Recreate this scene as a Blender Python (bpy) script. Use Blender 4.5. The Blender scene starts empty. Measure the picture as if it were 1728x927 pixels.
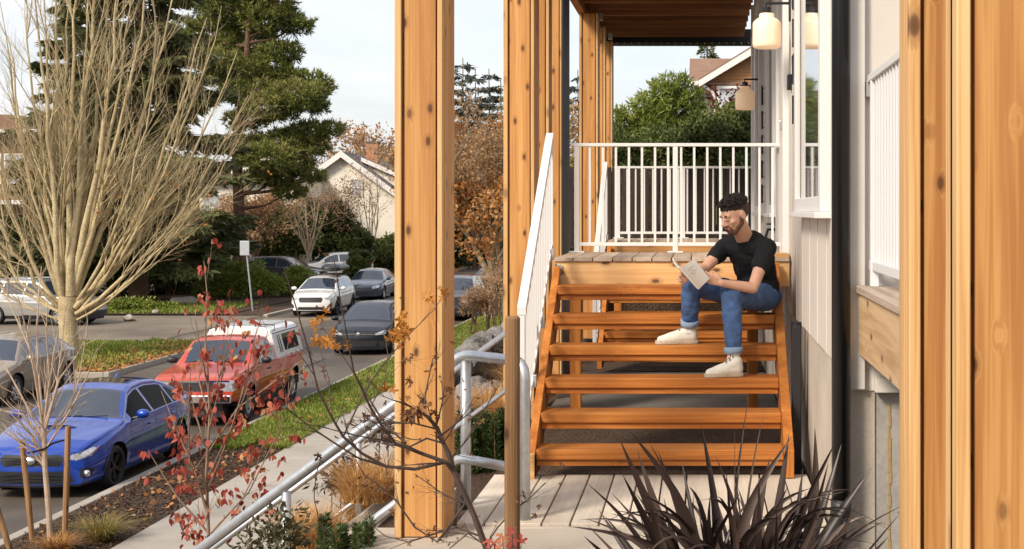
import bpy, bmesh, math, random
import numpy as np
from mathutils import Vector, Matrix
R = math.radians
E = 4.3; FPX = 2500.0; VX = 1180.0; VY = 356.0
rng = np.random.default_rng(7)
random.seed(7)
C = bpy.context.scene.collection
def P(px, py, Y):
    return Vector(((px-VX)*Y/FPX, Y, E-(py-VY)*Y/FPX))

# ---------------------------------------------------------------- objects
def tag(o, label=None, cat=None, group=None, kind=None):
    if label: o['label'] = label
    if cat: o['category'] = cat
    if group: o['group'] = group
    if kind: o['kind'] = kind
    return o
def thing(name, label, cat, loc=(0, 0, 0), rz=0, group=None):
    o = bpy.data.objects.new(name, None); C.objects.link(o)
    o.empty_display_size = .2
    o.location = loc; o.rotation_euler = (0, 0, rz)
    return tag(o, label, cat, group)
def wm(o):
    m = Matrix.Identity(4)
    while o is not None:
        m = (Matrix.Translation(o.location) @ o.rotation_euler.to_matrix().to_4x4()) @ m
        o = o.parent
    return m
def link_mesh(name, me, mat, parent=None, smooth=False, bevel=0, world=True):
    o = bpy.data.objects.new(name, me); C.objects.link(o)
    if mat is not None: me.materials.append(mat)
    if parent is not None:
        o.parent = parent
        if world: me.transform(wm(parent).inverted())
    if smooth:
        me.polygons.foreach_set('use_smooth', [True]*len(me.polygons))
    if bevel:
        b = o.modifiers.new('bev', 'BEVEL'); b.width = bevel; b.segments = 2; b.limit_method = 'ANGLE'; b.angle_limit = R(40)
    return o
def copy_tree(o, parent=None, off=None):
    c = o.copy(); C.objects.link(c); c.parent = parent
    if off is not None: c.location = Vector(o.location)+Vector(off)
    for ch in list(o.children): copy_tree(ch, c)
    return c

class MB:
    def __init__(s): s.v = []; s.f = []
    def add(s, vs, fs):
        n = len(s.v); s.v += [tuple(p) for p in vs]; s.f += [tuple(i+n for i in f) for f in fs]; return s
    def box(s, x0, x1, y0, y1, z0, z1, M=None):
        vs = [Vector(p) for p in ((x0,y0,z0),(x1,y0,z0),(x1,y1,z0),(x0,y1,z0),(x0,y0,z1),(x1,y0,z1),(x1,y1,z1),(x0,y1,z1))]
        if M is not None: vs = [M @ p for p in vs]
        return s.add(vs, [(0,3,2,1),(4,5,6,7),(0,1,5,4),(1,2,6,5),(2,3,7,6),(3,0,4,7)])
    def prism(s, poly, axis, a0, a1):
        # poly: 2d points, extruded along axis ('x': (y,z), 'y': (x,z), 'z': (x,y))
        n = len(poly)
        def pt(p, a): return {'x': (a, p[0], p[1]), 'y': (p[0], a, p[1]), 'z': (p[0], p[1], a)}[axis]
        vs = [pt(p, a0) for p in poly]+[pt(p, a1) for p in poly]
        return s.add(vs, [tuple(range(n))[::-1], tuple(range(n, 2*n))]+[(i, (i+1) % n, n+(i+1) % n, n+i) for i in range(n)])
    def tube(s, pts, rad, n=6, cap=True, fx=1.0):
        pts = [Vector(p) for p in pts]
        if not hasattr(rad, '__len__'): rad = [rad]*len(pts)
        base = len(s.v); k = len(pts)
        ref = None
        for i, p in enumerate(pts):
            t = (pts[min(i+1, k-1)]-pts[max(i-1, 0)])
            if t.length < 1e-9: t = Vector((0, 0, 1))
            t.normalize()
            if ref is None:
                ref = t.orthogonal().normalized()
            a = (ref-t*ref.dot(t))
            if a.length < 1e-6: a = t.orthogonal()
            a.normalize(); ref = a; b = t.cross(a)
            for j in range(n):
                th = 2*math.pi*j/n
                s.v.append(tuple(p+(a*math.cos(th)+b*math.sin(th)*fx)*rad[i]))
        for i in range(k-1):
            for j in range(n):
                s.f.append((base+i*n+j, base+i*n+(j+1) % n, base+(i+1)*n+(j+1) % n, base+(i+1)*n+j))
        if cap:
            s.f.append(tuple(base+j for j in range(n))[::-1]); s.f.append(tuple(base+(k-1)*n+j for j in range(n)))
        return s
    def lathe(s, prof, n=24, M=None):   # prof (r,z) around z
        base = len(s.v)
        for r, z in prof:
            for j in range(n):
                th = 2*math.pi*j/n; p = Vector((r*math.cos(th), r*math.sin(th), z))
                s.v.append(tuple(M @ p if M is not None else p))
        for i in range(len(prof)-1):
            for j in range(n):
                s.f.append((base+i*n+j, base+i*n+(j+1) % n, base+(i+1)*n+(j+1) % n, base+(i+1)*n+j))
        return s
    def ell(s, c, rx, ry, rz, M=None, n=16, m=10):
        base = len(s.v); c = Vector(c)
        for i in range(m+1):
            ph = math.pi*i/m
            for j in range(n):
                th = 2*math.pi*j/n
                q = Vector((rx*math.sin(ph)*math.cos(th), ry*math.sin(ph)*math.sin(th), rz*math.cos(ph)))
                if M is not None: q = M @ q
                s.v.append(tuple(c+q))
        for i in range(m):
            for j in range(n):
                s.f.append((base+i*n+j, base+(i+1)*n+j, base+(i+1)*n+(j+1) % n, base+i*n+(j+1) % n))
        return s
    def build(s, name, mat, parent=None, smooth=False, bevel=0, world=True):
        me = bpy.data.meshes.new(name); me.from_pydata(s.v, [], s.f); me.update()
        return link_mesh(name, me, mat, parent, smooth, bevel, world)

def np_mesh(name, V, Fq, mat, parent=None, attr=None, smooth=False, world=True):
    V = np.asarray(V, dtype=np.float32); Fq = np.asarray(Fq, dtype=np.int32)
    me = bpy.data.meshes.new(name)
    me.vertices.add(len(V)); me.vertices.foreach_set('co', V.ravel())
    k = Fq.shape[1]
    me.loops.add(Fq.size); me.loops.foreach_set('vertex_index', Fq.ravel())
    me.polygons.add(len(Fq))
    me.polygons.foreach_set('loop_start', np.arange(0, Fq.size, k, dtype=np.int32))
    me.update(calc_edges=True)
    if attr is not None:
        a = me.attributes.new('rnd', 'FLOAT', 'POINT'); a.data.foreach_set('value', np.asarray(attr, dtype=np.float32))
    me.validate()
    return link_mesh(name, me, mat, parent, smooth, 0, world)

def unit(a): return a/np.maximum(np.linalg.norm(a, axis=1, keepdims=True), 1e-9)
def leaves(name, pts, L, W, mat, parent=None, dirs=None, spread=1.0, rnd=None, world=True):
    pts = np.asarray(pts, dtype=float); N = len(pts)
    d = rng.normal(size=(N, 3))
    if dirs is not None: d = np.asarray(dirs)+spread*d*.6
    d = unit(d); s = unit(np.cross(d, rng.normal(size=(N, 3))))
    l = (L*(.6+.8*rng.random(N)))[:, None]; w = (W*(.6+.8*rng.random(N)))[:, None]
    nrm = np.cross(d, s)
    V = np.empty((N, 4, 3)); V[:, 0] = pts; V[:, 1] = pts+d*l*.45+s*w*.5+nrm*w*.15; V[:, 2] = pts+d*l; V[:, 3] = pts+d*l*.45-s*w*.5+nrm*w*.15
    F_ = np.arange(N*4).reshape(N, 4)
    r = rng.random(N) if rnd is None else np.asarray(rnd)
    return np_mesh(name, V.reshape(-1, 3), F_, mat, parent, np.repeat(r, 4), world=world)

# ---------------------------------------------------------------- materials
def newmat(name):
    m = bpy.data.materials.new(name); m.use_nodes = True
    nt = m.node_tree; b = nt.nodes['Principled BSDF']
    return m, nt, b
def N(nt, t, **kw):
    n = nt.nodes.new(t)
    for k, v in kw.items():
        if k.startswith('i_'):
            n.inputs[k[2:].replace('_', ' ')].default_value = v
        else: setattr(n, k, v)
    return n
def ramp(nt, stops):
    r = nt.nodes.new('ShaderNodeValToRGB'); e = r.color_ramp.elements
    while len(e) < len(stops): e.new(.5)
    for el, (p, c) in zip(e, stops):
        el.position = p; el.color = (c[0], c[1], c[2], 1) if hasattr(c, '__len__') else (c, c, c, 1)
    return r
def coords(nt, scale, rnd=True):
    tc = N(nt, 'ShaderNodeTexCoord'); mp = N(nt, 'ShaderNodeMapping'); mp.inputs['Scale'].default_value = scale
    if rnd:
        oi = N(nt, 'ShaderNodeObjectInfo'); mu = N(nt, 'ShaderNodeMath', operation='MULTIPLY'); mu.inputs[1].default_value = 37.0
        ad = N(nt, 'ShaderNodeVectorMath', operation='ADD')
        nt.links.new(oi.outputs['Random'], mu.inputs[0]); nt.links.new(tc.outputs['Object'], ad.inputs[0]); nt.links.new(mu.outputs[0], ad.inputs[1])
        nt.links.new(ad.outputs[0], mp.inputs['Vector'])
    else: nt.links.new(tc.outputs['Object'], mp.inputs['Vector'])
    return mp
def plain(name, col, rough=.5, metal=0, spec=.5, coat=0, var=0, vscale=5, bump=0, bscale=40, emit=None, estr=0, col2=None):
    m, nt, b = newmat(name)
    b.inputs['Base Color'].default_value = (*col, 1); b.inputs['Roughness'].default_value = rough
    b.inputs['Metallic'].default_value = metal; b.inputs['Specular IOR Level'].default_value = spec
    b.inputs['Coat Weight'].default_value = coat; b.inputs['Coat Roughness'].default_value = .03
    if var or col2:
        mp = coords(nt, (1, 1, 1)); n = N(nt, 'ShaderNodeTexNoise', i_Scale=vscale, i_Detail=6.0, i_Roughness=.6)
        nt.links.new(mp.outputs[0], n.inputs['Vector'])
        c2 = col2 or tuple(min(1, x*(1+var)) for x in col); c1 = col if col2 else tuple(x*(1-var) for x in col)
        r = ramp(nt, [(.3, c1), (.7, c2)]); nt.links.new(n.outputs[0], r.inputs[0]); nt.links.new(r.outputs[0], b.inputs['Base Color'])
    if bump:
        mp2 = coords(nt, (1, 1, 1)); n2 = N(nt, 'ShaderNodeTexNoise', i_Scale=bscale, i_Detail=5.0)
        bp = N(nt, 'ShaderNodeBump'); bp.inputs['Strength'].default_value = bump; bp.inputs['Distance'].default_value = .02
        nt.links.new(mp2.outputs[0], n2.inputs['Vector']); nt.links.new(n2.outputs[0], bp.inputs['Height']); nt.links.new(bp.outputs[0], b.inputs['Normal'])
    if emit:
        b.inputs['Emission Color'].default_value = (*emit, 1); b.inputs['Emission Strength'].default_value = estr
    return m
def wood(name, axis, cols, across=9, along=.5, knots=True, rough=.55, kscale=1.0, fine=.3):
    m, nt, b = newmat(name); b.inputs['Roughness'].default_value = rough; b.inputs['Specular IOR Level'].default_value = .35
    def sc(a, l): return tuple(l if i == 'xyz'.index(axis) else a for i in range(3))
    mp = coords(nt, sc(across, along)); no = N(nt, 'ShaderNodeTexNoise', i_Scale=1.0, i_Detail=5.0, i_Roughness=.55, i_Distortion=.5)
    nt.links.new(mp.outputs[0], no.inputs['Vector'])
    # knots
    # knots: cells in the plane of the board, so each one runs through it like a branch
    mk = coords(nt, (1, 1, 1)); sp = N(nt, 'ShaderNodeSeparateXYZ'); nt.links.new(mk.outputs[0], sp.inputs[0])
    ia, ib, iv = {'x': (1, 2, 0), 'y': (0, 2, 1), 'z': (0, 1, 2)}[axis]
    su = N(nt, 'ShaderNodeMath', operation='ADD'); nt.links.new(sp.outputs[ia], su.inputs[0]); nt.links.new(sp.outputs[ib], su.inputs[1])
    m1 = N(nt, 'ShaderNodeMath', operation='MULTIPLY'); m1.inputs[1].default_value = 5.2*kscale; nt.links.new(su.outputs[0], m1.inputs[0])
    m2 = N(nt, 'ShaderNodeMath', operation='MULTIPLY'); m2.inputs[1].default_value = 2.6*kscale; nt.links.new(sp.outputs[iv], m2.inputs[0])
    cb = N(nt, 'ShaderNodeCombineXYZ'); nt.links.new(m1.outputs[0], cb.inputs[0]); nt.links.new(m2.outputs[0], cb.inputs[1])
    vo = N(nt, 'ShaderNodeTexVoronoi', voronoi_dimensions='2D', i_Scale=1.0, i_Randomness=1.0); nt.links.new(cb.outputs[0], vo.inputs['Vector'])
    # fine growth lines, pulled round the knots
    mf = coords(nt, sc(across*3.2, along*.9)); ad = N(nt, 'ShaderNodeVectorMath', operation='ADD'); nt.links.new(mf.outputs[0], ad.inputs[0])
    kr = ramp(nt, [(0, 1.0), (.20, 0.0)]); nt.links.new(vo.outputs['Distance'], kr.inputs[0])
    km = N(nt, 'ShaderNodeVectorMath', operation='SCALE'); km.inputs['Scale'].default_value = .4
    nt.links.new(kr.outputs[0], km.inputs[0]); nt.links.new(km.outputs[0], ad.inputs[1])
    nf = N(nt, 'ShaderNodeTexNoise', i_Scale=1.0, i_Detail=3.0, i_Distortion=.3); nt.links.new(ad.outputs[0], nf.inputs['Vector'])
    wv = N(nt, 'ShaderNodeMath', operation='MULTIPLY'); wv.inputs[1].default_value = 34.0
    sn = N(nt, 'ShaderNodeMath', operation='SINE'); nt.links.new(nf.outputs[0], wv.inputs[0]); nt.links.new(wv.outputs[0], sn.inputs[0])
    sm = N(nt, 'ShaderNodeMath', operation='MULTIPLY_ADD'); sm.inputs[1].default_value = .5*fine*.5; sm.inputs[2].default_value = 0
    nt.links.new(sn.outputs[0], sm.inputs[0])
    s2 = N(nt, 'ShaderNodeMath', operation='ADD'); nt.links.new(no.outputs[0], s2.inputs[0]); nt.links.new(sm.outputs[0], s2.inputs[1])
    r = ramp(nt, [(.28, cols[0]), (.5, cols[1]), (.72, cols[2])]); nt.links.new(s2.outputs[0], r.inputs[0])
    oi = N(nt, 'ShaderNodeObjectInfo'); hv = N(nt, 'ShaderNodeHueSaturation')
    mr = N(nt, 'ShaderNodeMapRange'); mr.inputs['To Min'].default_value = .86; mr.inputs['To Max'].default_value = 1.1
    nt.links.new(oi.outputs['Random'], mr.inputs['Value']); nt.links.new(mr.outputs[0], hv.inputs['Value']); nt.links.new(r.outputs[0], hv.inputs['Color'])
    out = hv
    if knots:
        k1 = ramp(nt, [(.0, (1, 1, 1)), (.06, (.9, .9, .9)), (.095, (.3, .3, .3)), (.18, (0, 0, 0))]); nt.links.new(vo.outputs['Distance'], k1.inputs[0])
        mx = N(nt, 'ShaderNodeMixRGB'); mx.inputs['Color2'].default_value = (*[c*.28 for c in (cols[0][0]*.9, cols[0][1]*.75, cols[0][2]*.8)], 1)
        gt = N(nt, 'ShaderNodeMapRange'); gt.inputs['From Min'].default_value = .22; gt.inputs['From Max'].default_value = .55; nt.links.new(vo.outputs['Color'], gt.inputs['Value'])
        kk = N(nt, 'ShaderNodeMath', operation='MULTIPLY'); nt.links.new(k1.outputs[0], kk.inputs[0]); nt.links.new(gt.outputs[0], kk.inputs[1])
        nt.links.new(kk.outputs[0], mx.inputs['Fac']); nt.links.new(hv.outputs[0], mx.inputs['Color1']); out = mx
    nt.links.new(out.outputs[0], b.inputs['Base Color'])
    bp = N(nt, 'ShaderNodeBump'); bp.inputs['Strength'].default_value = .25; bp.inputs['Distance'].default_value = .004
    nt.links.new(s2.outputs[0], bp.inputs['Height']); nt.links.new(bp.outputs[0], b.inputs['Normal'])
    return m
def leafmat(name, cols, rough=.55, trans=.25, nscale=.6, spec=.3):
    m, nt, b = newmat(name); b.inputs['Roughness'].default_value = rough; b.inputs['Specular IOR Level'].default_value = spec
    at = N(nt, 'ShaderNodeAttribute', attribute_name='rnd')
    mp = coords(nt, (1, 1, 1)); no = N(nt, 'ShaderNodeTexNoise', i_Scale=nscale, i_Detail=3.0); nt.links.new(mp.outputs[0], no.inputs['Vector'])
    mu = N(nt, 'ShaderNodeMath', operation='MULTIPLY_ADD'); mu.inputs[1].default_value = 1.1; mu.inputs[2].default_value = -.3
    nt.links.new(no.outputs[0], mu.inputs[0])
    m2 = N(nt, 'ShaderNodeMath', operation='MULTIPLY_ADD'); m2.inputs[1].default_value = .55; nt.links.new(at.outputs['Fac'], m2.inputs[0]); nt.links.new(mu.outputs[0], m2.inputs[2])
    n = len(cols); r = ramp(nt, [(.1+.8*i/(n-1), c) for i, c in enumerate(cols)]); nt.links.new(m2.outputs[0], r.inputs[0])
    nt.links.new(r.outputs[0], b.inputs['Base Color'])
    if trans:
        tr = N(nt, 'ShaderNodeBsdfTranslucent'); nt.links.new(r.outputs[0], tr.inputs['Color'])
        mx = N(nt, 'ShaderNodeMixShader'); mx.inputs[0].default_value = trans
        nt.links.new(b.outputs[0], mx.inputs[1]); nt.links.new(tr.outputs[0], mx.inputs[2])
        nt.links.new(mx.outputs[0], nt.nodes['Material Output'].inputs['Surface'])
    return m
def multi(name, stops, scale=3, scale2=60, mixf=.35, rough=.85, bump=.3, bscale=50, bdist=.01, spec=.3):
    """large patches times fine grain"""
    m, nt, b = newmat(name); b.inputs['Roughness'].default_value = rough; b.inputs['Specular IOR Level'].default_value = spec
    mp = coords(nt, (1, 1, 1)); n1 = N(nt, 'ShaderNodeTexNoise', i_Scale=scale, i_Detail=7.0, i_Roughness=.62); n2 = N(nt, 'ShaderNodeTexNoise', i_Scale=scale2, i_Detail=4.0)
    nt.links.new(mp.outputs[0], n1.inputs['Vector']); nt.links.new(mp.outputs[0], n2.inputs['Vector'])
    mx = N(nt, 'ShaderNodeMixRGB'); mx.inputs['Fac'].default_value = mixf
    nt.links.new(n1.outputs[0], mx.inputs['Color1']); nt.links.new(n2.outputs[0], mx.inputs['Color2'])
    k = len(stops); r = ramp(nt, [(.3+.4*i/(k-1), c) for i, c in enumerate(stops)]); nt.links.new(mx.outputs[0], r.inputs[0]); nt.links.new(r.outputs[0], b.inputs['Base Color'])
    if bump:
        bp = N(nt, 'ShaderNodeBump'); bp.inputs['Strength'].default_value = bump; bp.inputs['Distance'].default_value = bdist
        n3 = N(nt, 'ShaderNodeTexNoise', i_Scale=bscale, i_Detail=6.0); nt.links.new(mp.outputs[0], n3.inputs['Vector'])
        nt.links.new(n3.outputs[0], bp.inputs['Height']); nt.links.new(bp.outputs[0], b.inputs['Normal'])
    return m
cedar = [(.40, .165, .045), (.53, .25, .077), (.64, .345, .12)]
cedar_l = [(.50, .26, .095), (.62, .36, .15), (.70, .45, .21)]
stain = [(.28, .082, .013), (.43, .145, .024), (.54, .215, .045)]
M = dict(
    post=wood('cedar post', 'z', cedar, kscale=1.25), postl=wood('cedar batten', 'z', cedar_l, kscale=.8),
    big=wood('cedar near post', 'z', cedar, across=7, kscale=1.5, fine=.42), bigl=wood('cedar near batten', 'z', cedar_l, across=8, kscale=.9, fine=.42),
    tread=wood('stained tread', 'x', stain, across=8, knots=False), string=wood('stained stringer', 'z', stain, across=8, knots=False),
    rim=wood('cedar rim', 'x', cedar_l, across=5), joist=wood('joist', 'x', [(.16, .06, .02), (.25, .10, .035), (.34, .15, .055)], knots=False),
    deck=wood('grey deck board', 'y', [(.47, .39, .31), (.56, .48, .39), (.63, .55, .46)], across=6, knots=False, rough=.7),
    deckx=wood('grey brown deck board', 'y', [(.34, .25, .18), (.44, .34, .26), (.52, .42, .33)], across=10, knots=False, rough=.7),
    ply=wood('plywood', 'y', [(.42, .25, .12), (.56, .37, .2), (.62, .44, .26)], across=4),
    stake=wood('round stake', 'z', [(.14, .065, .025), (.25, .135, .06), (.36, .21, .10)], across=14, rough=.8),
    white=plain('white railing paint', (.68, .67, .66), .4), whitew=plain('white trim', (.66, .61, .55), .5, var=.03),
    siding=plain('cream siding', (.60, .545, .485), .55, var=.04, vscale=1.2), panel=plain('pale panel siding', (.60, .545, .49), .55, var=.03),
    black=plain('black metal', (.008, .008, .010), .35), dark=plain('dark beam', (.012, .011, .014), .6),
    galv=plain('galvanised steel', (.52, .54, .57), .42, metal=.75, var=.12, vscale=25),
    concrete=multi('concrete', [(.22, .20, .175), (.33, .305, .275), (.42, .39, .35)], 2.5, 40, .3),
    slab=multi('landing concrete', [(.36, .31, .25), (.46, .40, .33), (.54, .48, .40)], 2.0, 60, .3),
    walk=multi('sidewalk concrete', [(.30, .26, .22), (.38, .34, .29), (.46, .41, .36)], 1.2, 40, .3),
    asphalt=multi('asphalt', [(.045, .036, .028), (.11, .09, .07), (.19, .157, .12)], .45, 30, .35, rough=.62, bump=.5, bscale=60),
    soil=multi('mulch soil', [(.03, .018, .011), (.075, .045, .028), (.15, .09, .055)], 9, 55, .6, rough=.95, bump=1, bscale=40, bdist=.05),
    grassbase=multi('turf', [(.05, .075, .012), (.10, .14, .02), (.16, .20, .035)], 2, 40, .5, rough=.95, bump=1, bscale=60, bdist=.04),
    ground=multi('far ground', [(.10, .07, .03), (.14, .13, .05), (.24, .13, .05)], .3, 9, .5, rough=.95, bump=.4),
    rock=multi('grey rock', [(.07, .065, .06), (.19, .175, .16), (.36, .34, .31)], 2.2, 18, .45, rough=.9, bump=1, bscale=9, bdist=.06),
    bark=multi('pale bark', [(.26, .19, .105), (.46, .365, .205), (.62, .52, .32)], 4, 30, .4, rough=.9, bump=.8, bscale=22, bdist=.03),
    barkb=multi('brown bark', [(.05, .028, .018), (.13, .075, .045), (.24, .15, .10)], 5, 26, .5, rough=.95, bump=1, bscale=18, bdist=.05),
    twigd=plain('dark twig', (.055, .032, .024), .7, var=.3, vscale=20), twigp=plain('pale twig', (.42, .31, .22), .7, var=.2, vscale=12),
    glass=plain('dark glass', (.025, .034, .052), .05, spec=.8, coat=.6), wglass=plain('window pane', (.04, .05, .055), .03, spec=1.0, metal=.85, col2=(.62, .64, .66), vscale=.2),
    rubber=plain('tyre rubber', (.014, .014, .014), .75), alu=plain('silver alloy', (.62, .62, .63), .3, metal=.8),
    alud=plain('dark alloy', (.03, .03, .033), .35, metal=.5), plast=plain('black plastic', (.018, .018, .02), .5),
    chrome=plain('chrome', (.75, .75, .77), .12, metal=1), lamp=plain('headlamp lens', (.55, .56, .58), .12, metal=.45, coat=.8, var=.35, vscale=14),
    amber=plain('amber lens', (.55, .12, .01), .2, coat=.5), redl=plain('tail lens', (.45, .015, .01), .15, coat=.7),
    drive=multi('driveway asphalt', [(.11, .09, .07), (.19, .155, .12), (.28, .235, .18)], .35, 20, .3, rough=.75, bump=.3),
    plate=plain('plate face', (.72, .72, .70), .4),
)
# ---------------------------------------------------------------- camera, sky, sun
sc = bpy.context.scene
cam_d = bpy.data.cameras.new('camera'); cam = bpy.data.objects.new('camera', cam_d); C.objects.link(cam)
cam.location = (0, 0, E); cam.rotation_euler = (R(90), 0, 0)
cam_d.sensor_width = 36; cam_d.lens = 36*FPX/1728; cam_d.shift_x = (864-VX)/1728; cam_d.shift_y = -(463.5-VY)/1728
cam_d.clip_start = .05; cam_d.clip_end = 3000; sc.camera = cam
sc.view_settings.view_transform = 'Standard'; sc.view_settings.look = 'None'; sc.view_settings.exposure = .66; sc.view_settings.gamma = 1
SUN_EL = 38; SUN_AZ = (-.62, -.78)      # where the sun stands, seen from above
w = bpy.data.worlds.new('World'); sc.world = w; w.use_nodes = True; nt = w.node_tree
bg = nt.nodes['Background']; bg.inputs['Strength'].default_value = .13
sky = N(nt, 'ShaderNodeTexSky'); sky.sky_type = 'NISHITA'; sky.sun_disc = False
sky.sun_elevation = R(SUN_EL); sky.sun_rotation = math.atan2(SUN_AZ[0], SUN_AZ[1]); sky.air_density = 1.0; sky.dust_density = 2.5
tc = N(nt, 'ShaderNodeTexCoord'); mp = N(nt, 'ShaderNodeMapping'); mp.inputs['Scale'].default_value = (1.2, 1.2, 4.5); mp.inputs['Location'].default_value = (.3, .1, .2)
no = N(nt, 'ShaderNodeTexNoise', i_Scale=1.7, i_Detail=7.0, i_Roughness=.55, i_Distortion=.4)
nt.links.new(tc.outputs['Generated'], mp.inputs['Vector']); nt.links.new(mp.outputs[0], no.inputs['Vector'])
cr = ramp(nt, [(.36, (.30, .30, .30)), (.62, (1, 1, 1))]); nt.links.new(no.outputs[0], cr.inputs[0])
mx = N(nt, 'ShaderNodeMixRGB'); mx.inputs['Color2'].default_value = (5.2, 5.2, 5.35, 1)
nt.links.new(cr.outputs[0], mx.inputs['Fac']); nt.links.new(sky.outputs[0], mx.inputs['Color1']); nt.links.new(mx.outputs[0], bg.inputs['Color'])
sd = bpy.data.lights.new('sun', 'SUN'); sd.energy = 2.7; sd.angle = R(14); sd.color = (1, .9, .76)
so = bpy.data.objects.new('sun', sd); C.objects.link(so)
dv = Vector((SUN_AZ[0]*math.cos(R(SUN_EL)), SUN_AZ[1]*math.cos(R(SUN_EL)), math.sin(R(SUN_EL))))
so.rotation_euler = dv.to_track_quat('Z', 'Y').to_euler(); so.location = (-20, -20, 30)

# ---------------------------------------------------------------- ground, street, pavement
def struct(o, label=None):
    o['kind'] = 'structure'
    if label: o['label'] = label
    return o
def sheet(name, x0, x1, y0, y1, z, mat, nx=1, ny=1):
    mb = MB()
    for i in range(nx+1):
        for j in range(ny+1): mb.v.append((x0+(x1-x0)*i/nx, y0+(y1-y0)*j/ny, z))
    for i in range(nx):
        for j in range(ny):
            a = i*(ny+1)+j; mb.f.append((a, a+ny+1, a+ny+2, a+1))
    return struct(mb.build(name, mat))
sheet('ground', -1500, 1500, -300, 2500, -.02, M['ground'])
sheet('street', -17.4, -8.9, -20, 300, 0.0, M['asphalt'])
# driveways crossing the far verge
sheet('driveway', -40, -17.55, 47.5, 59.5, .09, M['drive'])
sheet('driveway', -40, -17.4, 76, 92, .09, M['drive'])
struct(MB().box(-8.9, -8.72, -5, 300, -.05, .125).build('kerb', M['walk'], bevel=.02))
for a, b in ((-5, 47.3), (59.7, 75.8), (92.2, 300)):
    struct(MB().box(-17.58, -17.4, a, b, -.05, .125).build('kerb', M['walk'], bevel=.02))
sheet('planting_strip', -8.72, -7.27, -5, 300, .11, M['soil'])
sheet('far_verge', -19.6, -17.58, -5, 47.3, .10, M['soil'])
sheet('far_verge', -19.6, -17.58, 59.7, 75.8, .10, M['soil'])
sheet('far_garden', -60, -21.2, -5, 47.3, .11, M['soil']); sheet('far_garden', -60, -19.0, 59.7, 75.8, .13, M['soil'])
sheet('far_sidewalk', -21.2, -19.6, -5, 47.3, .115, M['walk'])
mb = MB(); y = 2.0
while y < 120:
    mb.box(-7.27, -4.75, y, y+1.52, -.05, .13); y += 1.535
struct(mb.build('sidewalk', M['walk'], bevel=.008))
for a, b in ((47.3, 59.7), (75.8, 92.2)):
    struct(MB().add([(-17.4, a, .004), (-17.4, b, .004), (-17.58, b, .092), (-17.58, a, .092)], [(0, 1, 2, 3)]).build('driveway_apron', M['drive']))
sheet('far_verge', -17.4, -15.35, 38.3, 47.3, .135, M['soil'])
struct(MB().box(-15.35, -15.2, 38.15, 47.45, -.05, .14).build('kerb', M['walk'], bevel=.02)); struct(MB().box(-17.4, -15.352, 38.15, 38.29, -.05, .14).build('kerb', M['walk'], bevel=.02))
sheet('driveway', -17.4, -14.6, 47.5, 59.5, .004, M['drive'])
# turf strip beside the kerb
tsheet = sheet('turf_base', -8.72, -7.27, 26.4, 75, .125, M['grassbase'])
n = 60000
yy = 26.0+47*rng.random(n)**1.9; xx = -8.70+1.44*rng.random(n)
edge = 25.9+.8*np.sin(xx*7)+.5*rng.random(n); yy = np.maximum(yy, edge)
pts = np.stack([xx, yy, np.full(n, .12)], 1)
M['turf'] = leafmat('turf blades', [(.075, .115, .014), (.16, .22, .028), (.26, .30, .055), (.34, .32, .10)], nscale=1.2)
tag(leaves('turf', pts, .085, .03, M['turf'], dirs=np.tile([0, 0, 1.0], (n, 1)), spread=.9), 'green lawn strip between the kerb and the sidewalk', kind='stuff')
# turf far side
n = 26000
pts = np.concatenate([np.stack([-19.55+1.9*rng.random(n//2), 40.5+6.2*rng.random(n//2), np.full(n//2, .1)], 1),
                      np.stack([-30+10.3*rng.random(n//2), 60.2+6.5*rng.random(n//2), np.full(n//2, .12)], 1), np.stack([-17.35+1.95*rng.random(2600)**2.2, 38.4+8.8*rng.random(2600), np.full(2600, .13)], 1)])
tag(leaves('verge_grass', pts, .14, .05, M['turf'], dirs=np.tile([0, 0, 1.0], (len(pts), 1)), spread=.8), 'green grass and ground cover on the far verge', kind='stuff')
# fallen leaves
M['fallen'] = leafmat('fallen leaves', [(.16, .07, .03), (.34, .16, .06), (.48, .20, .05), (.55, .36, .18)], nscale=3, trans=.1)
a = np.concatenate([np.stack([-17.4+2.15*rng.random(3600), 38.2+9.0*rng.random(3600), .14+.02*rng.random(3600)], 1), np.stack([-19.5+1.95*rng.random(1500), 33.5+7.5*rng.random(1500), .11+.03*rng.random(1500)], 1)])
b_ = np.stack([-30+13*rng.random(2500), 88+30*rng.random(2500), .05+.05*rng.random(2500)], 1)
c_ = np.stack([-17.3+1.2*rng.random(500)**2, 28+19*rng.random(500), .02+.02*rng.random(500)], 1)
d_ = np.stack([-8.7+1.4*rng.random(160), 19+8*rng.random(160), .15+.02*rng.random(160)], 1)
e_ = np.stack([-13+9*rng.random(5500), 100+55*rng.random(5500), .03+.06*rng.random(5500)], 1)
f_ = np.stack([-8.6+1.3*rng.random(120), 28+30*rng.random(120), .2+.02*rng.random(120)], 1)
allp = np.concatenate([a, b_, c_, d_, e_, f_]); dd = rng.normal(size=(len(allp), 3)); dd[:, 2] *= .25
sz = np.concatenate([np.full(len(a), .12), np.full(len(b_), .3), np.full(len(c_)+len(d_), .10), np.full(len(e_), .3), np.full(len(f_), .09)])
tag(leaves('fallen_leaves', allp, sz, sz*.7, M['fallen'], dirs=dd, spread=.2), 'brown and orange leaves fallen on verges and gutters', kind='stuff')
# painted / tar marks on asphalt
mb = MB()
for (x0, x1, y0, y1) in ((-10.9, -10.8, 36, 43), (-14.0, -12.4, 24.5, 25.1), (-13.4, -12.6, 40, 41.2)):
    mb.box(x0, x1, y0, y1, .001, .004)
struct(mb.build('street_patch', multi('tar patch', [(.03, .028, .025), (.05, .045, .04)], 3, 30)))
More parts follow.
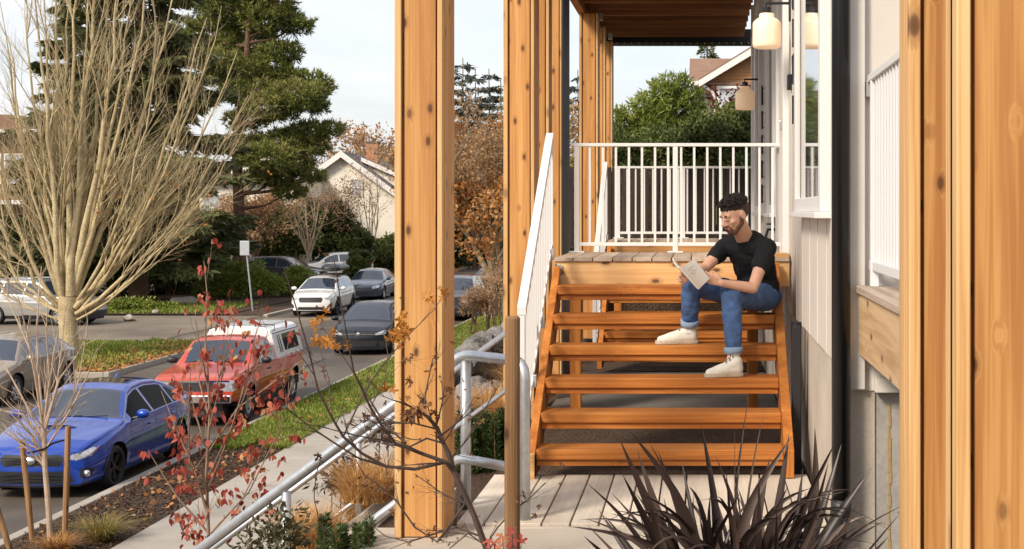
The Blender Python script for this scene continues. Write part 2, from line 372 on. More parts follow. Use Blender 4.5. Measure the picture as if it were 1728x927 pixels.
# ---- planted bank between sidewalk and building
def bank_z(x, y):
    t = min(1, max(0, (x+4.75)/3.1)); z = .10+(2.50-.10)*(t*t*(3-2*t)*.35+t*.65)
    return z+.05*math.sin(x*5+y*3)+.04*math.sin(y*7.3)
mb = MB(); nx, ny = 28, 160
for i in range(nx+1):
    for j in range(ny+1):
        x = -4.75+3.4*i/nx; y = 2+70*j/ny; mb.v.append((x, y, bank_z(x, y)))
for i in range(nx):
    for j in range(ny):
        a = i*(ny+1)+j; mb.f.append((a, a+ny+1, a+ny+2, a+1))
struct(mb.build('planted_bank', M['soil'], smooth=True))
struct(MB().box(-1.36, 8, 9.45, 70, .5, 2.555).build('building_ground', M['soil']))
struct(MB().box(-1.28, .688, 12.1, 15.4, 2.5, 2.62).build('rear_landing_slab', multi('dark slab', [(.07, .062, .055), (.12, .105, .09), (.16, .145, .125)], 2, 30), bevel=.01))  # darker grey than the landing concrete
struct(MB().box(-1.36, 8, 8.0, 9.46, .5, 2.50).build('building_ground', M['soil']))
struct(MB().box(-1.9, 8, 2, 7.99, .5, 2.36).build('building_ground', M['soil']))
struct(MB().prism([(-1.88, 6.4), (.55, 6.4), (.55, 6.75), (.98, 7.96), (-1.88, 7.96)], 'z', 2.3, 2.60).build('concrete_landing', M['slab'], bevel=.012))
# raised ground behind the porches
struct(MB().box(-1.3, 30, 19.9, 60, .5, 3.80).build('rear_garden_ground', M['soil']))
struct(MB().box(.3, 40, 48, 90, 3.8, 5.2).build('hill_terrace', M['ground']))
# ---------------------------------------------------------------- building
XW = .69                       # wall plane of the porch side
bd = thing('apartment_building', 'cream sided apartment building with white windows behind the wooden porch', 'building', (2.5, 9, 2.4))
ZB = E-.77                     # bottom edge of siding
def zc(v): return E+v
# porch-side wall: panel siding with vertical joints
y0, y1 = 7.6, 18.75
mb = MB(); mb.box(XW, 3.5, y0, y1, ZB, zc(4.5)); wl = mb.build('wall', M['siding'], bd)
mb = MB()
yy = 8.0
while yy < y1-.05:
    mb.box(XW-.005, XW-.0005, yy, yy+.018, ZB, zc(2.9)); yy += .61
mb.build('siding_batten', M['siding'], bd)
MB().box(XW+.03, 3.5, y0+.0, y1, 2.3, ZB-.001).build('foundation_wall', M['slab'], bd)
# the return facing the camera
mb = MB(); mb.box(XW+.02, 3.4, 7.50, 7.597, ZB-.14, zc(4.5)); mb.build('wall', M['panel'], bd)
MB().box(XW+.03, XW+.145, 7.455, 7.498, ZB-.13, zc(4.5)).build('corner_trim', M['whitew'], bd, bevel=.004)
MB().box(XW+.02, 3.4, 7.52, 7.599, 2.0, ZB-.143).build('foundation_wall', M['concrete'], bd)
MB().box(XW-.01, XW+.20, 7.509, 7.519, 2.0, ZB-.14).build('foundation_pilaster', M['slab'], bd)
MB().box(.885, 3.4, 7.44, 7.499, ZB-.145, ZB-.07).build('drip_trim', M['whitew'], bd, bevel=.004)
M['rust'] = multi('rust stain', [(.30, .25, .18), (.40, .26, .10), (.46, .33, .17)], 8, 40, .5)
mb = MB(); zz = 2.45
while zz < 3.30:
    w_ = .010+.008*random.random(); xo = .955+.006*random.random(); mb.box(xo, xo+w_, 7.515, 7.5195, zz, zz+.06); zz += .058
mb.build('rust_seam', M['rust'], bd)
mb = MB()
for _ in range(40):
    x = 1.0+.3*random.random(); z = 2.4+.8*random.random(); r = .002+.004*random.random(); mb.box(x, x+r*1.6, 7.517, 7.5197, z, z+r*1.5)
mb.build('concrete_void', M['black'], bd)
# far end post of the wall
MB().box(XW-.035, XW+.12, 18.70, 18.80, 3.5, zc(2.6)).build('corner_trim', M['whitew'], bd, bevel=.004)
def window(y0, y1, z0, z1, prot=.055, cw=.10):
    f = MB()
    f.box(XW-prot, XW+.05, y0, y0+cw, z0, z1); f.box(XW-prot, XW+.05, y1-cw, y1, z0, z1)
    f.box(XW-prot, XW+.05, y0+cw, y1-cw, z0, z0+cw*.7); f.box(XW-prot, XW+.05, y0+cw, y1-cw, z1-cw, z1)
    fr = f.build('window', M['white'], bd, bevel=.004)
    MB().box(XW-prot-.03, XW+.02, y0-.03, y1+.03, z0-.035, z0-.001).build('sill', M['white'], fr, bevel=.004)
    MB().box(XW-.020, XW-.013, y0+cw, y1-cw, z0+cw*.7, z1-cw).build('pane', M['wglass'], fr)
    for ys_ in (y0+cw, y1-cw-.035): MB().box(XW-.035, XW-.021, ys_, ys_+.035, z0+cw*.7, z1-cw).build('sash', M['whitew'], fr, bevel=.003)
window(7.80, 9.95, zc(-.005), zc(2.3), cw=.12)
window(12.85, 14.15, zc(-.02), zc(2.3)); window(15.9, 17.0, zc(-.02), zc(2.3))
def door(y0, y1, zf):
    d = MB(); d.box(XW-.02, XW+.03, y0, y1, zf, zf+2.25); dr = d.build('door', M['whitew'], bd)
    f = MB(); f.box(XW-.045, XW+.02, y0-.10, y0-.001, zf, zf+2.35); f.box(XW-.045, XW+.02, y1+.001, y1+.10, zf, zf+2.35); f.box(XW-.045, XW+.02, y0-.1, y1+.1, zf+2.351, zf+2.47)
    f.build('frame', M['white'], dr, bevel=.005)
    h = MB(); h.box(XW-.06, XW-.021, y0+.09, y0+.11, zf+.98, zf+1.06); h.build('handle', M['alu'], dr, bevel=.005)
ZD = E-.349
door(11.55, 12.45, ZD); door(17.4, 18.3, ZD)
# doorbell plates & faucet are fixed to the wall
for dy in (0, 6.4):
    if dy: break
    MB().box(XW-.035, XW-.001, 11.02, 11.09, zc(.90), zc(1.02)).build('doorbell', M['black'], bd, bevel=.008)
# edge-on metal numerals standing on pins
def numeral(y, z, k, hh=.2):
    t = MB(); w = .11; pr = .028
    def q(a, b): return (XW-pr, y+a*w, z+b*hh)
    sh = {0: [[(.5, 0), (.15, .12), (0, .5), (.15, .88), (.5, 1), (.85, .88), (1, .5), (.85, .12), (.5, 0)]],
          1: [[(.2, .8), (.55, 1), (.55, 0)]], 4: [[(.7, 0), (.7, 1), (0, .35), (1, .35)]], 7: [[(0, 1), (1, 1), (.35, 0)]]}[k]
    for pl in sh: t.tube([q(*p) for p in pl], .011, 6)
    for b in (.1, .9): t.tube([(XW-.001, y+.5*w, z+b*hh), (XW-pr, y+.5*w, z+b*hh)], .004, 5)
    return t
nb = thing('house_number', 'column of black metal house numerals on the wall left of the near window', 'house number', (XW, 10.4, zc(.6)), group='house numbers beside the doors')
for k, z in ((0, 1.42), (1, 1.15), (7, .89), (1, .61)): numeral(10.36, zc(z), k).build('numeral', M['black'], nb)
nb2 = thing('house_number', 'black metal house numerals on the wall beside the farther porch lamp', 'house number', (XW, 16.0, zc(.6)), group='house numbers beside the doors')
for k, z in ((0, 1.12), (1, .86), (7, .60), (1, .34), (4, .08)): numeral(15.55, zc(z), k, .19).build('numeral', M['black'], nb2)
# lamps
M['alab'] = plain('ribbed opal glass', (.80, .66, .50), .35, emit=(1, .62, .33), estr=.22, var=.06)
def wall_lamp(Y, label, zo=0):
    t = thing('wall_lamp', label, 'lamp', (XW, Y, zc(1.55+zo)), group='porch wall lamps')
    X0 = .506
    MB().box(XW-.02, XW-.0005, Y-.035, Y+.035, zc(1.42+zo), zc(1.66+zo)).build('wall_plate', M['black'], t, bevel=.006)
    a = MB(); a.tube([(XW-.02, Y, zc(1.555+zo)), (X0-.005, Y, zc(1.555+zo)), (X0-.005, Y, zc(1.50+zo))], .011, 10); a.tube([(X0, Y, zc(1.525+zo)), (X0, Y, zc(1.475+zo))], .032, 14); a.build('arm', M['black'], t)
    prof = [(.0, 1.478), (.052, 1.478), (.056, 1.470), (.056, 1.448), (.075, 1.438), (.100, 1.415), (.105, 1.40), (.106, 1.25), (.102, 1.228), (.088, 1.218), (0, 1.218)]
    n = 40; mb = MB(); base = 0
    for r, z in prof:
        for j in range(n):
            rr = r*(1+(.018 if j % 2 else 0)*(1 if r > .05 else 0)); th = 2*math.pi*j/n
            mb.v.append((X0+rr*math.cos(th), Y+rr*math.sin(th), zc(z+zo)))
    for i in range(len(prof)-1):
        for j in range(n): mb.f.append((i*n+j, (i+1)*n+j, (i+1)*n+(j+1) % n, i*n+(j+1) % n))
    mb.build('lamp_shade', M['alab'], t, smooth=True)
    return t
wall_lamp(11.1, 'nearer ribbed opal glass wall lamp on a black arm', 0)
wall_lamp(16.4, 'farther and smaller opal glass wall lamp in front of the cedar house', -.10)
fb_ = thing('hose_bib', 'small black hose bib low on the cream wall above the deck', 'tap', (XW, 13.4, zc(-.22)))
MB().tube([(XW-.001, 13.4, zc(-.17)), (XW-.07, 13.4, zc(-.17)), (XW-.09, 13.4, zc(-.24))], .014, 8).build('spout', M['black'], fb_)
MB().lathe([(0, -.008), (.032, -.008), (.032, .008), (0, .008)], 12, Matrix.Translation((XW-.05, 13.4, zc(-.12)))).build('valve_wheel', M['black'], fb_)
# downspout
dp = thing('downspout', 'tall black round downspout running down the building corner', 'downspout', (.708, 7.40, 2.6))
MB().tube([(.708, 7.40, E+4.4), (.708, 7.40, 2.78)], .047, 20).build('pipe', M['black'], dp, smooth=True)
MB().tube([(.708, 7.40, 2.86), (.708, 7.40, 2.81), (.692, 7.40, 2.74), (.686, 7.40, 2.30)], [.052, .052, .046, .046], 20).build('boot', M['plast'], dp, smooth=True)
for z in ():
    mb = MB(); mb.lathe([(.047, -.010), (.0495, -.010), (.0495, .010), (.047, .010)], 20, Matrix.Translation((.708, 7.40, z))); mb.box(.733, .775, 7.39, 7.41, z-.01, z+.01); mb.build('bracket', M['black'], dp)
dp2 = thing('drain_pipe', 'black drain pipe behind the right stair stringer', 'pipe', (.635, 10.1, 2.6))
MB().tube([(.655, 10.0, ZB+.02), (.655, 10.0, 2.95), (.655, 10.0, 2.5)], .034, 16).build('pipe', M['black'], dp2, smooth=True)
MB().box(.612, .665, 9.72, 9.8, 2.5, 3.54).build('flashing', M['dark'], dp2)
# cream door/post at building side
# porch roof
rf = thing('porch_roof', 'timber porch roof with dark joists above the stairs', 'roof', (-.4, 14, E+2.6))
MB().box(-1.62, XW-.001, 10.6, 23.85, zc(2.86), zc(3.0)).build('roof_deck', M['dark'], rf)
yj = 10.9
while yj < 23.2:
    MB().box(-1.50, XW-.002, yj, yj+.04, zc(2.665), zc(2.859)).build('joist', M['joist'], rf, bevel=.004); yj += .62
MB().box(-1.60, -1.505, 10.6, 23.8, zc(2.60), zc(2.859)).build('edge_beam', wood('edge beam', 'y', stain, across=6), rf, bevel=.004)
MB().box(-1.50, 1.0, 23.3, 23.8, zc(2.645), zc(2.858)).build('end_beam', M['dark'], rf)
mb = MB(); x = -1.3
while x < .95: mb.box(x, x+.012, 23.28, 23.299, zc(2.625), zc(2.645)); x += .115
mb.build('soffit_clip', M['white'], rf)
mb = MB()
for y in (19.85, 22.1): mb.box(-1.36, -1.30, y, y+.10, zc(2.56), zc(2.65))
mb.build('joist_hanger', M['galv'], rf)


def post(Y, zbot, ztop, label, near=False, x0=-1.58, wdt=.25, dep=.36, name='porch_post', group='cedar porch posts'):
    t = thing(name, label, 'post', (x0+wdt/2, Y+dep/2, zbot), group=group)
    a, b = ('big', 'bigl') if near else ('post', 'postl')
    z0, z1 = zbot, ztop
    MB().box(x0+.047, x0+wdt-.04, Y, Y+dep, z0, z1).build('core_board', M[a], t, bevel=.003)
    MB().box(x0, x0+.034, Y-.02, Y+.07, z0, z1).build('batten', M[b], t, bevel=.003)
    MB().box(x0, x0+.034, Y+dep-.10, Y+dep, z0, z1).build('batten', M[b], t, bevel=.003)
    MB().box(x0+wdt-.030, x0+wdt-.004, Y-.012, Y+.05, z0, z1).build('batten', M[b], t, bevel=.003)
    MB().box(x0+.012, x0+.0465, Y+.03, Y+dep-.06, z0+.004, z1).build('side_board', M[a], t)
    MB().box(x0+wdt-.0395, x0+wdt-.002, Y+.055, Y+dep, z0, z1).build('side_board', M[a], t, bevel=.003)
    return t
ZT = E+2.60
post(7.70, 2.605, E+3.2, 'thick cedar post standing in front of the lawn strip, left of the handrails')
MB().box(-1.55, -1.36, 7.74, 8.03, 2.585, 2.606).build('post_base', M['galv'], bpy.data.objects['porch_post'])
post(11.97, 2.62, ZT, 'cedar post just left of the white stair handrail')
post(13.15, 2.62, ZT, 'middle cedar post of the close row behind the stair handrail', wdt=.25, dep=.25)
post(14.45, 2.62, ZT, 'cedar post at the left end of the white deck railing', wdt=.25, dep=.42)
MB().box(-1.342, -1.322, 14.42, 15.1, 2.62, ZT).build('flashing', M['dark'], bpy.data.objects['porch_post.003'])
post(19.5, 2.62, ZT, 'cedar post seen through the left end of the deck railing')
post(21.0, 3.8, ZT, 'slim looking cedar post behind the farther stair handrail', dep=.25)
post(22.7, 3.8, ZT, 'farthest cedar post under the end of the porch roof', dep=.35)
post(3.60, 2.36, E+3, 'big knotty cedar post at the right edge of the photo', True, x0=.622, wdt=.30, dep=.14)
post(4.45, 2.36, E+3, 'cedar post beside the cream wall, left of the biggest post', True, x0=.628, wdt=.30, dep=.2)

# ---------------------------------------------------------------- stairs
RISE = .1925; RUN = .281; Y6 = 9.33; Z6 = E-1.504; XL, XR = -1.03, .533
def make_stair(dy, label, group):
    t = thing('wooden_stair', label, 'stairs', (-.25, Y6+dy, 2.62), group=group)
    for k in range(6):
        y = Y6+dy+k*RUN; z = Z6+k*RISE
        MB().box(XL, XR, y, y+.262, z-.066, z).build('tread', M['tread'], t, bevel=.006)
        MB().box(XL+.004, XR-.004, y+.02, y+.058, z-.106, z-.068).build('riser_strip', M['tread'], t, bevel=.003)
    # stringers
    sl = RISE/RUN
    for side in (0, 1):
        if side == 0: xa, xb = XL-.052, XL-.001
        else: xa, xb = XR+.001, XR+.062
        yb = Y6+dy-.05; zb = 2.625
        top = Y6+dy+6*RUN
        poly = [(yb, zb), (yb, Z6-.02+.02 if side else Z6-.035), (top-.02, Z6+6*RISE-.06 if not side else Z6+6*RISE-.03), (top-.02, Z6+6*RISE-.36), (yb+.32, zb)]
        MB().prism(poly, 'x', xa, xb).build('stringer', M['string'], t, bevel=.004)
    return t
make_stair(0, 'orange stained open-riser wooden stair with the man sitting on it', 'wooden stairs up to the porches')
make_stair(6.4, 'farther open-riser wooden stair seen through the gaps of the nearer one', 'wooden stairs up to the porches')
YD = Y6+6*RUN
def make_deck(dy, label):
    t = thing('porch_deck', label, 'deck', (-.2, YD+dy, 2.62), group='raised porch decks')
    x = XL-.055; z = ZD; xe = XW-.016
    n = 12; wd = (xe-x)/n
    for i in range(n):
        MB().box(x+i*wd+.004, x+(i+1)*wd-.004, YD+dy-.005, YD+dy+1.5, z-.028, z).build('deck_board', M['deckx'], t, bevel=.003)
    MB().box(XL-.05, xe-.002, YD+dy+.012, YD+dy+.05, z-.215, z-.030).build('rim_board', M['rim'], t, bevel=.004)
    MB().box(XL-.05, xe-.002, YD+dy+1.42, YD+dy+1.46, z-.24, z-.029).build('rim_board', M['rim'], t, bevel=.004)
    for xx in ((XL-.045, .40) if dy == 0 else (XL-.045,)):
        MB().box(xx, xx+.09, YD+dy+1.3, YD+dy+1.39, 2.62, z-.03).build('deck_post', M['string'], t, bevel=.004)
    if dy == 0:
        mb = MB(); mb.box(XL-.04, XL-.005, YD-.0, YD+.011, z-.20, z-.05); mb.box(XL-.046, XL-.04, YD-.02, YD+.011, z-.21, z-.04)
        for zz in (.07, .11, .15, .19): mb.box(XL-.04, XL+.012-.01*(zz > .1), YD-.003, YD+.0115, z-zz-.012, z-zz+.012)
        mb.build('steel_hanger', M['galv'], t)
        MB().box(XW-.19, XW-.02, YD+.02, YD+.35, z+.0, z+.03).build('edge_block', M['rim'], t, bevel=.004)
    return t
make_deck(0, 'raised porch deck behind the seated man with grey boards and a knotty rim')
make_deck(6.4, 'second raised porch deck farther back behind the first deck railing')
# white railing on the deck
def make_rail(dy, label):
    y = 12.4+dy; t = thing('deck_railing', label, 'railing', (-.2, y, ZD), group='white deck railings')
    xa, xb = -1.025, XW-.012
    zt = ZD+.915; zb = ZD+.085
    mb = MB(); mb.box(xa-.05, xb, y-.02, y+.02, zt-.028, zt); mb.build('top_rail', M['white'], t, bevel=.004)
    MB().box(xa, xb-.004, y-.014, y+.014, zb-.03, zb).build('bottom_rail', M['white'], t, bevel=.003)
    for x in (xa, -.20, ):
        q = MB().box(x-.021, x+.021, y-.021, y+.021, ZD+.001, zt-.029).build('post', M['white'], t, bevel=.003)
        MB().box(x-.065, x+.065, y-.05, y+.05, ZD+.0005, ZD+.012).build('foot_plate', M['white'], q, bevel=.002)
    n = 15; k = 0
    for i in range(1, n+1):
        x = xa+(xb-xa)*i/(n+.6)
        if abs(x+.20) < .04: continue
        MB().box(x-.0095, x+.0095, y-.0095, y+.0095, zb+.001, zt-.029).build('baluster', M['white'], t)
    return t
make_rail(0, 'white metal railing along the back of the deck behind the man')
make_rail(6.4, 'farther white metal railing in front of the dark fence')
# sloped handrail left of the stair
def make_hand(dy, label):
    t = thing('stair_handrail', label, 'handrail', (-1.1, 9.3+dy, 2.62), group='white sloped stair handrails')
    x = -1.088; sl = .735
    ya, yb = 9.16+dy, 10.86+dy; za = E-.60; zb = za+(yb-ya)*sl*.93
    def zt(y): return za+(zb-za)*(y-ya)/(yb-ya)
    s2 = (zb-za)/(yb-ya)
    # flat wide top rail
    mb = MB(); mb.prism([(ya-.02, za-.045), (ya-.02, za+.01), (yb, zb+.01), (yb, zb-.045)], 'x', x-.035, x+.02); mb.build('top_rail', M['white'], t, bevel=.003)
    off = .80
    mb = MB(); mb.prism([(ya+.03, zt(ya+.03)-off-.02), (ya+.03, zt(ya+.03)-off+.02), (yb, zb-off+.02), (yb, zb-off-.02)], 'x', x-.014, x+.014); mb.build('bottom_rail', M['white'], t, bevel=.002)
    MB().box(x-.03, x+.012, ya-.018, ya+.024, Z6-.0+.02, zt(ya)-.046).build('post', M['white'], t, bevel=.003)
    MB().box(x-.02, x+.02, yb-.04, yb-.001, zt(yb)-off-.1, zt(yb)-.04).build('post', M['white'], t, bevel=.003)
    y = ya+.115
    while y < yb-.06:
        MB().box(x-.0095, x+.0095, y-.0095, y+.0095, zt(y)-off+.01, zt(y)-.035).build('baluster', M['white'], t); y += .112
    for y in (ya+.45, ya+.95, yb-.1):
        MB().box(x+.012, x+.034, y-.03, y+.03, zt(y)-off-.05, zt(y)-off+.03).build('bracket', M['galv'], t, bevel=.003)
    MB().box(x-.03, x+.03, ya-.045, ya+.02, Z6-.0-.025, Z6+.021).build('foot_plate', M['white'], t, bevel=.003)
    return t
make_hand(0, 'white sloped handrail with balusters on the left of the near stair')
make_hand(6.4, 'short visible piece of white sloped handrail in front of the farther post')
# lower landing boards (run away from the camera)
ld = thing('landing_deck', 'pale grey board landing at the foot of the stair', 'deck', (-.3, 8.6, 2.5))
x = -1.31; n = 13; wd = (XW+.0-.0-x)/n
for i in range(n):
    MB().box(x+i*wd+.005, x+(i+1)*wd-.005, 7.965, 9.44, 2.585, 2.62).build('deck_board', M['deck'], ld, bevel=.003)
MB().box(XL-.09, XL-.001, 9.27, 9.36, 2.62, Z6-.02).build('newel_block', M['rim'], ld, bevel=.004)
MB().box(-1.31-.03, XW, 7.93, 7.964, 2.50, 2.606).build('edge_nosing', M['slab'], ld, bevel=.006)
hs = thing('garden_hose', 'dark hose lying on the soil under the stair', 'hose', (-.3, 10.6, 2.57))
MB().tube([(-.75, 10.55, 2.575), (-.55, 10.45, 2.60), (-.35, 10.6, 2.585), (-.1, 10.62, 2.58), (.02, 10.5, 2.6), (.0, 10.75, 2.59)], .011, 8).build('hose', plain('hose', (.12, .12, .13), .5), hs, smooth=True)
MB().tube([(-.33, 10.50, 2.575), (-.31, 10.50, 2.615)], .016, 10).build('nozzle', M['alu'], hs)
# small porch at right
rp = thing('side_porch', 'plywood-edged side porch floor against the cream wall at right', 'deck', (1.4, 6, 3.6))
zl = E-.375
MB().box(.785, 2.6, 5.0, 7.435, zl-.035, zl).build('floor_board', wood('weathered edge board', 'y', [(.26, .19, .14), (.42, .33, .25), (.52, .43, .34)], across=10, knots=False), rp, bevel=.004)
MB().box(.80, .82, 5.0, 7.438, zl-.34, zl-.036).build('apron', M['ply'], rp)
rr = thing('side_railing', 'white railing of the side porch beside the near cedar posts', 'railing', (.864, 6.2, zl))
MB().box(.845, .885, 5.1, 7.45, zl+1.02, zl+1.055).build('top_rail', M['white'], rr, bevel=.003)
MB().box(.852, .880, 5.1, 7.45, zl+.08, zl+.125).build('bottom_rail', M['white'], rr, bevel=.003)
q = MB().box(.845, .885, 7.30, 7.34, zl+.001, zl+1.019).build('post', M['white'], rr, bevel=.003)
y = 7.19
while y > 5.1: MB().box(.855, .877, y-.011, y+.011, zl+.126, zl+1.019).build('baluster', M['white'], rr); y -= .105
MB().box(.84, .89, 7.451, 7.498, zl+.95, zl+1.03).build('wall_bracket', M['galv'], rr)

# ---------------------------------------------------------------- concrete steps & pipe rails down to the sidewalk
cs = thing('concrete_steps', 'concrete steps with low side walls going down to the sidewalk', 'steps', (-3, 9, .1))
st = MB(); n = 15; x = -1.37; z = 2.60
for i in range(n):
    z -= .165; st.box(x-.235, x, 8.46, 9.3, max(.0, z-.5), z); x -= .225
st.build('step', M['slab'], cs, bevel=.01)
S = .735
def rz1(x): return E-.82-S*(-1.31-x)
MB().prism([(-1.38, rz1(-1.38)-.70), (-4.7, rz1(-4.7)-.70), (-4.7, rz1(-4.7)-1.5), (-1.38, rz1(-1.38)-1.5)], 'y', 8.2, 8.45).build('side_wall', M['slab'], cs, bevel=.01)
MB().prism([(-1.72, rz1(-1.72)-.50), (-4.7, rz1(-4.7)-.50), (-4.7, rz1(-4.7)-1.3), (-1.72, rz1(-1.72)-1.3)], 'y', 9.80, 9.95).build('side_wall', M['slab'], cs, bevel=.01)
r1 = thing('pipe_handrail', 'near galvanised pipe handrail passing behind the thick post', 'handrail', (-1.3, 8.4, 2.6), group='galvanised pipe handrails of the concrete steps')
YA = 8.46; zt = E-.82; zm = E-1.41
pr = .030
def bend(pts, r=.08, n=5):
    pts = [Vector(p) for p in pts]; out = [pts[0]]
    for i in range(1, len(pts)-1):
        a = (pts[i-1]-pts[i]).normalized(); b = (pts[i+1]-pts[i]).normalized(); p0 = pts[i]+a*r; p1 = pts[i]+b*r
        for k in range(n+1):
            t = k/n; out.append(p0*(1-t)**2+pts[i]*2*t*(1-t)+p1*t*t)
    out.append(pts[-1]); return out
top = bend([(-4.55, YA+.1, rz1(-4.55)), (-1.36, YA, zt), (-.95, 8.06, zt), (-.95, 8.06, 2.60)], .10)
MB().tube(top, pr, 14).build('top_pipe', M['galv'], r1, smooth=True)
MB().tube(bend([(-4.55, YA+.1, rz1(-4.55)-.585), (-1.38, YA, zm), (-.965, 8.08, zm)], .08), pr*.93, 14).build('mid_pipe', M['galv'], r1, smooth=True)
MB().tube([(-1.33, YA-.02, 2.60), (-1.33, YA-.02, zt-.01)], pr, 14).build('post', M['galv'], r1, smooth=True)
for x in (-2.37, -3.5):
    MB().tube([(x, YA+.04, rz1(x)-1.2), (x, YA+.04, rz1(x)-.01)], pr*.93, 14).build('post', M['galv'], r1, smooth=True)
r2 = thing('pipe_handrail', 'farther thinner galvanised pipe handrail beyond the concrete steps', 'handrail', (-1.3, 9.9, 2.6), group='galvanised pipe handrails of the concrete steps')
def rz2(x): return E-.815-S*(-1.29-x)
MB().tube([(-4.6, 9.87, rz2(-4.6)), (-1.16, 9.87, rz2(-1.16))], .020, 12).build('top_pipe', M['galv'], r2, smooth=True)
MB().tube([(-4.6, 9.87, rz2(-4.6)-.385), (-1.16, 9.87, rz2(-1.16)-.385)], .016, 12).build('mid_pipe', M['galv'], r2, smooth=True)
for x in (-2.27, -3.4, -1.14): MB().tube([(x, 9.87, rz2(x)-.60), (x, 9.87, rz2(x)-.01)], .020, 12).build('post', M['galv'], r2, smooth=True)
# ---------------------------------------------------------------- vehicles
def inpoly(px, py, poly):
    ins = np.zeros(px.shape, bool); n = len(poly); j = n-1
    for i in range(n):
        xi, yi = poly[i]; xj, yj = poly[j]
        c = ((yi > py) != (yj > py)) & (px < (xj-xi)*(py-yi)/((yj-yi) if yj != yi else 1e-9)+xi)
        ins ^= c; j = i
    return ins
def paint(name, col, flake=.35, rough=.3, dirt=0, coat=1):
    return plain(name, col, rough, metal=flake, coat=coat, var=dirt, vscale=6)
def smooth_prof(prof, ys, win):
    d = np.linspace(ys[0], ys[-1], 1200); v = np.interp(d, [p[0] for p in prof], [p[1] for p in prof])
    k = max(1, int(win/(d[1]-d[0])))
    ker = np.hanning(2*k+3); ker /= ker.sum(); pad = np.pad(v, k+1, mode='edge'); return np.interp(ys, d, np.convolve(pad, ker, mode='valid'))
def make_car(name, label, cat, loc, rz, s, group='cars parked along the street and driveways', res=.02):
    L, W, H = s['L'], s['W'], s['H']; hw = W/2
    root = thing(name, label, cat, loc, rz, group)
    wheels = s['wheels']; ra = s.get('arch', .375); rt = s.get('tyre', .33)
    ys = [np.arange(0, L, res)]
    ys.append(L*.0+.16*(1-np.cos(np.linspace(0, math.pi/2, 12)))); ys.append(L-.16*(1-np.cos(np.linspace(0, math.pi/2, 12))))
    for wy in wheels: ys.append(wy+np.linspace(-1, 1, 31)*ra); ys.append(np.array([wy-ra-.002, wy+ra+.002]))
    ys = np.unique(np.round(np.concatenate(ys+[[L]]), 4)); ys = ys[(ys >= 0) & (ys <= L)]
    T = smooth_prof(s['top'], ys, .07); B = smooth_prof(s['belt'], ys, .10); Wd = smooth_prof(s['plan'], ys, .10)*hw
    ZB_ = smooth_prof(s['bot'], ys, .06)
    B = np.minimum(B, T-.03)
    Hr = H-np.interp(L*.5, ys, B); wr = s.get('roofw', .62*hw*1.12)
    nS, nG, nC, nT = s.get('n', (26, 14, 5, 26))
    ny = len(ys); rings = []; reg = []; tt = []
    arch = np.zeros(ny)
    for wy in wheels:
        m = np.abs(ys-wy) < ra
        arch[m] = np.maximum(arch[m], rt+np.sqrt(ra**2-(ys[m]-wy)**2))
    zl = np.maximum(ZB_, arch)
    flare = np.zeros(ny)
    for wy in wheels: flare += np.exp(-((ys-wy)/(ra*1.1))**4)*s.get('flare', .018)
    def sidex(i, z):
        z0 = ZB_[i]; u = (z-z0)/max(B[i]-z0, .05)
        x = Wd[i]*(1-.035*((u-.5)/.5)**2*(u > .5)-.07*((.5-u)/.5)**2.0*(u <= .5))
        cr = s.get('crease', .68)
        return x+flare[i]*np.clip(1.2-abs(u-.45)*1.6, 0, 1)+.010*np.exp(-((u-cr)/.05)**2)-.008*np.exp(-((u-.30)/.10)**2)
    RV = np.zeros((ny, nS+nG+nC+nT, 3))
    cabin = np.zeros(ny)
    for i in range(ny):
        zs = zl[i]+(B[i]-zl[i])*np.linspace(0, 1, nS)
        xs = sidex(i, zs); xb = xs[-1]
        h = T[i]-B[i]; cabin[i] = h
        xg = xb-(xb-wr)*min(1, max(0, (h-.06)/max(Hr-.06, .1)))-.03*min(1, h/.1)
        rc = min(.07, h*.5); dz = min(h-.001, rc)
        g = np.linspace(0, 1, nG+1)[1:]
        gz = B[i]+(h-dz)*g; gx = xb+(xg-xb)*g-.012*np.sin(math.pi*g)*0
        c = np.linspace(0, math.pi/2, nC+1)[1:]
        cx = xg-rc*(1-np.cos(c))*1.2; cz = gz[-1]+dz*np.sin(c)
        crown = s.get('crown', .035)*min(1, ys[i]/.35, (L-ys[i])/.35)
        t = np.linspace(1, 0, nT+1)[1:]; tx = cx[-1]*t; tz = T[i]+crown*(1-t**2)
        RV[i, :, 0] = np.concatenate([xs, gx, cx, tx]); RV[i, :, 2] = np.concatenate([zs, gz, cz, tz]); RV[i, :, 1] = ys[i]
    regl = np.concatenate([np.full(nS, 0), np.full(nG, 1), np.full(nC, 2), np.full(nT, 3)]); K = nS+nG+nC+nT
    fb = s.get('fbulge', .10); V = []; Fq = []; info = []  # info: region, t(ring), y, x, z
    # nose shaping: lean the front rings
    Vr = RV.copy(); Vl = RV[:, ::-1].copy(); Vl[:, :, 0] *= -1
    full = np.concatenate([Vr, Vl[:, 1:]], axis=1); KK = full.shape[1]
    # pull front/rear corners: y shift by x (bumper plan curve)
    u = np.abs(full[:, :, 0])/hw
    full[:, :, 1] += fb*(u**2.2)*np.exp(-full[:, :, 1]/.5)-s.get('rbulge', .08)*(u**2.2)*np.exp(-(L-full[:, :, 1])/.4)
    # slant of the front face
    lean = s.get('lean', .0); fz = full[:, :, 2]
    full[:, :, 1] += lean*np.clip((fz-.45), 0, .5)*np.exp(-full[:, :, 1]/.25)-s.get('rlean', 0)*np.clip(fz-.8, 0, .9)*np.exp(-(L-full[:, :, 1])/.3)
    V = full.reshape(-1, 3)
    I = np.arange(ny*KK).reshape(ny, KK)
    q = np.stack([I[:-1, :-1], I[:-1, 1:], I[1:, 1:], I[1:, :-1]], -1).reshape(-1, 4)
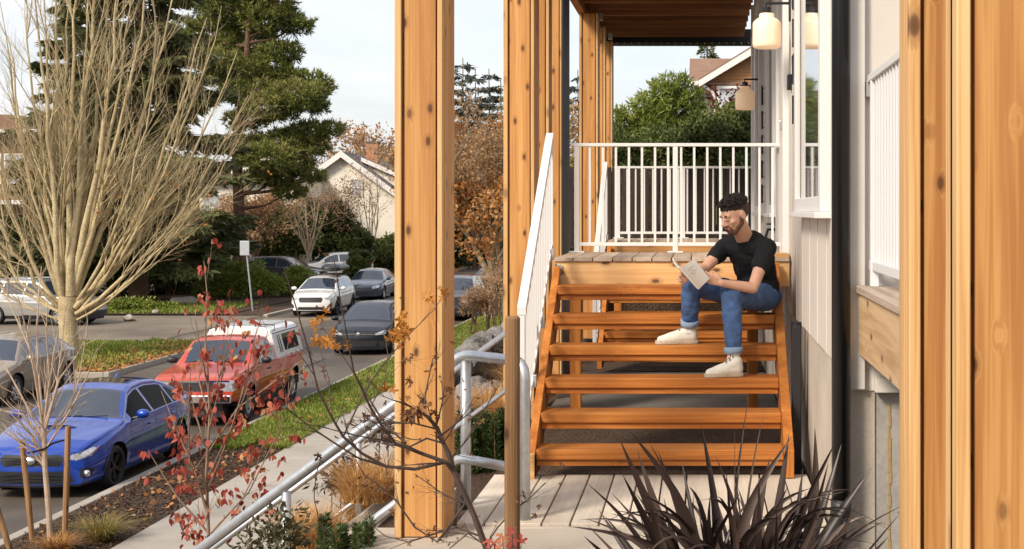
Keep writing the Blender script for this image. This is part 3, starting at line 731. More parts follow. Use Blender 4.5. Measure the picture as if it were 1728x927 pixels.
    ri = np.broadcast_to(np.arange(KK-1), (ny-1, KK-1)).ravel(); yi = np.broadcast_to(np.arange(ny-1)[:, None], (ny-1, KK-1)).ravel()
    rr_ = np.where(ri < K-1, ri, KK-2-ri)   # ring interval index on right half
    rg = np.where(rr_ < nS-1, 0, np.where(rr_ < nS+nG-1, 1, np.where(rr_ < nS+nG+nC-1, 2, 3)))
    yc = (ys[yi]+ys[yi+1])/2; end = np.zeros(len(q), int)
    # caps
    kc = nS+nG+nC
    Mx = 60; s_ = np.linspace(1, -1, Mx+1)
    allV = [V]; allF = [q]; off = len(V)
    for e, i in ((1, 0), (2, ny-1)):
        ring = full[i, :kc]
        cv = np.zeros((kc, Mx+1, 3)); cv[:, :, 0] = ring[:, 0:1]*s_; cv[:, :, 2] = ring[:, 2:3]
        dome = (ring[:, 1:2]-ys[i])*np.abs(s_)**2.2+ys[i]
        pro = s.get('nose', .03)*np.exp(-((ring[:, 2:3]-s.get('nosez', .5))/.2)**2)*(1-s_**2)
        cv[:, :, 1] = dome+(-pro if e == 1 else pro*.6)
        if e == 1: cv[:, :, 1] += lean*np.clip(cv[:, :, 2]-.45, 0, .5)*(1-np.abs(s_)**2.2)
        else: cv[:, :, 1] -= s.get('rlean', 0)*np.clip(cv[:, :, 2]-.8, 0, .9)*(1-np.abs(s_)**2.2)
        J = off+np.arange(kc*(Mx+1)).reshape(kc, Mx+1)
        f = np.stack([J[:-1, :-1], J[:-1, 1:], J[1:, 1:], J[1:, :-1]], -1).reshape(-1, 4)
        if e == 2: f = f[:, ::-1]
        allV.append(cv.reshape(-1, 3)); allF.append(f); off += kc*(Mx+1)
        rg = np.concatenate([rg, np.full(len(f), 4)]); end = np.concatenate([end, np.full(len(f), e)]); yc = np.concatenate([yc, np.full(len(f), ys[i])])
        rr_ = np.concatenate([rr_, np.full(len(f), 0)])
    V = np.concatenate(allV); Q = np.concatenate(allF); cen = V[Q].mean(1)
    cab = np.interp(yc, ys, cabin); Tn = np.interp(yc, ys, T)
    tg = (rr_-(nS-1)+.5)/nG      # 0..1 through the glasshouse band
    ax = np.abs(cen[:, 0])
    sf = ax+np.maximum(cen[:, 1]*1.0, 0); sr = ax+(L-cen[:, 1])
    left = np.ones(len(Q), bool); P_ = []
    def take(nm, mat, mask, mir=False):
        nonlocal left
        mask = mask & left
        if not mask.any(): return
        for sg in ((1, -1) if mir else (0,)):
            mm = mask if sg == 0 else mask & (cen[:, 0]*sg > 0)
            if mm.any(): P_.append((nm, mat, mm))
        left = left & ~mask
    s['parts'](dict(take=take, rg=rg, end=end, y=yc, cen=cen, x=cen[:, 0], ax=ax, z=cen[:, 2], cab=cab, tg=tg, sf=sf, sr=sr, L=L, front=(cen[:, 1] < .9), rear=(cen[:, 1] > L-.9), T=Tn, wr=wr, poly=inpoly))
    P_.insert(0, ('body', s['paint'], left))
    for nm, mat, mm in P_:
        qf = Q[mm]; uq, inv = np.unique(qf, return_inverse=True)
        o = np_mesh(nm, V[uq], inv.reshape(qf.shape), mat, root, smooth=True, world=False)
        if nm in ('door',): pass
    # underside and wheel wells
    mb = MB(); mb.box(-hw+.30, hw-.30, .12, L-.12, .20, .52)
    mb.box(-hw+.10, hw-.10, .9*wheels[0]+.42, wheels[-1]-ra-.02, .22, .5)
    for wy in wheels:
        for sg in (1, -1):
            n = 16; b0 = len(mb.v)
            for k in range(n+1):
                th = math.pi*k/n
                for xx in (hw*.985, hw-.32): mb.v.append((sg*xx, wy+ra*1.01*math.cos(th), rt+ra*1.01*math.sin(th)))
            for k in range(n): a = b0+2*k; mb.f.append((a, a+1, a+3, a+2))
            mb.box(sg*(hw-.33), sg*(hw-.34), wy-ra, wy+ra, .2, rt+ra)
    mb.build('underbody', M['plast'], root, world=False)
    # wheels
    for wy in wheels:
        for sg in (1, -1):
            wheel(root, sg*(hw-.12), wy, rt, sg, s.get('rim', M['alu']), s.get('spokes', 5), s.get('rimr', .70), s.get('twin', True))
    # interpolation helper for trim
    def sx(y, z):
        i = int(np.clip(np.searchsorted(ys, y), 0, ny-1)); return float(sidex(i, np.array([z]))[0])+fb*0
    def belt(y): return float(np.interp(y, ys, B))
    s['_sx'] = sx; s['_belt'] = belt; s['_top'] = lambda y: float(np.interp(y, ys, T)); s['_root'] = root
    # seams & handles
    for sg in (1, -1):
        mb = MB()
        for (ya, za, yb, zb) in s.get('seams', []):
            n = 14; b0 = len(mb.v)
            for k in range(n+1):
                y = ya+(yb-ya)*k/n; z = za+(zb-za)*k/n; x = sx(y, z)+.0025
                wv = (.004, 0) if abs(zb-za) > abs(yb-ya) else (0, .004)
                mb.v.append((sg*x, y-wv[0], z-wv[1])); mb.v.append((sg*x, y+wv[0], z+wv[1]))
            for k in range(n): a = b0+2*k; mb.f.append((a, a+1, a+3, a+2))
        if mb.v: mb.build('door_seam', M['black'], root, world=False)
        for (y, z) in s.get('handles', []):
            x = sx(y, z); MB().box(sg*x-.005, sg*(x+.03), y-.09, y+.09, z-.014, z+.014).build('door_handle', s.get('handlem', s['paint']), root, bevel=.008, world=False)
        if 'mirror' in s:
            y, z = s['mirror']; x = sx(y, belt(y)-.02)
            mm = Matrix.Rotation(R(-12*sg), 3, 'Z')
            q = MB().ell((sg*(x+.13), y, z+.02), .115, .075, .075, mm, 16, 10).build('mirror', s.get('mirrorm', s['paint']), root, smooth=True, world=False)
            MB().tube([(sg*(x-.03), y+.0, z-.05), (sg*(x+.07), y, z-.03)], .022, 8).build('mirror_stalk', M['plast'], q, world=False)
    if 'plate' in s:
        px_, z, py_ = s['plate']
        q = MB().box(px_-.155, px_+.155, py_-.012, py_, z-.08, z+.08).build('licence_plate', M['plate'], root, bevel=.004, world=False)
    return root
def wheel(root, x, y, r, sg, rim, ns, rr, twin=True):
    My = Matrix.Translation((x, y, r)) @ Matrix.Rotation(R(90*sg), 4, 'Y')
    hw = .105; ri = r*rr
    pr = [(ri, -hw), (r*.93, -hw), (r*.985, -hw*.8), (r, -hw*.4), (r, hw*.4), (r*.985, hw*.8), (r*.93, hw), (ri+.01, hw*1.02), (ri, hw*.9)]
    t = MB().lathe(pr, 36, My).build('wheel', M['rubber'], root, smooth=True, world=False)
    m = MB(); m.lathe([(ri, hw*.88), (ri-.012, hw*.9), (ri-.022, hw*.5), (ri-.03, -hw*.5)], 36, My)
    for k in range(ns):
        for dth in ((-.10, .10) if twin else (0,)):
            th = 2*math.pi*k/ns+dth*1.6; c, s_ = math.cos(th), math.sin(th)
            w = .016 if twin else .035
            th0 = 2*math.pi*k/ns; c0, s0 = math.cos(th0), math.sin(th0)
            a = Vector((c0*.035, s0*.035, hw*.62)); b = Vector((c*(ri-.01), s_*(ri-.01), hw*.80))
            d = Vector((-s_, c, 0))*w; dd = Vector((0, 0, .02))
            vs = [a-d, a+d, b+d*1.1, b-d*1.1, a-d-dd, a+d-dd, b+d-dd, b-d-dd]
            m.add([My @ p for p in vs], [(0, 1, 2, 3), (0, 4, 5, 1), (1, 5, 6, 2), (2, 6, 7, 3), (3, 7, 4, 0)])
    m.lathe([(0, hw*.72), (.045, hw*.72), (.055, hw*.6), (.055, hw*.3)], 16, My)
    m.build('rim', rim, t, world=False)
    MB().lathe([(0, hw*.05), (ri-.03, hw*.05), (ri-.03, -hw*.3)], 24, My).build('brake_disc', M['plast'], t, world=False)

def std_glass(k, ws, rw, sides, ga=M['glass'], tint=None, top_t=.94, lo=.08, wsw=.93):
    """ws/rw: (y0,y1) of wind/rear screen on the top band; sides: list of (y0,y1,slant0,slant1)"""
    take = k['take']
    take('windscreen', ga, (k['rg'] == 3) & (k['y'] > ws[0]) & (k['y'] < ws[1]))
    if rw: take('rear_window', ga, (k['rg'] == 3) & (k['y'] > rw[0]) & (k['y'] < rw[1]))
    for (a, b, sa, sb) in sides:
        m = (k['rg'] == 1) & (k['tg'] > lo) & (k['tg'] < top_t) & (k['cab'] > .09)
        dz = k['z']-.95
        m &= (k['y'] > a+sa*dz) & (k['y'] < b+sb*dz)
        take('side_window', tint or ga, m, True)

TG = plain('tinted glass', (.004, .004, .005), .15, spec=.3); TG.node_tree.nodes['Principled BSDF'].inputs['IOR'].default_value = 1.12; TG.node_tree.nodes['Principled BSDF'].inputs['Specular Tint'].default_value = (.16, .17, .2, 1)
# --- blue sport sedan
def p_blue(k):
    std_glass(k, (1.36, 2.02), (3.42, 4.02), [(1.62, 2.44, .0, 0), (2.50, 3.32, 0, 0), (3.37, 3.72, 0, -.3)], tint=TG)
    t = k['take']; z, sf, P0 = k['z'], k['sf'], k['poly']; f = k['front'] & ((k['rg'] == 4) | (k['rg'] <= 3))
    t('grille', M['plast'], f & P0(sf, z, [(-.1, .50), (.44, .50), (.53, .60), (.47, .665), (-.1, .665)]) & (k['cen'][:, 1] < .3))
    t('headlight', M['lamp'], f & P0(sf, z, [(.60, .60), (.72, .575), (1.05, .62), (1.22, .71), (1.16, .735), (.66, .665)]), True)
    t('indicator', M['amber'], f & P0(sf, z, [(1.05, .62), (1.22, .71), (1.30, .75), (1.27, .72), (1.20, .67)]), True)
    t('lower_grille', M['plast'], f & P0(sf, z, [(-.1, .235), (.62, .235), (.70, .27), (.60, .42), (-.1, .42)]) & (k['cen'][:, 1] < .35))
    t('fog_recess', M['plast'], f & P0(sf, z, [(.80, .30), (1.08, .34), (1.12, .44), (.78, .455)]), True)
    t('splitter', M['black'], f & (z < .225) & (k['rg'] != 3))
    t('sunroof', M['glass'], (k['rg'] == 3) & (k['y'] > 2.28) & (k['y'] < 2.95) & (k['ax'] < .42))
    rr = k['rear']; t('tail_light', M['redl'], rr & P0(k['sr'], z, [(.55, .80), (1.25, .84), (1.2, .97), (.55, .93)]) & (k['rg'] != 3), True)
    t('side_skirt', M['black'], (k['rg'] == 0) & (z < .225))
BLUE = dict(L=4.6, W=1.83, H=1.475, paint=paint('blue car paint', (.002, .048, .38), .28, .28), wheels=(.92, 3.57), tyre=.335, arch=.385, rim=M['alud'], spokes=5, rimr=.74,
    top=[(0, .70), (.10, .755), (.35, .83), (.9, .925), (1.28, .985), (1.38, 1.02), (2.0, 1.375), (2.3, 1.44), (2.75, 1.465), (3.2, 1.43), (3.45, 1.36), (4.02, 1.12), (4.15, 1.09), (4.55, 1.06), (4.6, .98)],
    belt=[(0, .60), (.3, .70), (.9, .84), (1.4, .93), (2.5, .965), (3.6, 1.0), (4.3, 1.0), (4.6, .92)],
    plan=[(0, .80), (.15, .88), (.45, .955), (.9, .985), (1.8, 1.0), (3.4, 1.0), (4.2, .96), (4.6, .84)],
    bot=[(0, .19), (.5, .20), (4.0, .20), (4.3, .27), (4.6, .34)], roofw=.58, parts=p_blue, fbulge=.20, rbulge=.14, lean=.10, nose=.03,
    seams=[(1.47, .26, 1.50, .93), (2.47, .24, 2.48, .96), (3.30, .50, 3.42, .97), (1.47, .26, 3.05, .255)], handles=[(2.28, .82), (3.22, .85)], mirror=(1.66, 1.03), flare=.022, n=(40, 16, 6, 40))
c1 = make_car('parked_car', 'bright blue sport sedan with hood scoop parked nearest at the kerb', 'car', (-9.93, 22.0, 0), 0, BLUE, res=.016)
c1.scale = (1, 1.05, 1)
hm = lambda mb, nm, mat, r, **k: mb.build(nm, mat, r, world=False, **k)
# hood scoop
sc_ = MB(); n = 14
for i in range(n+1):
    u = -1+2*i/n; h = .065*(1-abs(u)**3)
    sc_.v += [(.36*u, .88, .905+.012*(1-u*u)), (.36*u, .86, .925+h), (.36*u, 1.0, .945+h), (.33*u, 1.26, .975+.02*(1-u*u))]
for i in range(n):
    a = 4*i
    for j in (1, 2): sc_.f.append((a+j, a+4+j, a+5+j, a+1+j))
hm(sc_, 'hood_scoop', BLUE['paint'], c1, smooth=True)
sd_ = MB()
for i in range(n+1):
    u = -1+2*i/n; h = .065*(1-abs(u)**3)
    sd_.v += [(.355*u, .872, .90+.012*(1-u*u)), (.355*u, .868, .922+h)]
for i in range(n): a = 2*i; sd_.f.append((a, a+2, a+3, a+1))
hm(sd_, 'scoop_opening', M['black'], c1)
g_ = MB()
for z in (.545, .585, .625): g_.box(-.42, .42, -.035, -.022, z-.006, z+.006)
hm(g_, 'grille_bar', M['alud'], c1)
g_ = MB()
for z in (.28, .33, .38): g_.box(-.52, .52, -.03, -.018, z-.006, z+.006)
hm(g_, 'grille_bar', M['alud'], c1)
e_ = MB(); e_.lathe([(0, .012), (.05, .012), (.058, 0)], 20, Matrix.Translation((0, -.042, .585)) @ Matrix.Rotation(R(90), 4, 'X') @ Matrix.Scale(1.5, 4, (1, 0, 0)))
hm(e_, 'emblem', M['chrome'], c1, smooth=True)
for sg in (1, -1):
    f_ = MB(); f_.lathe([(0, .03), (.045, .02), (.052, 0)], 20, Matrix.Translation((sg*.80, .085, .385)) @ Matrix.Rotation(R(90), 4, 'X'))
    hm(f_, 'fog_lamp', M['chrome'], c1, smooth=True)
    w_ = MB(); w_.tube([(sg*.05-.5*(sg > 0)+.05, 1.34, 1.035), (sg*.05-.5*(sg > 0)+.62, 1.37, 1.06)], .008, 6); hm(w_, 'wiper', M['black'], c1)
ft = MB(); ft.prism([(3.0, 1.475), (3.2, 1.455), (3.19, 1.53), (3.14, 1.53)], 'x', -.012, .012); hm(ft, 'roof_antenna', BLUE['paint'], c1, bevel=.003)
ps = MB(); ps.add([(-.18, 1.455, 1.095), (.12, 1.455, 1.095), (.10, 1.53, 1.136), (-.14, 1.53, 1.136)], [(0, 1, 2, 3)]); hm(ps, 'paper_permit', M['plate'], c1)

# --- black hatchback
def p_black(k):
    std_glass(k, (1.02, 1.70), (3.95, 4.2), [(1.35, 2.1, 0, 0), (2.16, 2.95, 0, 0), (3.0, 3.5, 0, -.2)])
    t = k['take']; z, sf, P0 = k['z'], k['sf'], k['poly']; f = k['front']
    t('headlight', M['lamp'], f & P0(sf, z, [(.52, .60), (.98, .63), (1.12, .73), (1.0, .745), (.55, .655)]), True)
    t('grille', M['plast'], f & P0(sf, z, [(-.1, .60), (.52, .60), (.54, .655), (-.1, .655)]) & (k['cen'][:, 1] < .3))
    t('lower_grille', M['plast'], f & P0(sf, z, [(-.1, .27), (.55, .27), (.60, .44), (-.1, .44)]) & (k['cen'][:, 1] < .35))
    t('fog_recess', M['plast'], f & P0(sf, z, [(.68, .29), (1.0, .32), (1.0, .43), (.66, .42)]), True)
    t('tail_light', M['redl'], k['rear'] & P0(k['sr'], z, [(.5, .80), (1.1, .84), (1.1, .95), (.5, .93)]), True)
HATCH = dict(L=4.25, W=1.80, H=1.47, paint=paint('black blue paint', (.003, .005, .010), 0, .3, 0, .3), wheels=(.86, 3.46), rim=M['alu'],
    top=[(0, .66), (.10, .72), (.35, .80), (.85, .90), (.98, .95), (1.70, 1.36), (2.0, 1.43), (2.6, 1.455), (3.4, 1.42), (3.85, 1.34), (4.2, 1.0), (4.25, .85)],
    belt=[(0, .58), (.3, .68), (.9, .85), (1.4, .91), (2.5, .94), (3.8, .98), (4.25, .80)],
    plan=[(0, .82), (.15, .90), (.45, .965), (1.0, 1.0), (3.4, 1.0), (4.0, .95), (4.25, .86)],
    bot=[(0, .17), (3.8, .2), (4.25, .3)], roofw=.62, parts=p_black, fbulge=.16, rbulge=.12, lean=.06, mirror=(1.28, 1.0), plate=(0, .50, .0),
    seams=[(1.2, .26, 1.2, .9), (2.13, .24, 2.13, .93)], handles=[(1.95, .80)])
c2 = make_car('parked_car', 'black hatchback parked facing the camera behind the red pickup', 'car', (-10.13, 44.0, 0), 0, HATCH, res=.03)
e_ = MB(); e_.lathe([(0, .014), (.055, .014), (.062, 0)], 24, Matrix.Translation((0, -.035, .63)) @ Matrix.Rotation(R(90), 4, 'X')); hm(e_, 'emblem', M['chrome'], c2, smooth=True)
e_ = MB(); ev = [(-.036, .65), (-.014, .605), (0, .636), (.014, .605), (.036, .65)]; e_.tube([(x, -.053, z) for x, z in ev], .004, 5); hm(e_, 'emblem_mark', M['plast'], c2)
e_ = MB(); e_.box(-.50, -.065, -.036, -.028, .625, .636); e_.box(.065, .50, -.036, -.028, .625, .636); hm(e_, 'chrome_strip', M['chrome'], c2)

# --- white crossover with roof box
def p_cross(k):
    std_glass(k, (1.02, 1.78), (4.15, 4.40), [(1.34, 2.15, 0, 0), (2.21, 3.05, 0, 0), (3.1, 3.7, 0, -.25)])
    t = k['take']; z, sf, P0 = k['z'], k['sf'], k['poly']; f = k['front']
    t('headlight', M['lamp'], f & P0(sf, z, [(.56, .70), (.85, .69), (1.12, .77), (1.08, .83), (.60, .76)]), True)
    t('grille', M['plast'], f & P0(sf, z, [(-.1, .58), (.45, .58), (.54, .70), (.48, .78), (-.1, .78)]) & (k['cen'][:, 1] < .3))
    t('lower_grille', M['plast'], f & P0(sf, z, [(-.1, .28), (.60, .28), (.52, .40), (-.1, .40)]) & (k['cen'][:, 1] < .35))
    t('fog_recess', M['plast'], f & P0(sf, z, [(.74, .34), (1.05, .36), (1.02, .58), (.80, .50)]), True)
    t('cladding', M['plast'], (k['rg'] == 0) & (z < .34)); t('tail_light', M['redl'], k['rear'] & P0(k['sr'], z, [(.5, .90), (1.15, .92), (1.15, 1.06), (.5, 1.04)]) & (k['rg'] != 3), True)
    ar = np.zeros(len(z), bool)
    for wy in (.9, 3.57): t('arch_trim', M['plast'], (np.hypot(k['y']-wy, z-.35) < .455) & (k['rg'] == 0) & (z > .3), True)
CROSS = dict(L=4.47, W=1.82, H=1.56, paint=paint('white paint', (.72, .71, .69), .0, .3), wheels=(.9, 3.57), tyre=.35, arch=.40, rim=M['alud'],
    top=[(0, .80), (.08, .86), (.35, .93), (.9, 1.01), (1.0, 1.05), (1.75, 1.46), (2.1, 1.54), (2.8, 1.56), (3.6, 1.53), (4.1, 1.44), (4.40, 1.05), (4.47, .95)],
    belt=[(0, .70), (.3, .80), (.9, .95), (1.4, 1.0), (2.5, 1.03), (3.8, 1.08), (4.47, .90)],
    plan=[(0, .84), (.15, .92), (.45, .97), (1.0, 1.0), (3.5, 1.0), (4.2, .95), (4.47, .86)],
    bot=[(0, .26), (3.9, .28), (4.47, .4)], roofw=.62, parts=p_cross, fbulge=.15, rbulge=.12, lean=.04, mirror=(1.30, 1.08), plate=(0, .50, .0), mirrorm=None,
    seams=[(1.2, .36, 1.2, .98), (2.18, .35, 2.18, 1.02)], handles=[(1.98, .88), (2.9, .92)])
CROSS['mirrorm'] = CROSS['paint']
c3 = make_car('parked_car', 'white crossover facing the camera with a black roof box on top', 'car', (-15.75, 60.0, 0), 0, CROSS, res=.035)
rx = thing('roof_box', 'black aerodynamic roof box on the white crossover', 'roof box', (-15.4, 62.6, 1.60))
mb = MB(); n = 18
for i in range(n+1):
    u = i/n; yy = -1.05+2.1*u; h = .40*min(1, (u*5)**.6)*(1-.35*u**3); ww = .40*min(1, (u*6+.15)**.5)
    for j in range(12):
        th = 2*math.pi*j/12; c, s_ = math.cos(th), math.sin(th)
        mb.v.append((ww*abs(c)**.6*(1 if c > 0 else -1), yy, .28+(h*.5)*abs(s_)**.7*(1 if s_ > 0 else -1)*(1 if s_ > 0 else .6)))
for i in range(n):
    for j in range(12): mb.f.append((i*12+j, i*12+(j+1) % 12, (i+1)*12+(j+1) % 12, (i+1)*12+j))
mb.f.append(tuple(range(12))); mb.f.append(tuple(n*12+j for j in range(12))[::-1])
mb.build('box_shell', plain('roof box plastic', (.03, .03, .035), .35), rx, smooth=True, world=False)
for yy in (-.5, .5): MB().box(-.62, .55, yy-.03, yy+.03, .02, .06).build('cross_bar', M['plast'], rx, bevel=.008, world=False)
for sg in (-1, 1):
    MB().tube([(sg*.60, 1.9, 1.54), (sg*.62, 2.1, 1.60), (sg*.62, 3.4, 1.59), (sg*.60, 3.7, 1.53)], .018, 8).build('roof_rail', M['plast'], c3, world=False, smooth=True)

# --- generic sedan
def mk_sedan_parts(ws=(1.10, 1.78), rw=(3.45, 4.0), cut=3.6):
    def p(k):
        std_glass(k, ws, rw, [(1.45, 2.2, 0, 0), (2.26, 3.05, 0, 0), (3.10, cut, 0, -.25)])
        t = k['take']; z, sf, P0 = k['z'], k['sf'], k['poly']; f = k['front']
        t('headlight', M['lamp'], f & P0(sf, z, [(.50, .56), (.95, .60), (1.15, .70), (1.05, .73), (.52, .66)]), True)
        t('grille', M['plast'], f & P0(sf, z, [(-.1, .50), (.42, .50), (.48, .62), (-.1, .62)]) & (k['cen'][:, 1] < .3))
        t('lower_grille', M['plast'], f & P0(sf, z, [(-.1, .24), (.60, .24), (.55, .36), (-.1, .36)]) & (k['cen'][:, 1] < .35))
        t('tail_light', M['redl'], k['rear'] & P0(k['sr'], z, [(.45, .78), (1.1, .80), (1.15, .93), (.45, .92)]) & (k['rg'] != 3), True)
    return p
def sedan(col, nm, flake=.4, dirt=0, **kw):
    d = dict(L=4.6, W=1.78, H=1.44, paint=paint(nm, col, flake, .32, dirt), wheels=(.92, 3.62), rim=M['alu'],
    top=[(0, .66), (.10, .71), (.35, .77), (.95, .89), (1.08, .93), (1.78, 1.34), (2.1, 1.41), (2.7, 1.435), (3.2, 1.40), (3.5, 1.33), (4.05, 1.06), (4.2, 1.02), (4.52, .99), (4.6, .90)],
    belt=[(0, .56), (.3, .66), (.9, .82), (1.4, .90), (2.5, .93), (3.8, .96), (4.3, .93), (4.6, .82)],
    plan=[(0, .80), (.15, .88), (.45, .955), (1.0, 1.0), (3.5, 1.0), (4.2, .95), (4.6, .82)],
    bot=[(0, .2), (3.9, .2), (4.6, .34)], roofw=.58, parts=mk_sedan_parts(), fbulge=.2, rbulge=.16, lean=.08, mirror=(1.36, .97),
    seams=[(1.25, .26, 1.25, .88), (2.23, .24, 2.23, .92), (3.05, .5, 3.12, .94)], handles=[(2.03, .78), (2.92, .80)])
    d.update(kw); return d
make_car('parked_car', 'beige gold sedan half hidden by bare twigs at the left edge', 'car', (-16.05, 32.0, 0), 0, sedan((.30, .245, .185), 'champagne paint', .35, .06, spokes=6), res=.025)
make_car('parked_car', 'dark blue sedan parked behind the white crossover', 'car', (-16.15, 71.0, 0), R(1), sedan((.03, .045, .075), 'navy paint', .5), res=.04)
make_car('parked_car', 'white car mostly hidden behind hedge and dark tree trunks', 'car', (-28.6, 86, 0), R(78), sedan((.6, .6, .6), 'white sedan paint', 0), res=.05)
make_car('parked_car', 'black sedan with red tail lights beside the autumn tree trunk', 'car', (-10.45, 78.0, 0), R(180), sedan((.01, .01, .013), 'black sedan paint', .3, W=1.82), res=.04)
# --- SUVs
def mk_suv_parts(slots=False):
    def p(k):
        std_glass(k, (1.20, 1.92), (4.42, 4.58), [(1.55, 2.4, 0, 0), (2.46, 3.35, 0, 0), (3.41, 4.05, 0, -.15)])
        t = k['take']; z, sf, P0 = k['z'], k['sf'], k['poly']; f = k['front']
        if slots:
            gm = f & P0(sf, z, [(-.1, .70), (.70, .70), (.70, .86), (-.1, .86)])
            t('grille', M['plast'], gm & (np.abs(((sf+.085) % .17)-.085) < .06))
            t('headlight', M['lamp'], f & P0(sf, z, [(.76, .86), (1.10, .90), (1.12, .93), (.76, .92)]), True)
            t('fog_lamp', M['lamp'], f & P0(sf, z, [(.72, .62), (1.0, .63), (1.0, .70), (.72, .69)]), True)
            t('lower_grille', M['plast'], f & (z < .54) & (k['rg'] != 3))
        else:
            t('headlight', M['lamp'], f & P0(sf, z, [(.56, .72), (.95, .74), (1.15, .84), (1.08, .88), (.58, .82)]), True)
            t('grille', M['plast'], f & P0(sf, z, [(-.1, .62), (.50, .62), (.54, .80), (-.1, .80)]) & (k['cen'][:, 1] < .3))
            t('lower_grille', M['plast'], f & P0(sf, z, [(-.1, .30), (.6, .30), (.56, .46), (-.1, .46)]) & (k['cen'][:, 1] < .35))
        t('cladding', M['plast'], (k['rg'] == 0) & (z < .36))
        t('tail_light', M['redl'], k['rear'] & P0(k['sr'], z, [(.58, .92), (1.15, .96), (1.2, 1.12), (.62, 1.12)]) & (k['rg'] != 3), True)
        t('rear_window', M['glass'], (k['end'] == 2) & (z > 1.08) & (k['ax'] < .58) & (z < 1.5))
        t('rear_bumper', M['plast'], (k['end'] == 2) & (z < .55))
    return p
def suv(col, nm, flake=.4, slots=False, **kw):
    d = dict(L=4.62, W=1.86, H=1.68, paint=paint(nm, col, flake, .32), wheels=(.92, 3.62), tyre=.36, arch=.41, rim=M['alu'],
    top=[(0, .86), (.08, .92), (.35, .98), (1.05, 1.07), (1.18, 1.11), (1.92, 1.57), (2.3, 1.655), (3.0, 1.67), (3.9, 1.63), (4.40, 1.55), (4.58, 1.18), (4.62, 1.10)],
    belt=[(0, .76), (.3, .86), (.9, 1.0), (1.4, 1.05), (2.5, 1.08), (3.8, 1.12), (4.62, 1.02)],
    plan=[(0, .84), (.15, .92), (.45, .97), (1.0, 1.0), (3.6, 1.0), (4.35, .96), (4.62, .88)],
    bot=[(0, .28), (3.9, .28), (4.62, .38)], roofw=.66, parts=mk_suv_parts(slots), fbulge=.15, rbulge=.12, lean=.04, mirror=(1.45, 1.13),
    seams=[(1.35, .38, 1.35, 1.02), (2.43, .36, 2.43, 1.06), (3.35, .6, 3.42, 1.08)], handles=[(2.2, .93), (3.15, .96)])
    d.update(kw); return d
j_ = make_car('parked_suv', 'silver SUV with slotted grille on the driveway behind the bare tree', 'SUV', (-22.3, 54.8, .09), R(77), suv((.46, .46, .45), 'silver paint', .6, True, plate=(0, .62, 0), lean=0, fbulge=.12, rim=M['alu'], spokes=8), res=.03)
for sg in (-1, 1): MB().tube([(sg*.66, 2.0, 1.62), (sg*.68, 2.2, 1.70), (sg*.68, 4.1, 1.67), (sg*.66, 4.3, 1.60)], .02, 8).build('roof_rail', M['chrome'], j_, world=False, smooth=True)
make_car('parked_suv', 'dark grey SUV between the clipped bushes on the far driveway', 'SUV', (-20.9, 82.5, .09), R(82), suv((.085, .09, .10), 'grey paint', .6), res=.04)
c_w = make_car('parked_suv', 'white SUV with rear to the right beside the dark grey one', 'SUV', (-24.4, 89.5, .09), R(-62), suv((.62, .61, .60), 'white suv paint', 0), res=.04)
make_car('parked_suv', 'distant white SUV seen from behind below the cream house', 'SUV', (-24.9, 104.0, .05), R(-155), suv((.65, .64, .62), 'far white paint', 0), res=.05)
make_car('parked_suv', 'dark SUV whose front shows between the thick post and the next', 'SUV', (-9.75, 57.5, 0), 0, suv((.02, .022, .027), 'dark suv paint', .3), res=.04)
# --- red pickup with white canopy
def p_truck(k):
    M_ = k['take']; y, z, rg, sf, P0 = k['y'], k['z'], k['rg'], k['sf'], k['poly']
    M_('windscreen', M['glass'], (rg == 3) & (y > 1.42) & (y < 1.98) & (k['ax'] < .62))
    for a, b in ((1.78, 2.42), (2.53, 2.92)):
        M_('side_window', M['glass'], (rg == 1) & (k['tg'] > .10) & (k['tg'] < .90) & (k['cab'] > .12) & (y > a) & (y < b) & (y < 3.0), True)
    f = k['front']
    M_('headlight', M['lamp'], f & P0(sf, z, [(.50, .72), (.98, .72), (.98, .90), (.50, .90)]), True)
    M_('indicator', M['amber'], f & P0(sf, z, [(.98, .72), (1.08, .74), (1.06, .90), (.98, .90)]), True)
    M_('grille', M['plast'], f & P0(sf, z, [(-.1, .72), (.47, .72), (.47, .90), (-.1, .90)]) & (k['cen'][:, 1] < .3))
    M_('grille_frame', M['chrome'], f & P0(sf, z, [(-.1, .90), (.98, .90), (.98, .935), (-.1, .935)]) & (k['cen'][:, 1] < .4))
    M_('bed_trim', M['rubber'], (y > 3.12) & (rg == 3))
    ar = np.zeros(len(z), bool)
    for wy in (.92, 4.22): M_('arch_trim', M['galv'], (np.abs(np.hypot(y-wy, z-.37)-.455) < .028) & (rg == 0), True)
    M_('tail_light', M['redl'], k['rear'] & P0(k['sr'], z, [(.70, .78), (.96, .78), (.96, 1.02), (.70, 1.02)]) & (rg != 3), True)
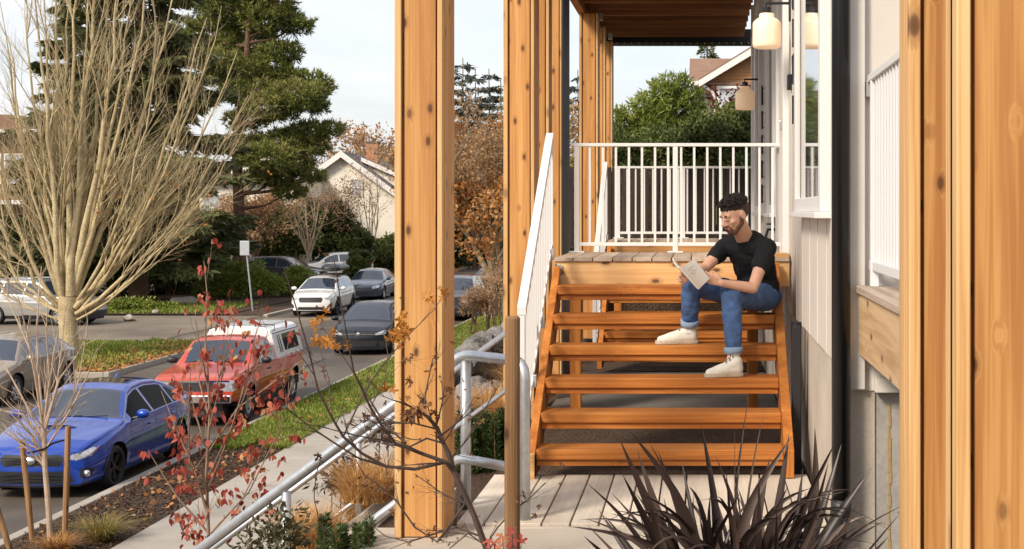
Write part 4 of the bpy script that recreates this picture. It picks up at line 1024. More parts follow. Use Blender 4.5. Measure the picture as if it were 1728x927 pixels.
TR = dict(L=5.15, W=1.78, H=1.66, paint=paint('red truck paint', (.50, .048, .018), .1, .4), wheels=(.92, 4.22), tyre=.37, arch=.44, rim=M['alu'], spokes=6, twin=False, rimr=.58,
    top=[(0, .93), (.06, .97), (.3, 1.02), (1.30, 1.10), (1.42, 1.13), (1.98, 1.55), (2.2, 1.60), (2.6, 1.62), (2.95, 1.58), (3.06, 1.12), (3.08, 1.09), (5.15, 1.09)],
    belt=[(0, .86), (.3, .93), (1.2, 1.03), (2.0, 1.07), (3.1, 1.07), (5.15, 1.06)],
    plan=[(0, .90), (.12, .95), (.4, .975), (1.2, .99), (4.6, 1.0), (5.15, .97)],
    bot=[(0, .52), (.5, .45), (1.3, .42), (3.6, .42), (4.9, .48), (5.15, .52)], roofw=.66, parts=p_truck, fbulge=.10, rbulge=.02, lean=.04, nose=.01,
    seams=[(1.62, .46, 1.64, 1.04), (2.48, .46, 2.48, 1.05), (3.05, .46, 3.05, 1.06), (1.62, .46, 2.48, .46)], handles=[(2.34, .95)], mirror=(1.76, 1.16), mirrorm=M['plast'], flare=.04, crown=.03, crease=.6, n=(34, 14, 5, 30), handlem=M['plast'])
c5 = make_car('pickup_truck', 'red pickup truck with a white bed canopy and silver wheels', 'pickup truck', (-10.06, 29.3, 0), 0, TR, res=.025)
mb = MB(); mb.prism([(-.10, .50), (-.04, .50), (-.04, .66), (-.10, .66)], 'x', -.82, .82); hm(mb, 'front_bumper', M['chrome'], c5, bevel=.02)
mb = MB(); mb.box(-.86, .86, 5.16, 5.28, .50, .66); hm(mb, 'rear_bumper', M['chrome'], c5, bevel=.02)
for sg in (-.6, .02):
    w_ = MB(); w_.tube([(sg, 1.40, 1.16), (sg+.55, 1.46, 1.20)], .009, 6); hm(w_, 'wiper', M['black'], c5)
# canopy
cm = plain('canopy white', (.78, .78, .77), .3, coat=.6)
def canw(z): return .86-.17*max(0, (z-1.10)/.62)
mb = MB(); yy = [3.05, 5.18]; n = 20
pro = [(canw(1.09), 1.09), (canw(1.35), 1.35), (canw(1.60), 1.60), (canw(1.68)-.03, 1.69), (canw(1.72)-.12, 1.735), (.3, 1.765), (0, 1.77)]
pro = pro+[(-x, z) for x, z in pro[-2::-1]]
m_ = len(pro)
for k_, y in enumerate((3.10, 3.16, 5.10, 5.16)):
    for x, z in pro: mb.v.append((x*(1 if 0 < k_ < 3 else .975), y, z-(0 if 0 < k_ < 3 else .015)))
for a in range(3):
    for j in range(m_-1): mb.f.append((a*m_+j, a*m_+j+1, (a+1)*m_+j+1, (a+1)*m_+j))
mb.f.append(tuple(range(m_))[::-1]); mb.f.append(tuple(3*m_+j for j in range(m_)))
cn = hm(mb, 'canopy', cm, c5, bevel=.006)
for sg in (1, -1):
    def cp(y, z, o=.004): return (sg*(canw(z)+o), y, z)
    q = MB(); q.add([cp(3.72, 1.20), cp(4.85, 1.20), cp(4.85, 1.56), cp(3.72, 1.56)], [(0, 1, 2, 3)]); hm(q, 'window', M['glass'], cn)
    q = MB()
    for y in (3.36, 3.50): q.add([cp(y, 1.18), cp(y+.06, 1.18), cp(y+.06, 1.56), cp(y, 1.56)], [(0, 1, 2, 3)])
    hm(q, 'window', M['glass'], cn)
    q = MB(); q.tube([cp(3.12, 1.615, .0), cp(5.14, 1.615, .0)], .010, 6); hm(q, 'gutter', M['plast'], cn)
q = MB()
for x in (-.45, -.22, 0, .22, .45): q.box(x-.02, x+.02, 3.25, 5.05, 1.755, 1.772)
hm(q, 'roof_rib', cm, cn, bevel=.006)
q = MB(); q.tube([(.70, 3.35, 1.66), (.70, 3.35, 1.78), (.2, 3.35, 1.82)], .012, 6); hm(q, 'rack_bar', M['black'], cn)
# ---------------------------------------------------------------- houses
M['stucco'] = multi('cream shingle wall', [(.66, .60, .50), (.75, .69, .58), (.80, .75, .65)], 1.0, 25, .3)
M['shingle'] = multi('roof shingle', [(.06, .055, .055), (.12, .11, .11), (.19, .175, .17)], 2, 14, .5, bump=.6, bscale=14)
M['bshingle'] = multi('brown shingle', [(.16, .09, .06), (.25, .15, .10), (.32, .20, .14)], 2, 14, .5, bump=.6, bscale=14)
M['hwhite'] = plain('house trim white', (.72, .70, .66), .6)
M['brick'] = multi('chimney brick', [(.26, .11, .06), (.40, .19, .10), (.46, .26, .16)], 3, 12, .5)
M['curtain'] = plain('pale window', (.40, .42, .44), .25, spec=.8, var=.3, vscale=3)
M['brownw'] = multi('brown wood siding', [(.10, .055, .03), (.17, .10, .06), (.24, .15, .09)], 1, 12, .4)
def slab_roof(mb, xa, za, xb, zb, y0, y1, t=.16):
    mb.prism([(xa, za), (xb, zb), (xb, zb-t), (xa, za-t)], 'y', y0, y1)
# cream gabled house, gable towards the camera
h = thing('cream_house', 'cream gabled house with grey shingle roof and brick chimney', 'house', (-22, 103, 0))
Yh = 100; u = 25.0
def hx(px, Y=Yh): return (px-VX)*Y/FPX
def hz(py, Y=Yh): return E-(py-VY)*Y/FPX
apx, apz = hx(578), hz(256); slope = .74
xr = apx+5.4; zr = apz-5.4*slope; xl = apx-5.4; zl_ = apz-5.4*slope
MB().prism([(xl+.5, 0), (xr-.5, 0), (xr-.5, zr+.2), (apx, apz-.30), (xl+.5, zl_+.2)], 'y', Yh, Yh+11).build('wall', M['stucco'], h)
mb = MB(); slab_roof(mb, apx, apz, xr, zr, Yh-.45, Yh+11.4); r_ = mb.build('roof', M['shingle'], h)
mb = MB(); slab_roof(mb, xl, zl_, apx, apz, Yh-.45, Yh+11.4); mb.build('roof', M['shingle'], h)
mb = MB(); mb.prism([(apx, apz+.03), (xr+.05, zr+.03), (xr+.05, zr-.38), (apx, apz-.40)], 'y', Yh-.53, Yh-.452); mb.build('barge_board', M['hwhite'], h)
mb = MB(); mb.prism([(apx, apz+.03), (xl-.05, zl_+.03), (xl-.05, zl_-.38), (apx, apz-.40)], 'y', Yh-.53, Yh-.452); mb.build('barge_board', M['hwhite'], h)
MB().box(hx(601), hx(621), Yh+3, Yh+3.9, apz-2.2, hz(238)).build('chimney', M['brick'], r_)
MB().box(hx(600), hx(622), Yh+2.95, Yh+3.95, hz(238)+.001, hz(238)+.12).build('chimney_cap', M['shingle'], r_)
# shed dormer on the right slope
mb = MB(); mb.prism([(apx+.9, apz-.35), (apx+5.2, apz-2.2), (apx+5.2, apz-2.5), (apx+.9, apz-.65)], 'y', Yh+1.6, Yh+7.5); mb.build('dormer_roof', M['shingle'], h)
MB().prism([(apx+1.0, apz-.68), (apx+4.6, apz-2.22), (apx+4.6, apz-3.3), (apx+1.0, apz-.9)], 'y', Yh+1.9, Yh+7.2).build('dormer', M['stucco'], h)
MB().prism([(apx+.9, apz-.33), (apx+5.25, apz-2.2), (apx+5.25, apz-2.5), (apx+.9, apz-.62)], 'y', Yh+1.50, Yh+1.598).build('dormer_fascia', M['hwhite'], h)
def win(px0, px1, py0, py1, Y, parent, frame=M['hwhite'], pane=M['glass'], fw=.09, mull=True, d=.06):
    x0, x1, z1, z0 = hx(px0, Y), hx(px1, Y), hz(py0, Y), hz(py1, Y)
    f = MB(); f.box(x0-fw, x0, Y-d, Y, z0-fw, z1+fw); f.box(x1, x1+fw, Y-d, Y, z0-fw, z1+fw); f.box(x0, x1, Y-d, Y, z0-fw, z0); f.box(x0, x1, Y-d, Y, z1, z1+fw)
    if mull: f.box(x0, x1, Y-d, Y, (z0+z1)/2-.04, (z0+z1)/2+.04)
    q = f.build('window', frame, parent); MB().box(x0, x1, Y-.02, Y-.005, z0, z1).build('pane', pane, q); return q
win(595, 611, 304, 330, Yh, h, pane=M['curtain'])
# second pale house behind the pine
h2 = thing('pale_house', 'low pale house mostly hidden behind the pine branches', 'house', (-29, 95, 0))
MB().box(hx(330, 94), hx(505, 94), 94, 102, 0, hz(302, 94)).build('wall', M['stucco'], h2)
mb = MB(); mb.box(hx(325, 94), hx(510, 94), 93.4, 102.5, hz(302, 94), hz(300, 94)+.15); mb.build('roof', M['shingle'], h2)
MB().box(hx(390, 97), hx(455, 97), 97, 101, hz(302, 97)+.1, hz(232, 97)).build('upper_wall', M['stucco'], h2)
MB().box(hx(384, 97), hx(461, 97), 96.5, 101.5, hz(232, 97), hz(228, 97)).build('roof', M['shingle'], h2)
MB().box(hx(325, 94), hx(510, 94), 93.3, 93.39, hz(304, 94), hz(299, 94)).build('gutter', M['hwhite'], h2)
win(345, 375, 330, 372, 94, h2, pane=M['curtain'])
# brown house at the left edge
h3 = thing('brown_house', 'brown two storey house behind the bare tree at the left edge', 'house', (-42, 84, 0))
MB().box(hx(-90, 84), hx(58, 84), 84, 94, 0, hz(222, 84)).build('wall', M['brownw'], h3)
MB().prism([(hx(-95, 84), hz(222, 84)), (hx(72, 84), hz(222, 84)), (hx(40, 84), hz(196, 84)), (hx(-95, 84), hz(190, 84))], 'y', 83.2, 95).build('roof', M['bshingle'], h3)
MB().box(hx(-95, 84), hx(74, 84), 83.05, 83.19, hz(225, 84), hz(220, 84)).build('gutter', M['hwhite'], h3)
win(10, 40, 262, 308, 84, h3, pane=M['curtain']); win(-20, 0, 262, 308, 84, h3, pane=M['curtain'])
MB().box(hx(-60, 84), hx(62, 84), 83.4, 83.99, hz(345, 84), hz(338, 84)).build('porch_eave', M['hwhite'], h3)
# cedar house on the hill
h4 = thing('cedar_house', 'cedar sided house with brown shingle roof and white downspout', 'house', (3, 56, 5))
Yc = 50
M['cedsid'] = plain('cedar siding', (.36, .17, .06), .6, var=.12, vscale=2)
gx0, gz0 = hx(1184, Yc), hz(139, Yc); sl4 = .62; gx1 = gx0+5.2; ga = gx0+2.6
# siding boards as lapped strips
ztop = gz0+2.6*sl4
mb = MB(); z = 4.9
wx0 = hx(1200, Yc)
while z < ztop-.25:
    xa = wx0 if z < gz0-.05 else max(wx0, gx0+(z-gz0)/sl4+.25); xb = gx1-(xa-gx0)
    if xb > xa: mb.prism([(Yc+.0, z), (Yc+.12, z), (Yc+.12, z+.118), (Yc+.022, z+.118)], 'x', xa, xb)
    z += .12
mb.build('siding', M['cedsid'], h4)
MB().prism([(wx0, 5), (gx1, 5), (gx1, gz0), (ga, ztop-.2), (wx0, gz0+.02)], 'y', Yc+.121, Yc+9).build('wall', M['cedsid'], h4)
MB().prism([(gx0-.1, gz0+.03), (ga, ztop+.08), (ga, ztop-.18), (gx0-.1, gz0-.20)], 'y', Yc-.45, Yc-.36).build('barge_board', M['hwhite'], h4)
MB().prism([(gx1+.1, gz0+.03), (ga, ztop+.08), (ga, ztop-.18), (gx1+.1, gz0-.20)], 'y', Yc-.45, Yc-.36).build('barge_board', M['hwhite'], h4)
MB().prism([(gx0-.1, gz0+.08), (ga, ztop+.13), (ga, ztop+.085), (gx0-.1, gz0+.035)], 'y', Yc-.46, Yc+9).build('roof', M['bshingle'], h4)
MB().prism([(gx1+.1, gz0+.08), (ga, ztop+.13), (ga, ztop+.085), (gx1+.1, gz0+.035)], 'y', Yc-.46, Yc+9).build('roof', M['bshingle'], h4)
# main roof sloping to the camera, left of the gable
mz0, mz1 = hz(139, Yc), hz(99, 53.5)
MB().prism([(Yc-.1, mz0), (Yc+3.5, mz1), (Yc+3.5, mz1-.1), (Yc-.1, mz0-.1)], 'x', hx(1163, Yc), gx0+3).build('roof', M['bshingle'], h4)
MB().box(hx(1163, Yc), hx(1183, Yc), Yc-.22, Yc-.105, mz0-.14, mz0+.02).build('gutter', M['hwhite'], h4, bevel=.02)
MB().tube(bend([(hx(1184, Yc), Yc-.3, mz0-.1), (hx(1205, Yc), Yc-.12, mz0-.38), (hx(1206, Yc), Yc-.08, 5)], .15), .055, 10).build('downspout', M['hwhite'], h4, smooth=True)
MB().box(hx(1177, Yc), hx(1184, Yc), Yc+.3, Yc+.45, 5, mz0-.1).build('porch_post', M['brownw'], h4)
MB().box(hx(1183, Yc), hx(1199, Yc), Yc+1.2, Yc+1.4, 5, mz0-.1).build('porch_wall', M['curtain'], h4)
MB().box(hx(1165, Yc), hx(1176, Yc), Yc+1.0, Yc+3, 5, mz0-.15).build('porch_wall', M['brownw'], h4)
win(1214, 1252, 150, 178, Yc, h4, pane=M['curtain'], mull=False, d=.09)
# dark fence behind the second railing
fn = thing('board_fence', 'dark brown vertical board fence under the hedge', 'fence', (0, 22.6, 3.7))
M['fence'] = wood('dark fence board', 'z', [(.022, .013, .009), (.045, .028, .02), (.075, .05, .036)], across=8, knots=False, rough=.8)
mb = MB(); x = -2.2
while x < 3.0:
    mb.box(x, x+.135, 22.6+.01*random.random(), 22.63, 3.75, E+.66+.006*random.random()); x += .145
mb.build('fence_boards', M['fence'], fn)
mb = MB(); mb.box(-2.2, 3, 22.632, 22.70, 4.0, 4.09); mb.box(-2.2, 3, 22.632, 22.7, 4.6, 4.69); mb.build('fence_rail', M['fence'], fn)

# ---------------------------------------------------------------- foliage tools
def blob_pts(c, r, n, shell=.55, flat=1.0):
    d = unit(rng.normal(size=(n, 3))); rad = shell+(1-shell)*rng.random((n, 1))**.6
    return np.array(c)+d*rad*np.array(r), d
def clump_crown(name, cs, rs, per, L, W, mat, parent=None, sub=12, subr=.38, upd=.25, spread=.9, world=True):
    """each blob is broken into sub-blobs so the outline is uneven and has gaps"""
    pts = []; dirs = []; rn = []
    for c, r in zip(cs, rs):
        r = np.array(r, float)
        for k in range(sub):
            d = unit(rng.normal(size=(1, 3)))[0]; cc = np.array(c)+d*r*(.45+.5*rng.random())
            sr = r*subr*(.6+.7*rng.random()); m = max(6, int(per/sub))
            p, dd = blob_pts(cc, sr, m, .35); pts.append(p); dd = dd+np.array([0, 0, upd]); dirs.append(dd)
            rn.append(np.clip(.35*rng.random()+.65*rng.random(m), 0, 1))
    return leaves(name, np.concatenate(pts), L, W, mat, parent, np.concatenate(dirs), spread, np.concatenate(rn), world)
def branchy(mb, p, d, length, r0, levels, rnd, tips, up=.15, wob=.12, seg=6, taper=.35, sides=6):
    p = Vector(p); d = Vector(d).normalized(); pts = [p.copy()]; rads = [r0]; lv = levels[0] if levels else None
    step = length/seg; nodes = []
    for i in range(seg):
        d = (d+Vector([rnd.gauss(0, wob) for _ in range(3)])+Vector((0, 0, up*.3))).normalized(); p = p+d*step
        pts.append(p.copy()); rads.append(r0*(1-(1-taper)*(i+1)/seg)); nodes.append((p.copy(), d.copy(), rads[-1], (i+1)/seg))
    mb.tube(pts, rads, max(3, sides), cap=False)
    if not lv: tips.append((pts[-1], d)); tips.append((pts[len(pts)//2], d)); return
    n, ratio, ang, t0 = lv
    for k in range(n):
        t = t0+(1-t0)*(k+rnd.random()*.8)/n; idx = min(seg-1, int(t*seg)); q, dd, rr, _ = nodes[idx]
        ax = Vector([rnd.gauss(0, 1) for _ in range(3)]); side = (ax-dd*ax.dot(dd)).normalized()
        a = R(ang*(.7+.6*rnd.random())); nd = dd*math.cos(a)+side*math.sin(a)
        branchy(mb, q, nd, length*ratio*(.6+.6*rnd.random())*(1.15-.5*t), rr*.62, levels[1:], rnd, tips, up, wob*1.15, max(3, seg-1), .3, sides-1)

M['pine'] = leafmat('pine needles', [(.05, .058, .016), (.12, .14, .03), (.21, .22, .05), (.30, .25, .10)], nscale=.35, trans=.15)
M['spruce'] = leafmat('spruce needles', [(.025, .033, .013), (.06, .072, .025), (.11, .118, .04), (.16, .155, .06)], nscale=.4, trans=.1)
M['hedge'] = leafmat('hedge leaves', [(.03, .042, .012), (.075, .10, .024), (.14, .165, .042), (.22, .21, .07)], nscale=.8, trans=.15)
M['bright'] = leafmat('bright conifer', [(.06, .08, .015), (.14, .18, .03), (.23, .27, .05), (.32, .33, .09)], nscale=.7, trans=.2)
M['junip'] = leafmat('juniper', [(.11, .145, .022), (.20, .25, .038), (.30, .32, .065)], nscale=.9, trans=.15)
M['autumn'] = leafmat('autumn leaves', [(.20, .075, .025), (.36, .14, .035), (.50, .21, .05), (.58, .33, .12)], nscale=.6, trans=.35)
M['autumnp'] = leafmat('dusty autumn leaves', [(.22, .13, .07), (.36, .21, .11), (.46, .28, .15), (.50, .36, .22)], nscale=.6, trans=.3)
M['redleaf'] = leafmat('red leaves', [(.15, .022, .016), (.29, .042, .030), (.40, .085, .055), (.50, .26, .12)], nscale=1.6, trans=.22)

# spruce: long layered drooping branches
def spruce(name, label, x, y, z0, H, rad, zlow, n_wh, dens, L, group, mat=M['spruce'], trunk_r=.42, cat='tree', topcut=99):
    t = thing(name, label, cat, (x, y, z0), group=group)
    MB().tube([(x, y, z0-.1), (x, y, z0+.5), (x+.1, y, z0+H*.5), (x, y, z0+H)], [trunk_r*1.35, trunk_r, trunk_r*.6, .04], 12, cap=False).build('trunk', M['barkb'], t, smooth=True)
    tb = MB(); pts = []; dirs = []; rn = []
    for w in range(n_wh):
        zz = z0+zlow+(H-zlow)*((w+.5*random.random())/n_wh)
        if zz > z0+topcut: break
        f = 1-(zz-z0-zlow)/(H-zlow); rr = rad*(.18+.82*f**.8)
        nb = int(6+5*f)
        for b in range(nb):
            th = random.random()*2*math.pi; ln = rr*(.65+.45*random.random()); droop = .10+.25*random.random()
            p0 = Vector((x, y, zz)); pl = []
            for k in range(6):
                u = k/5; pl.append(Vector((x+math.cos(th)*ln*u, y+math.sin(th)*ln*u, zz-ln*droop*math.sin(u*1.6)+ln*.06*u*u)))
            tb.tube(pl, [.05*(1-.8*k/5)*max(.4, f*1.3) for k in range(6)], 4, cap=False)
            m = int(dens*ln); uu = rng.random(m)**.75*.9+.1
            idx = np.minimum((uu*5).astype(int), 4); fr = uu*5-idx; A = np.array([list(v) for v in pl])
            base = A[idx]*(1-fr[:, None])+A[np.minimum(idx+1, 5)]*fr[:, None]
            sidev = np.array([-math.sin(th), math.cos(th), 0]); wd = (.30*ln*(1.15-uu)+.10)
            sgn = rng.uniform(-1, 1, m)
            off = sidev*(sgn*wd)[:, None]; off[:, 2] -= np.abs(sgn)*wd*.35+.12*rng.random(m)
            pts.append(base+off); dd = np.tile([math.cos(th), math.sin(th), -.45], (m, 1))+sidev*(sgn*.8)[:, None]; dirs.append(dd)
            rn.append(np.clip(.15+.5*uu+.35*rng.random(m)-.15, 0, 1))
    tb.build('branches', M['barkb'], t)
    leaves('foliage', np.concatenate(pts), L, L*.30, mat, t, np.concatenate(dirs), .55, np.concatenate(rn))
    return t
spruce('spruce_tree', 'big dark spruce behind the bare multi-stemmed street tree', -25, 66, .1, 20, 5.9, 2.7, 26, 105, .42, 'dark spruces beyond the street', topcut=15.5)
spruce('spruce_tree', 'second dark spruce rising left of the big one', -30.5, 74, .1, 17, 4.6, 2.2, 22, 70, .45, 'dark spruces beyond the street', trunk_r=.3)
# pine with cloud-like pads
def pine(name, label, x, y, z0, pads, mat, trunk, per, L, sub=10, W=.055, cat='tree', bark=M['barkb']):
    t = thing(name, label, cat, (x, y, z0))
    MB().tube([p for p, r in trunk], [r for p, r in trunk], 12, cap=False).build('trunk', bark, t, smooth=True)
    tb = MB(); cs = []; rs = []
    tr = [Vector(p) for p, r in trunk]
    for (cx, cy, cz, rx_, rz_) in pads:
        c = Vector((cx, cy, cz)); q = min(tr, key=lambda v: abs(v.z-(cz-.8))); pz = max(z0+2, cz-.9)
        # point on trunk at height pz
        for a, b in zip(tr[:-1], tr[1:]):
            if a.z <= pz <= b.z: q = a.lerp(b, (pz-a.z)/(b.z-a.z))
        mid = q.lerp(c, .5)+Vector((0, 0, -.25))
        tb.tube([q, mid, c], [.12, .07, .03], 5, cap=False)
        for k in range(4):
            e = c+Vector((random.uniform(-.7, .7)*rx_, random.uniform(-.6, .6)*rx_, random.uniform(-.3, .3)*rz_)); tb.tube([mid.lerp(c, .5), e], [.04, .015], 4, cap=False)
        cs.append(c); rs.append((rx_, rx_*.9, rz_))
    tb.build('branches', bark, t)
    # needle tufts
    pts = []; dirs = []; rn = []
    for c, r in zip(cs, rs):
        nt_ = int(per*r[0]*r[0])
        dd = unit(rng.normal(size=(nt_, 3))); dd[:, 2] = dd[:, 2]*.9+.1
        tc_ = np.array(c)+dd*np.array(r)*(.55+.5*rng.random((nt_, 1)))
        jit = rng.random(nt_)
        k = 16
        P0 = np.repeat(tc_, k, 0); D0 = np.repeat(dd*.5+[0, 0, .55], k, 0)
        pts.append(P0+rng.normal(size=P0.shape)*.03); dirs.append(D0); rn.append(np.clip(np.repeat(jit*.6+.2*(dd[:, 2]), k)+.3*rng.random(nt_*k), 0, 1))
    leaves('foliage', np.concatenate(pts), L, W, mat, t, np.concatenate(dirs), 1.1, np.concatenate(rn))
    return t
Yp = 80
def pp(px, py, r, rz_=None, dy=0):
    v = P(px, py, Yp+dy); return (v.x, v.y, v.z, r, rz_ or r*.55)
pads = [pp(455, 35, 1.7), pp(500, 45, 1.0), pp(420, 75, 1.8, dy=2), pp(475, 90, 1.2), pp(450, 120, 1.5), pp(395, 20, 1.8, dy=1), pp(350, 60, 1.9, dy=3), pp(480, 130, 1.1), pp(520, 140, 1.1), pp(500, 165, 1.6, dy=-2), pp(540, 150, .8),
        pp(430, 160, 1.7), pp(460, 185, 1.6, dy=-1), pp(530, 180, .9), pp(400, 130, 1.8, dy=3), pp(375, 110, 1.5), pp(415, 205, 1.2, dy=2), pp(560, 220, .7), pp(520, 225, 1.1), pp(480, 245, 1.5), pp(450, 270, 1.6, dy=-2), pp(520, 250, 1.2),
        pp(500, 280, 1.1), pp(470, 300, 1.2), pp(440, 300, 1.0), pp(530, 300, .7), pp(410, 245, 1.1), pp(490, 325, .9), pp(455, 5, 1.6), pp(410, -25, 2.0), pp(470, -30, 1.5), pp(360, 0, 1.8, dy=3), pp(330, 90, 1.6, dy=4)]
xb = P(402, 400, Yp).x
pine('pine_tree', 'tall irregular pine with cloud-like branches against the sky', xb, Yp, .1, pads, M['pine'],
     [((xb, Yp, 0), .42), ((xb+.1, Yp, 3), .32), ((xb-.1, Yp, 8), .25), ((xb+.5, Yp, 13), .17), ((xb+.8, Yp, 18), .08)], 112, .30)
# round bright pine at the porch end
Yb = 30
def pb(px, py, r, rz_=None, dy=0): v = P(px, py, Yb+dy); return (v.x, v.y, v.z, r, rz_ or r*.8)
pads = [pb(1125, 160, .42), pb(1150, 150, .36), pb(1105, 165, .34), pb(1090, 185, .40), pb(1140, 190, .5), pb(1165, 175, .38), pb(1065, 215, .42), pb(1100, 215, .5), pb(1130, 225, .5), pb(1165, 215, .45), pb(1055, 240, .4), pb(1090, 250, .5), pb(1130, 255, .5), pb(1045, 205, .18, .3), pb(1048, 190, .10, .22), pb(1170, 245, .45), pb(1075, 270, .5), pb(1150, 275, .5), pb(1110, 285, .5)]
xb2 = P(1110, 0, Yb).x
pine('mountain_pine', 'rounded bright green pine beyond the end of the porch', xb2, Yb, 3.8, pads, M['bright'], [((xb2, Yb, 3.8), .15), ((xb2, Yb, 5), .12), ((xb2+.1, Yb, 6.3), .05)], 330, .13, W=.03)
# dark hedge over the fence
hg = thing('laurel_hedge', 'dark green hedge rising over the brown fence', 'hedge', (1, 26, 3.8))
cs = []; rs = []
for i in range(44):
    px = random.uniform(1150, 1290); top = 200-max(0, (1185-px))*-.9 if px < 1185 else 190+random.uniform(-4, 10); py = random.uniform(top+8, 330)
    v = P(px, py, 26+random.uniform(-.8, 1.2)); cs.append(v); rs.append((.32, .5, .28))
for i in range(34):
    px = random.uniform(1030, 1170); py = random.uniform(245, 330); v = P(px, py, 26+random.uniform(-.6, 1.)); cs.append(v); rs.append((.34, .5, .3))
for i in range(16):
    px = random.uniform(955, 1035); py = random.uniform(290, 420); v = P(px, py, 27+random.uniform(-.6, 1.)); cs.append(v); rs.append((.34, .5, .3))
clump_crown('foliage', cs, rs, 900, .075, .045, M['hedge'], hg, sub=7, subr=.6)
mb = MB()
for i in range(26):
    x = P(random.uniform(960, 1290), 0, 26.3).x; mb.tube([(x, 26.3, 3.8), (x+random.uniform(-.2, .2), 26.3, 5.6)], [.03, .01], 5, cap=False)
mb.build('stems', M['barkb'], hg)
# japanese maple with dark red leaves over the hedge
jm = thing('red_maple', 'low dark red maple in front of the cedar house window', 'tree', (1.2, 33, 3.8))
mb = MB(); tips = []; rr_ = random.Random(5)
for k in range(7): branchy(mb, (P(1225, 0, 33).x+rr_.uniform(-.1, .1), 33, 3.9), (rr_.uniform(-.5, .6), rr_.uniform(-.3, .3), 1), 2.3, .035, [(5, .5, 40, .4), (4, .5, 40, .3)], rr_, tips, .1, .12)
mb.build('branches', M['barkb'], jm)
tp = np.array([list(a) for a, d in tips]); tp = np.repeat(tp, 9, 0)+rng.normal(size=(len(tp)*9, 3))*.09
leaves('foliage', tp, .10, .06, leafmat('dark red leaves', [(.05, .012, .01), (.13, .02, .015), (.22, .05, .03)]), jm)
# far conifer over the cedar house
spruce('spruce_tree', 'thin distant conifer top above the cedar house roof', P(1193, 0, 90).x, 90, 4, E+(356-68)/FPX*90-4, 1.5, 7.5, 16, 30, .28, 'distant conifers against the sky', trunk_r=.12)
for px, py, Y in ((765, 108, 150), (781, 98, 150), (802, 116, 160), (825, 116, 150), (845, 132, 150), (975, 118, 150)):
    spruce('spruce_tree', {765: 'leftmost pointed distant conifer just right of the thick post', 781: 'tallest distant conifer above the autumn tree', 802: 'distant conifer between the tallest one and its right neighbour', 825: 'second distant conifer from the left handrail post', 845: 'distant conifer touching the handrail post edge', 975: 'distant conifer in the narrow gap between posts'}[px],
           P(px, 0, Y).x, Y, 0, E+(356-py)/FPX*Y, 3.4, 3, 16, 16, .7, 'distant conifers against the sky', mat=leafmat('distant conifer', [(.05, .06, .055), (.09, .10, .085), (.13, .135, .10)], trans=.1), trunk_r=.15)

# autumn street tree right of the thick post
at = thing('autumn_tree', 'large brown and orange autumn street tree seen just right of the thick post', 'tree', (-8.1, 58, .1))
rr_ = random.Random(11); mb = MB(); tips = []
xt = P(828, 0, 58).x
mb.tube([(xt, 58, 0), (xt+.02, 58, 1.0), (xt+.12, 58, 2.2), (xt+.3, 58, 3.2)], [.30, .22, .19, .16], 12, cap=False)
mb.tube([(xt+.5, 58.3, 0), (xt+.45, 58.3, 1.5), (xt+.6, 58.3, 3.0)], [.18, .14, .12], 10, cap=False)
for k in range(17):
    th = k*2.4; a = rr_.uniform(.25, 1.0)
    branchy(mb, (xt+.1, 58, 1.4+1.8*rr_.random()), (math.cos(th)*a, math.sin(th)*a, 1), rr_.uniform(4.0, 6.4), .10, [(7, .42, 42, .2), (6, .48, 40, .2), (5, .5, 42, .2)], rr_, tips, .12, .11, 7)
mb.build('trunk', multi('autumn bark', [(.14, .11, .07), (.26, .20, .13), (.36, .29, .19)], 4, 20), at)
tp = np.array([list(a) for a, d in tips]); 
sel = tp[rng.random(len(tp)) < .6]; q = np.repeat(sel, 3, 0)+rng.normal(size=(len(sel)*3, 3))*.20
leaves('crown', q, .13, .085, leafmat('brown autumn leaves', [(.20, .14, .085), (.32, .21, .12), (.42, .25, .11), (.52, .30, .12)], nscale=.9, trans=.3), at, spread=1)
low = tp[(tp[:, 2] < 5.4)]; low = low[rng.random(len(low)) < .5]
q = np.repeat(low, 6, 0)+rng.normal(size=(len(low)*6, 3))*.22
leaves('bright_leaves', q, .17, .12, M['autumn'], at)
# more autumn trees in the distance
def soft_tree(name, label, x, y, z0, H, r, mat, n, L, seed, group=None, bare=False, trunk_r=.15, zlow=.3, cat='tree', bark=M['barkb']):
    t = thing(name, label, cat, (x, y, z0), group=group); rr = random.Random(seed); mb = MB(); tips = []
    mb.tube([(x, y, z0-.05), (x, y, z0+H*zlow)], [trunk_r, trunk_r*.7], 8, cap=False)
    for k in range(9):
        th = k*2.4+rr.random(); a = rr.uniform(.2, 1.0)*r/H*2
        branchy(mb, (x, y, z0+H*zlow*(.6+.4*rr.random())), (math.cos(th)*a, math.sin(th)*a, 1), H*.62, trunk_r*.45, [(6, .45, 40, .25), (5, .5, 42, .2)], rr, tips, .1, .1, 6, sides=5)
    mb.build('trunk', bark, t)
    tp = np.array([list(a) for a, d in tips]); k = max(1, int(n/len(tp))); q = np.repeat(tp, k, 0); q = q+rng.normal(size=q.shape)*r*.10
    leaves('crown', q, L, L*.65, mat, t); return t
soft_tree('orange_tree', 'small orange leaved tree right of the brick chimney', P(640, 0, 118).x, 118, 0, 11.2, 2.4, M['autumn'], 2600, .28, 3, 'autumn trees round the cream house')
soft_tree('orange_tree', 'faded orange tree behind the cream house gable, left of the chimney', P(580, 0, 114).x, 114, 0, 10.2, 2.0, M['autumnp'], 2200, .28, 4, 'autumn trees round the cream house')
soft_tree('orange_tree', 'pale orange tree in front of the low pale house', P(425, 0, 88).x, 88, 0, 6.0, 1.9, M['autumnp'], 7000, .16, 5, 'autumn trees round the cream house', zlow=.2)
soft_tree('orange_tree', 'rusty thin tree in front of the cream gable wall', P(562, 0, 94).x, 94, 0, 6.3, 1.3, M['autumnp'], 2600, .14, 6, 'autumn trees round the cream house', zlow=.2)
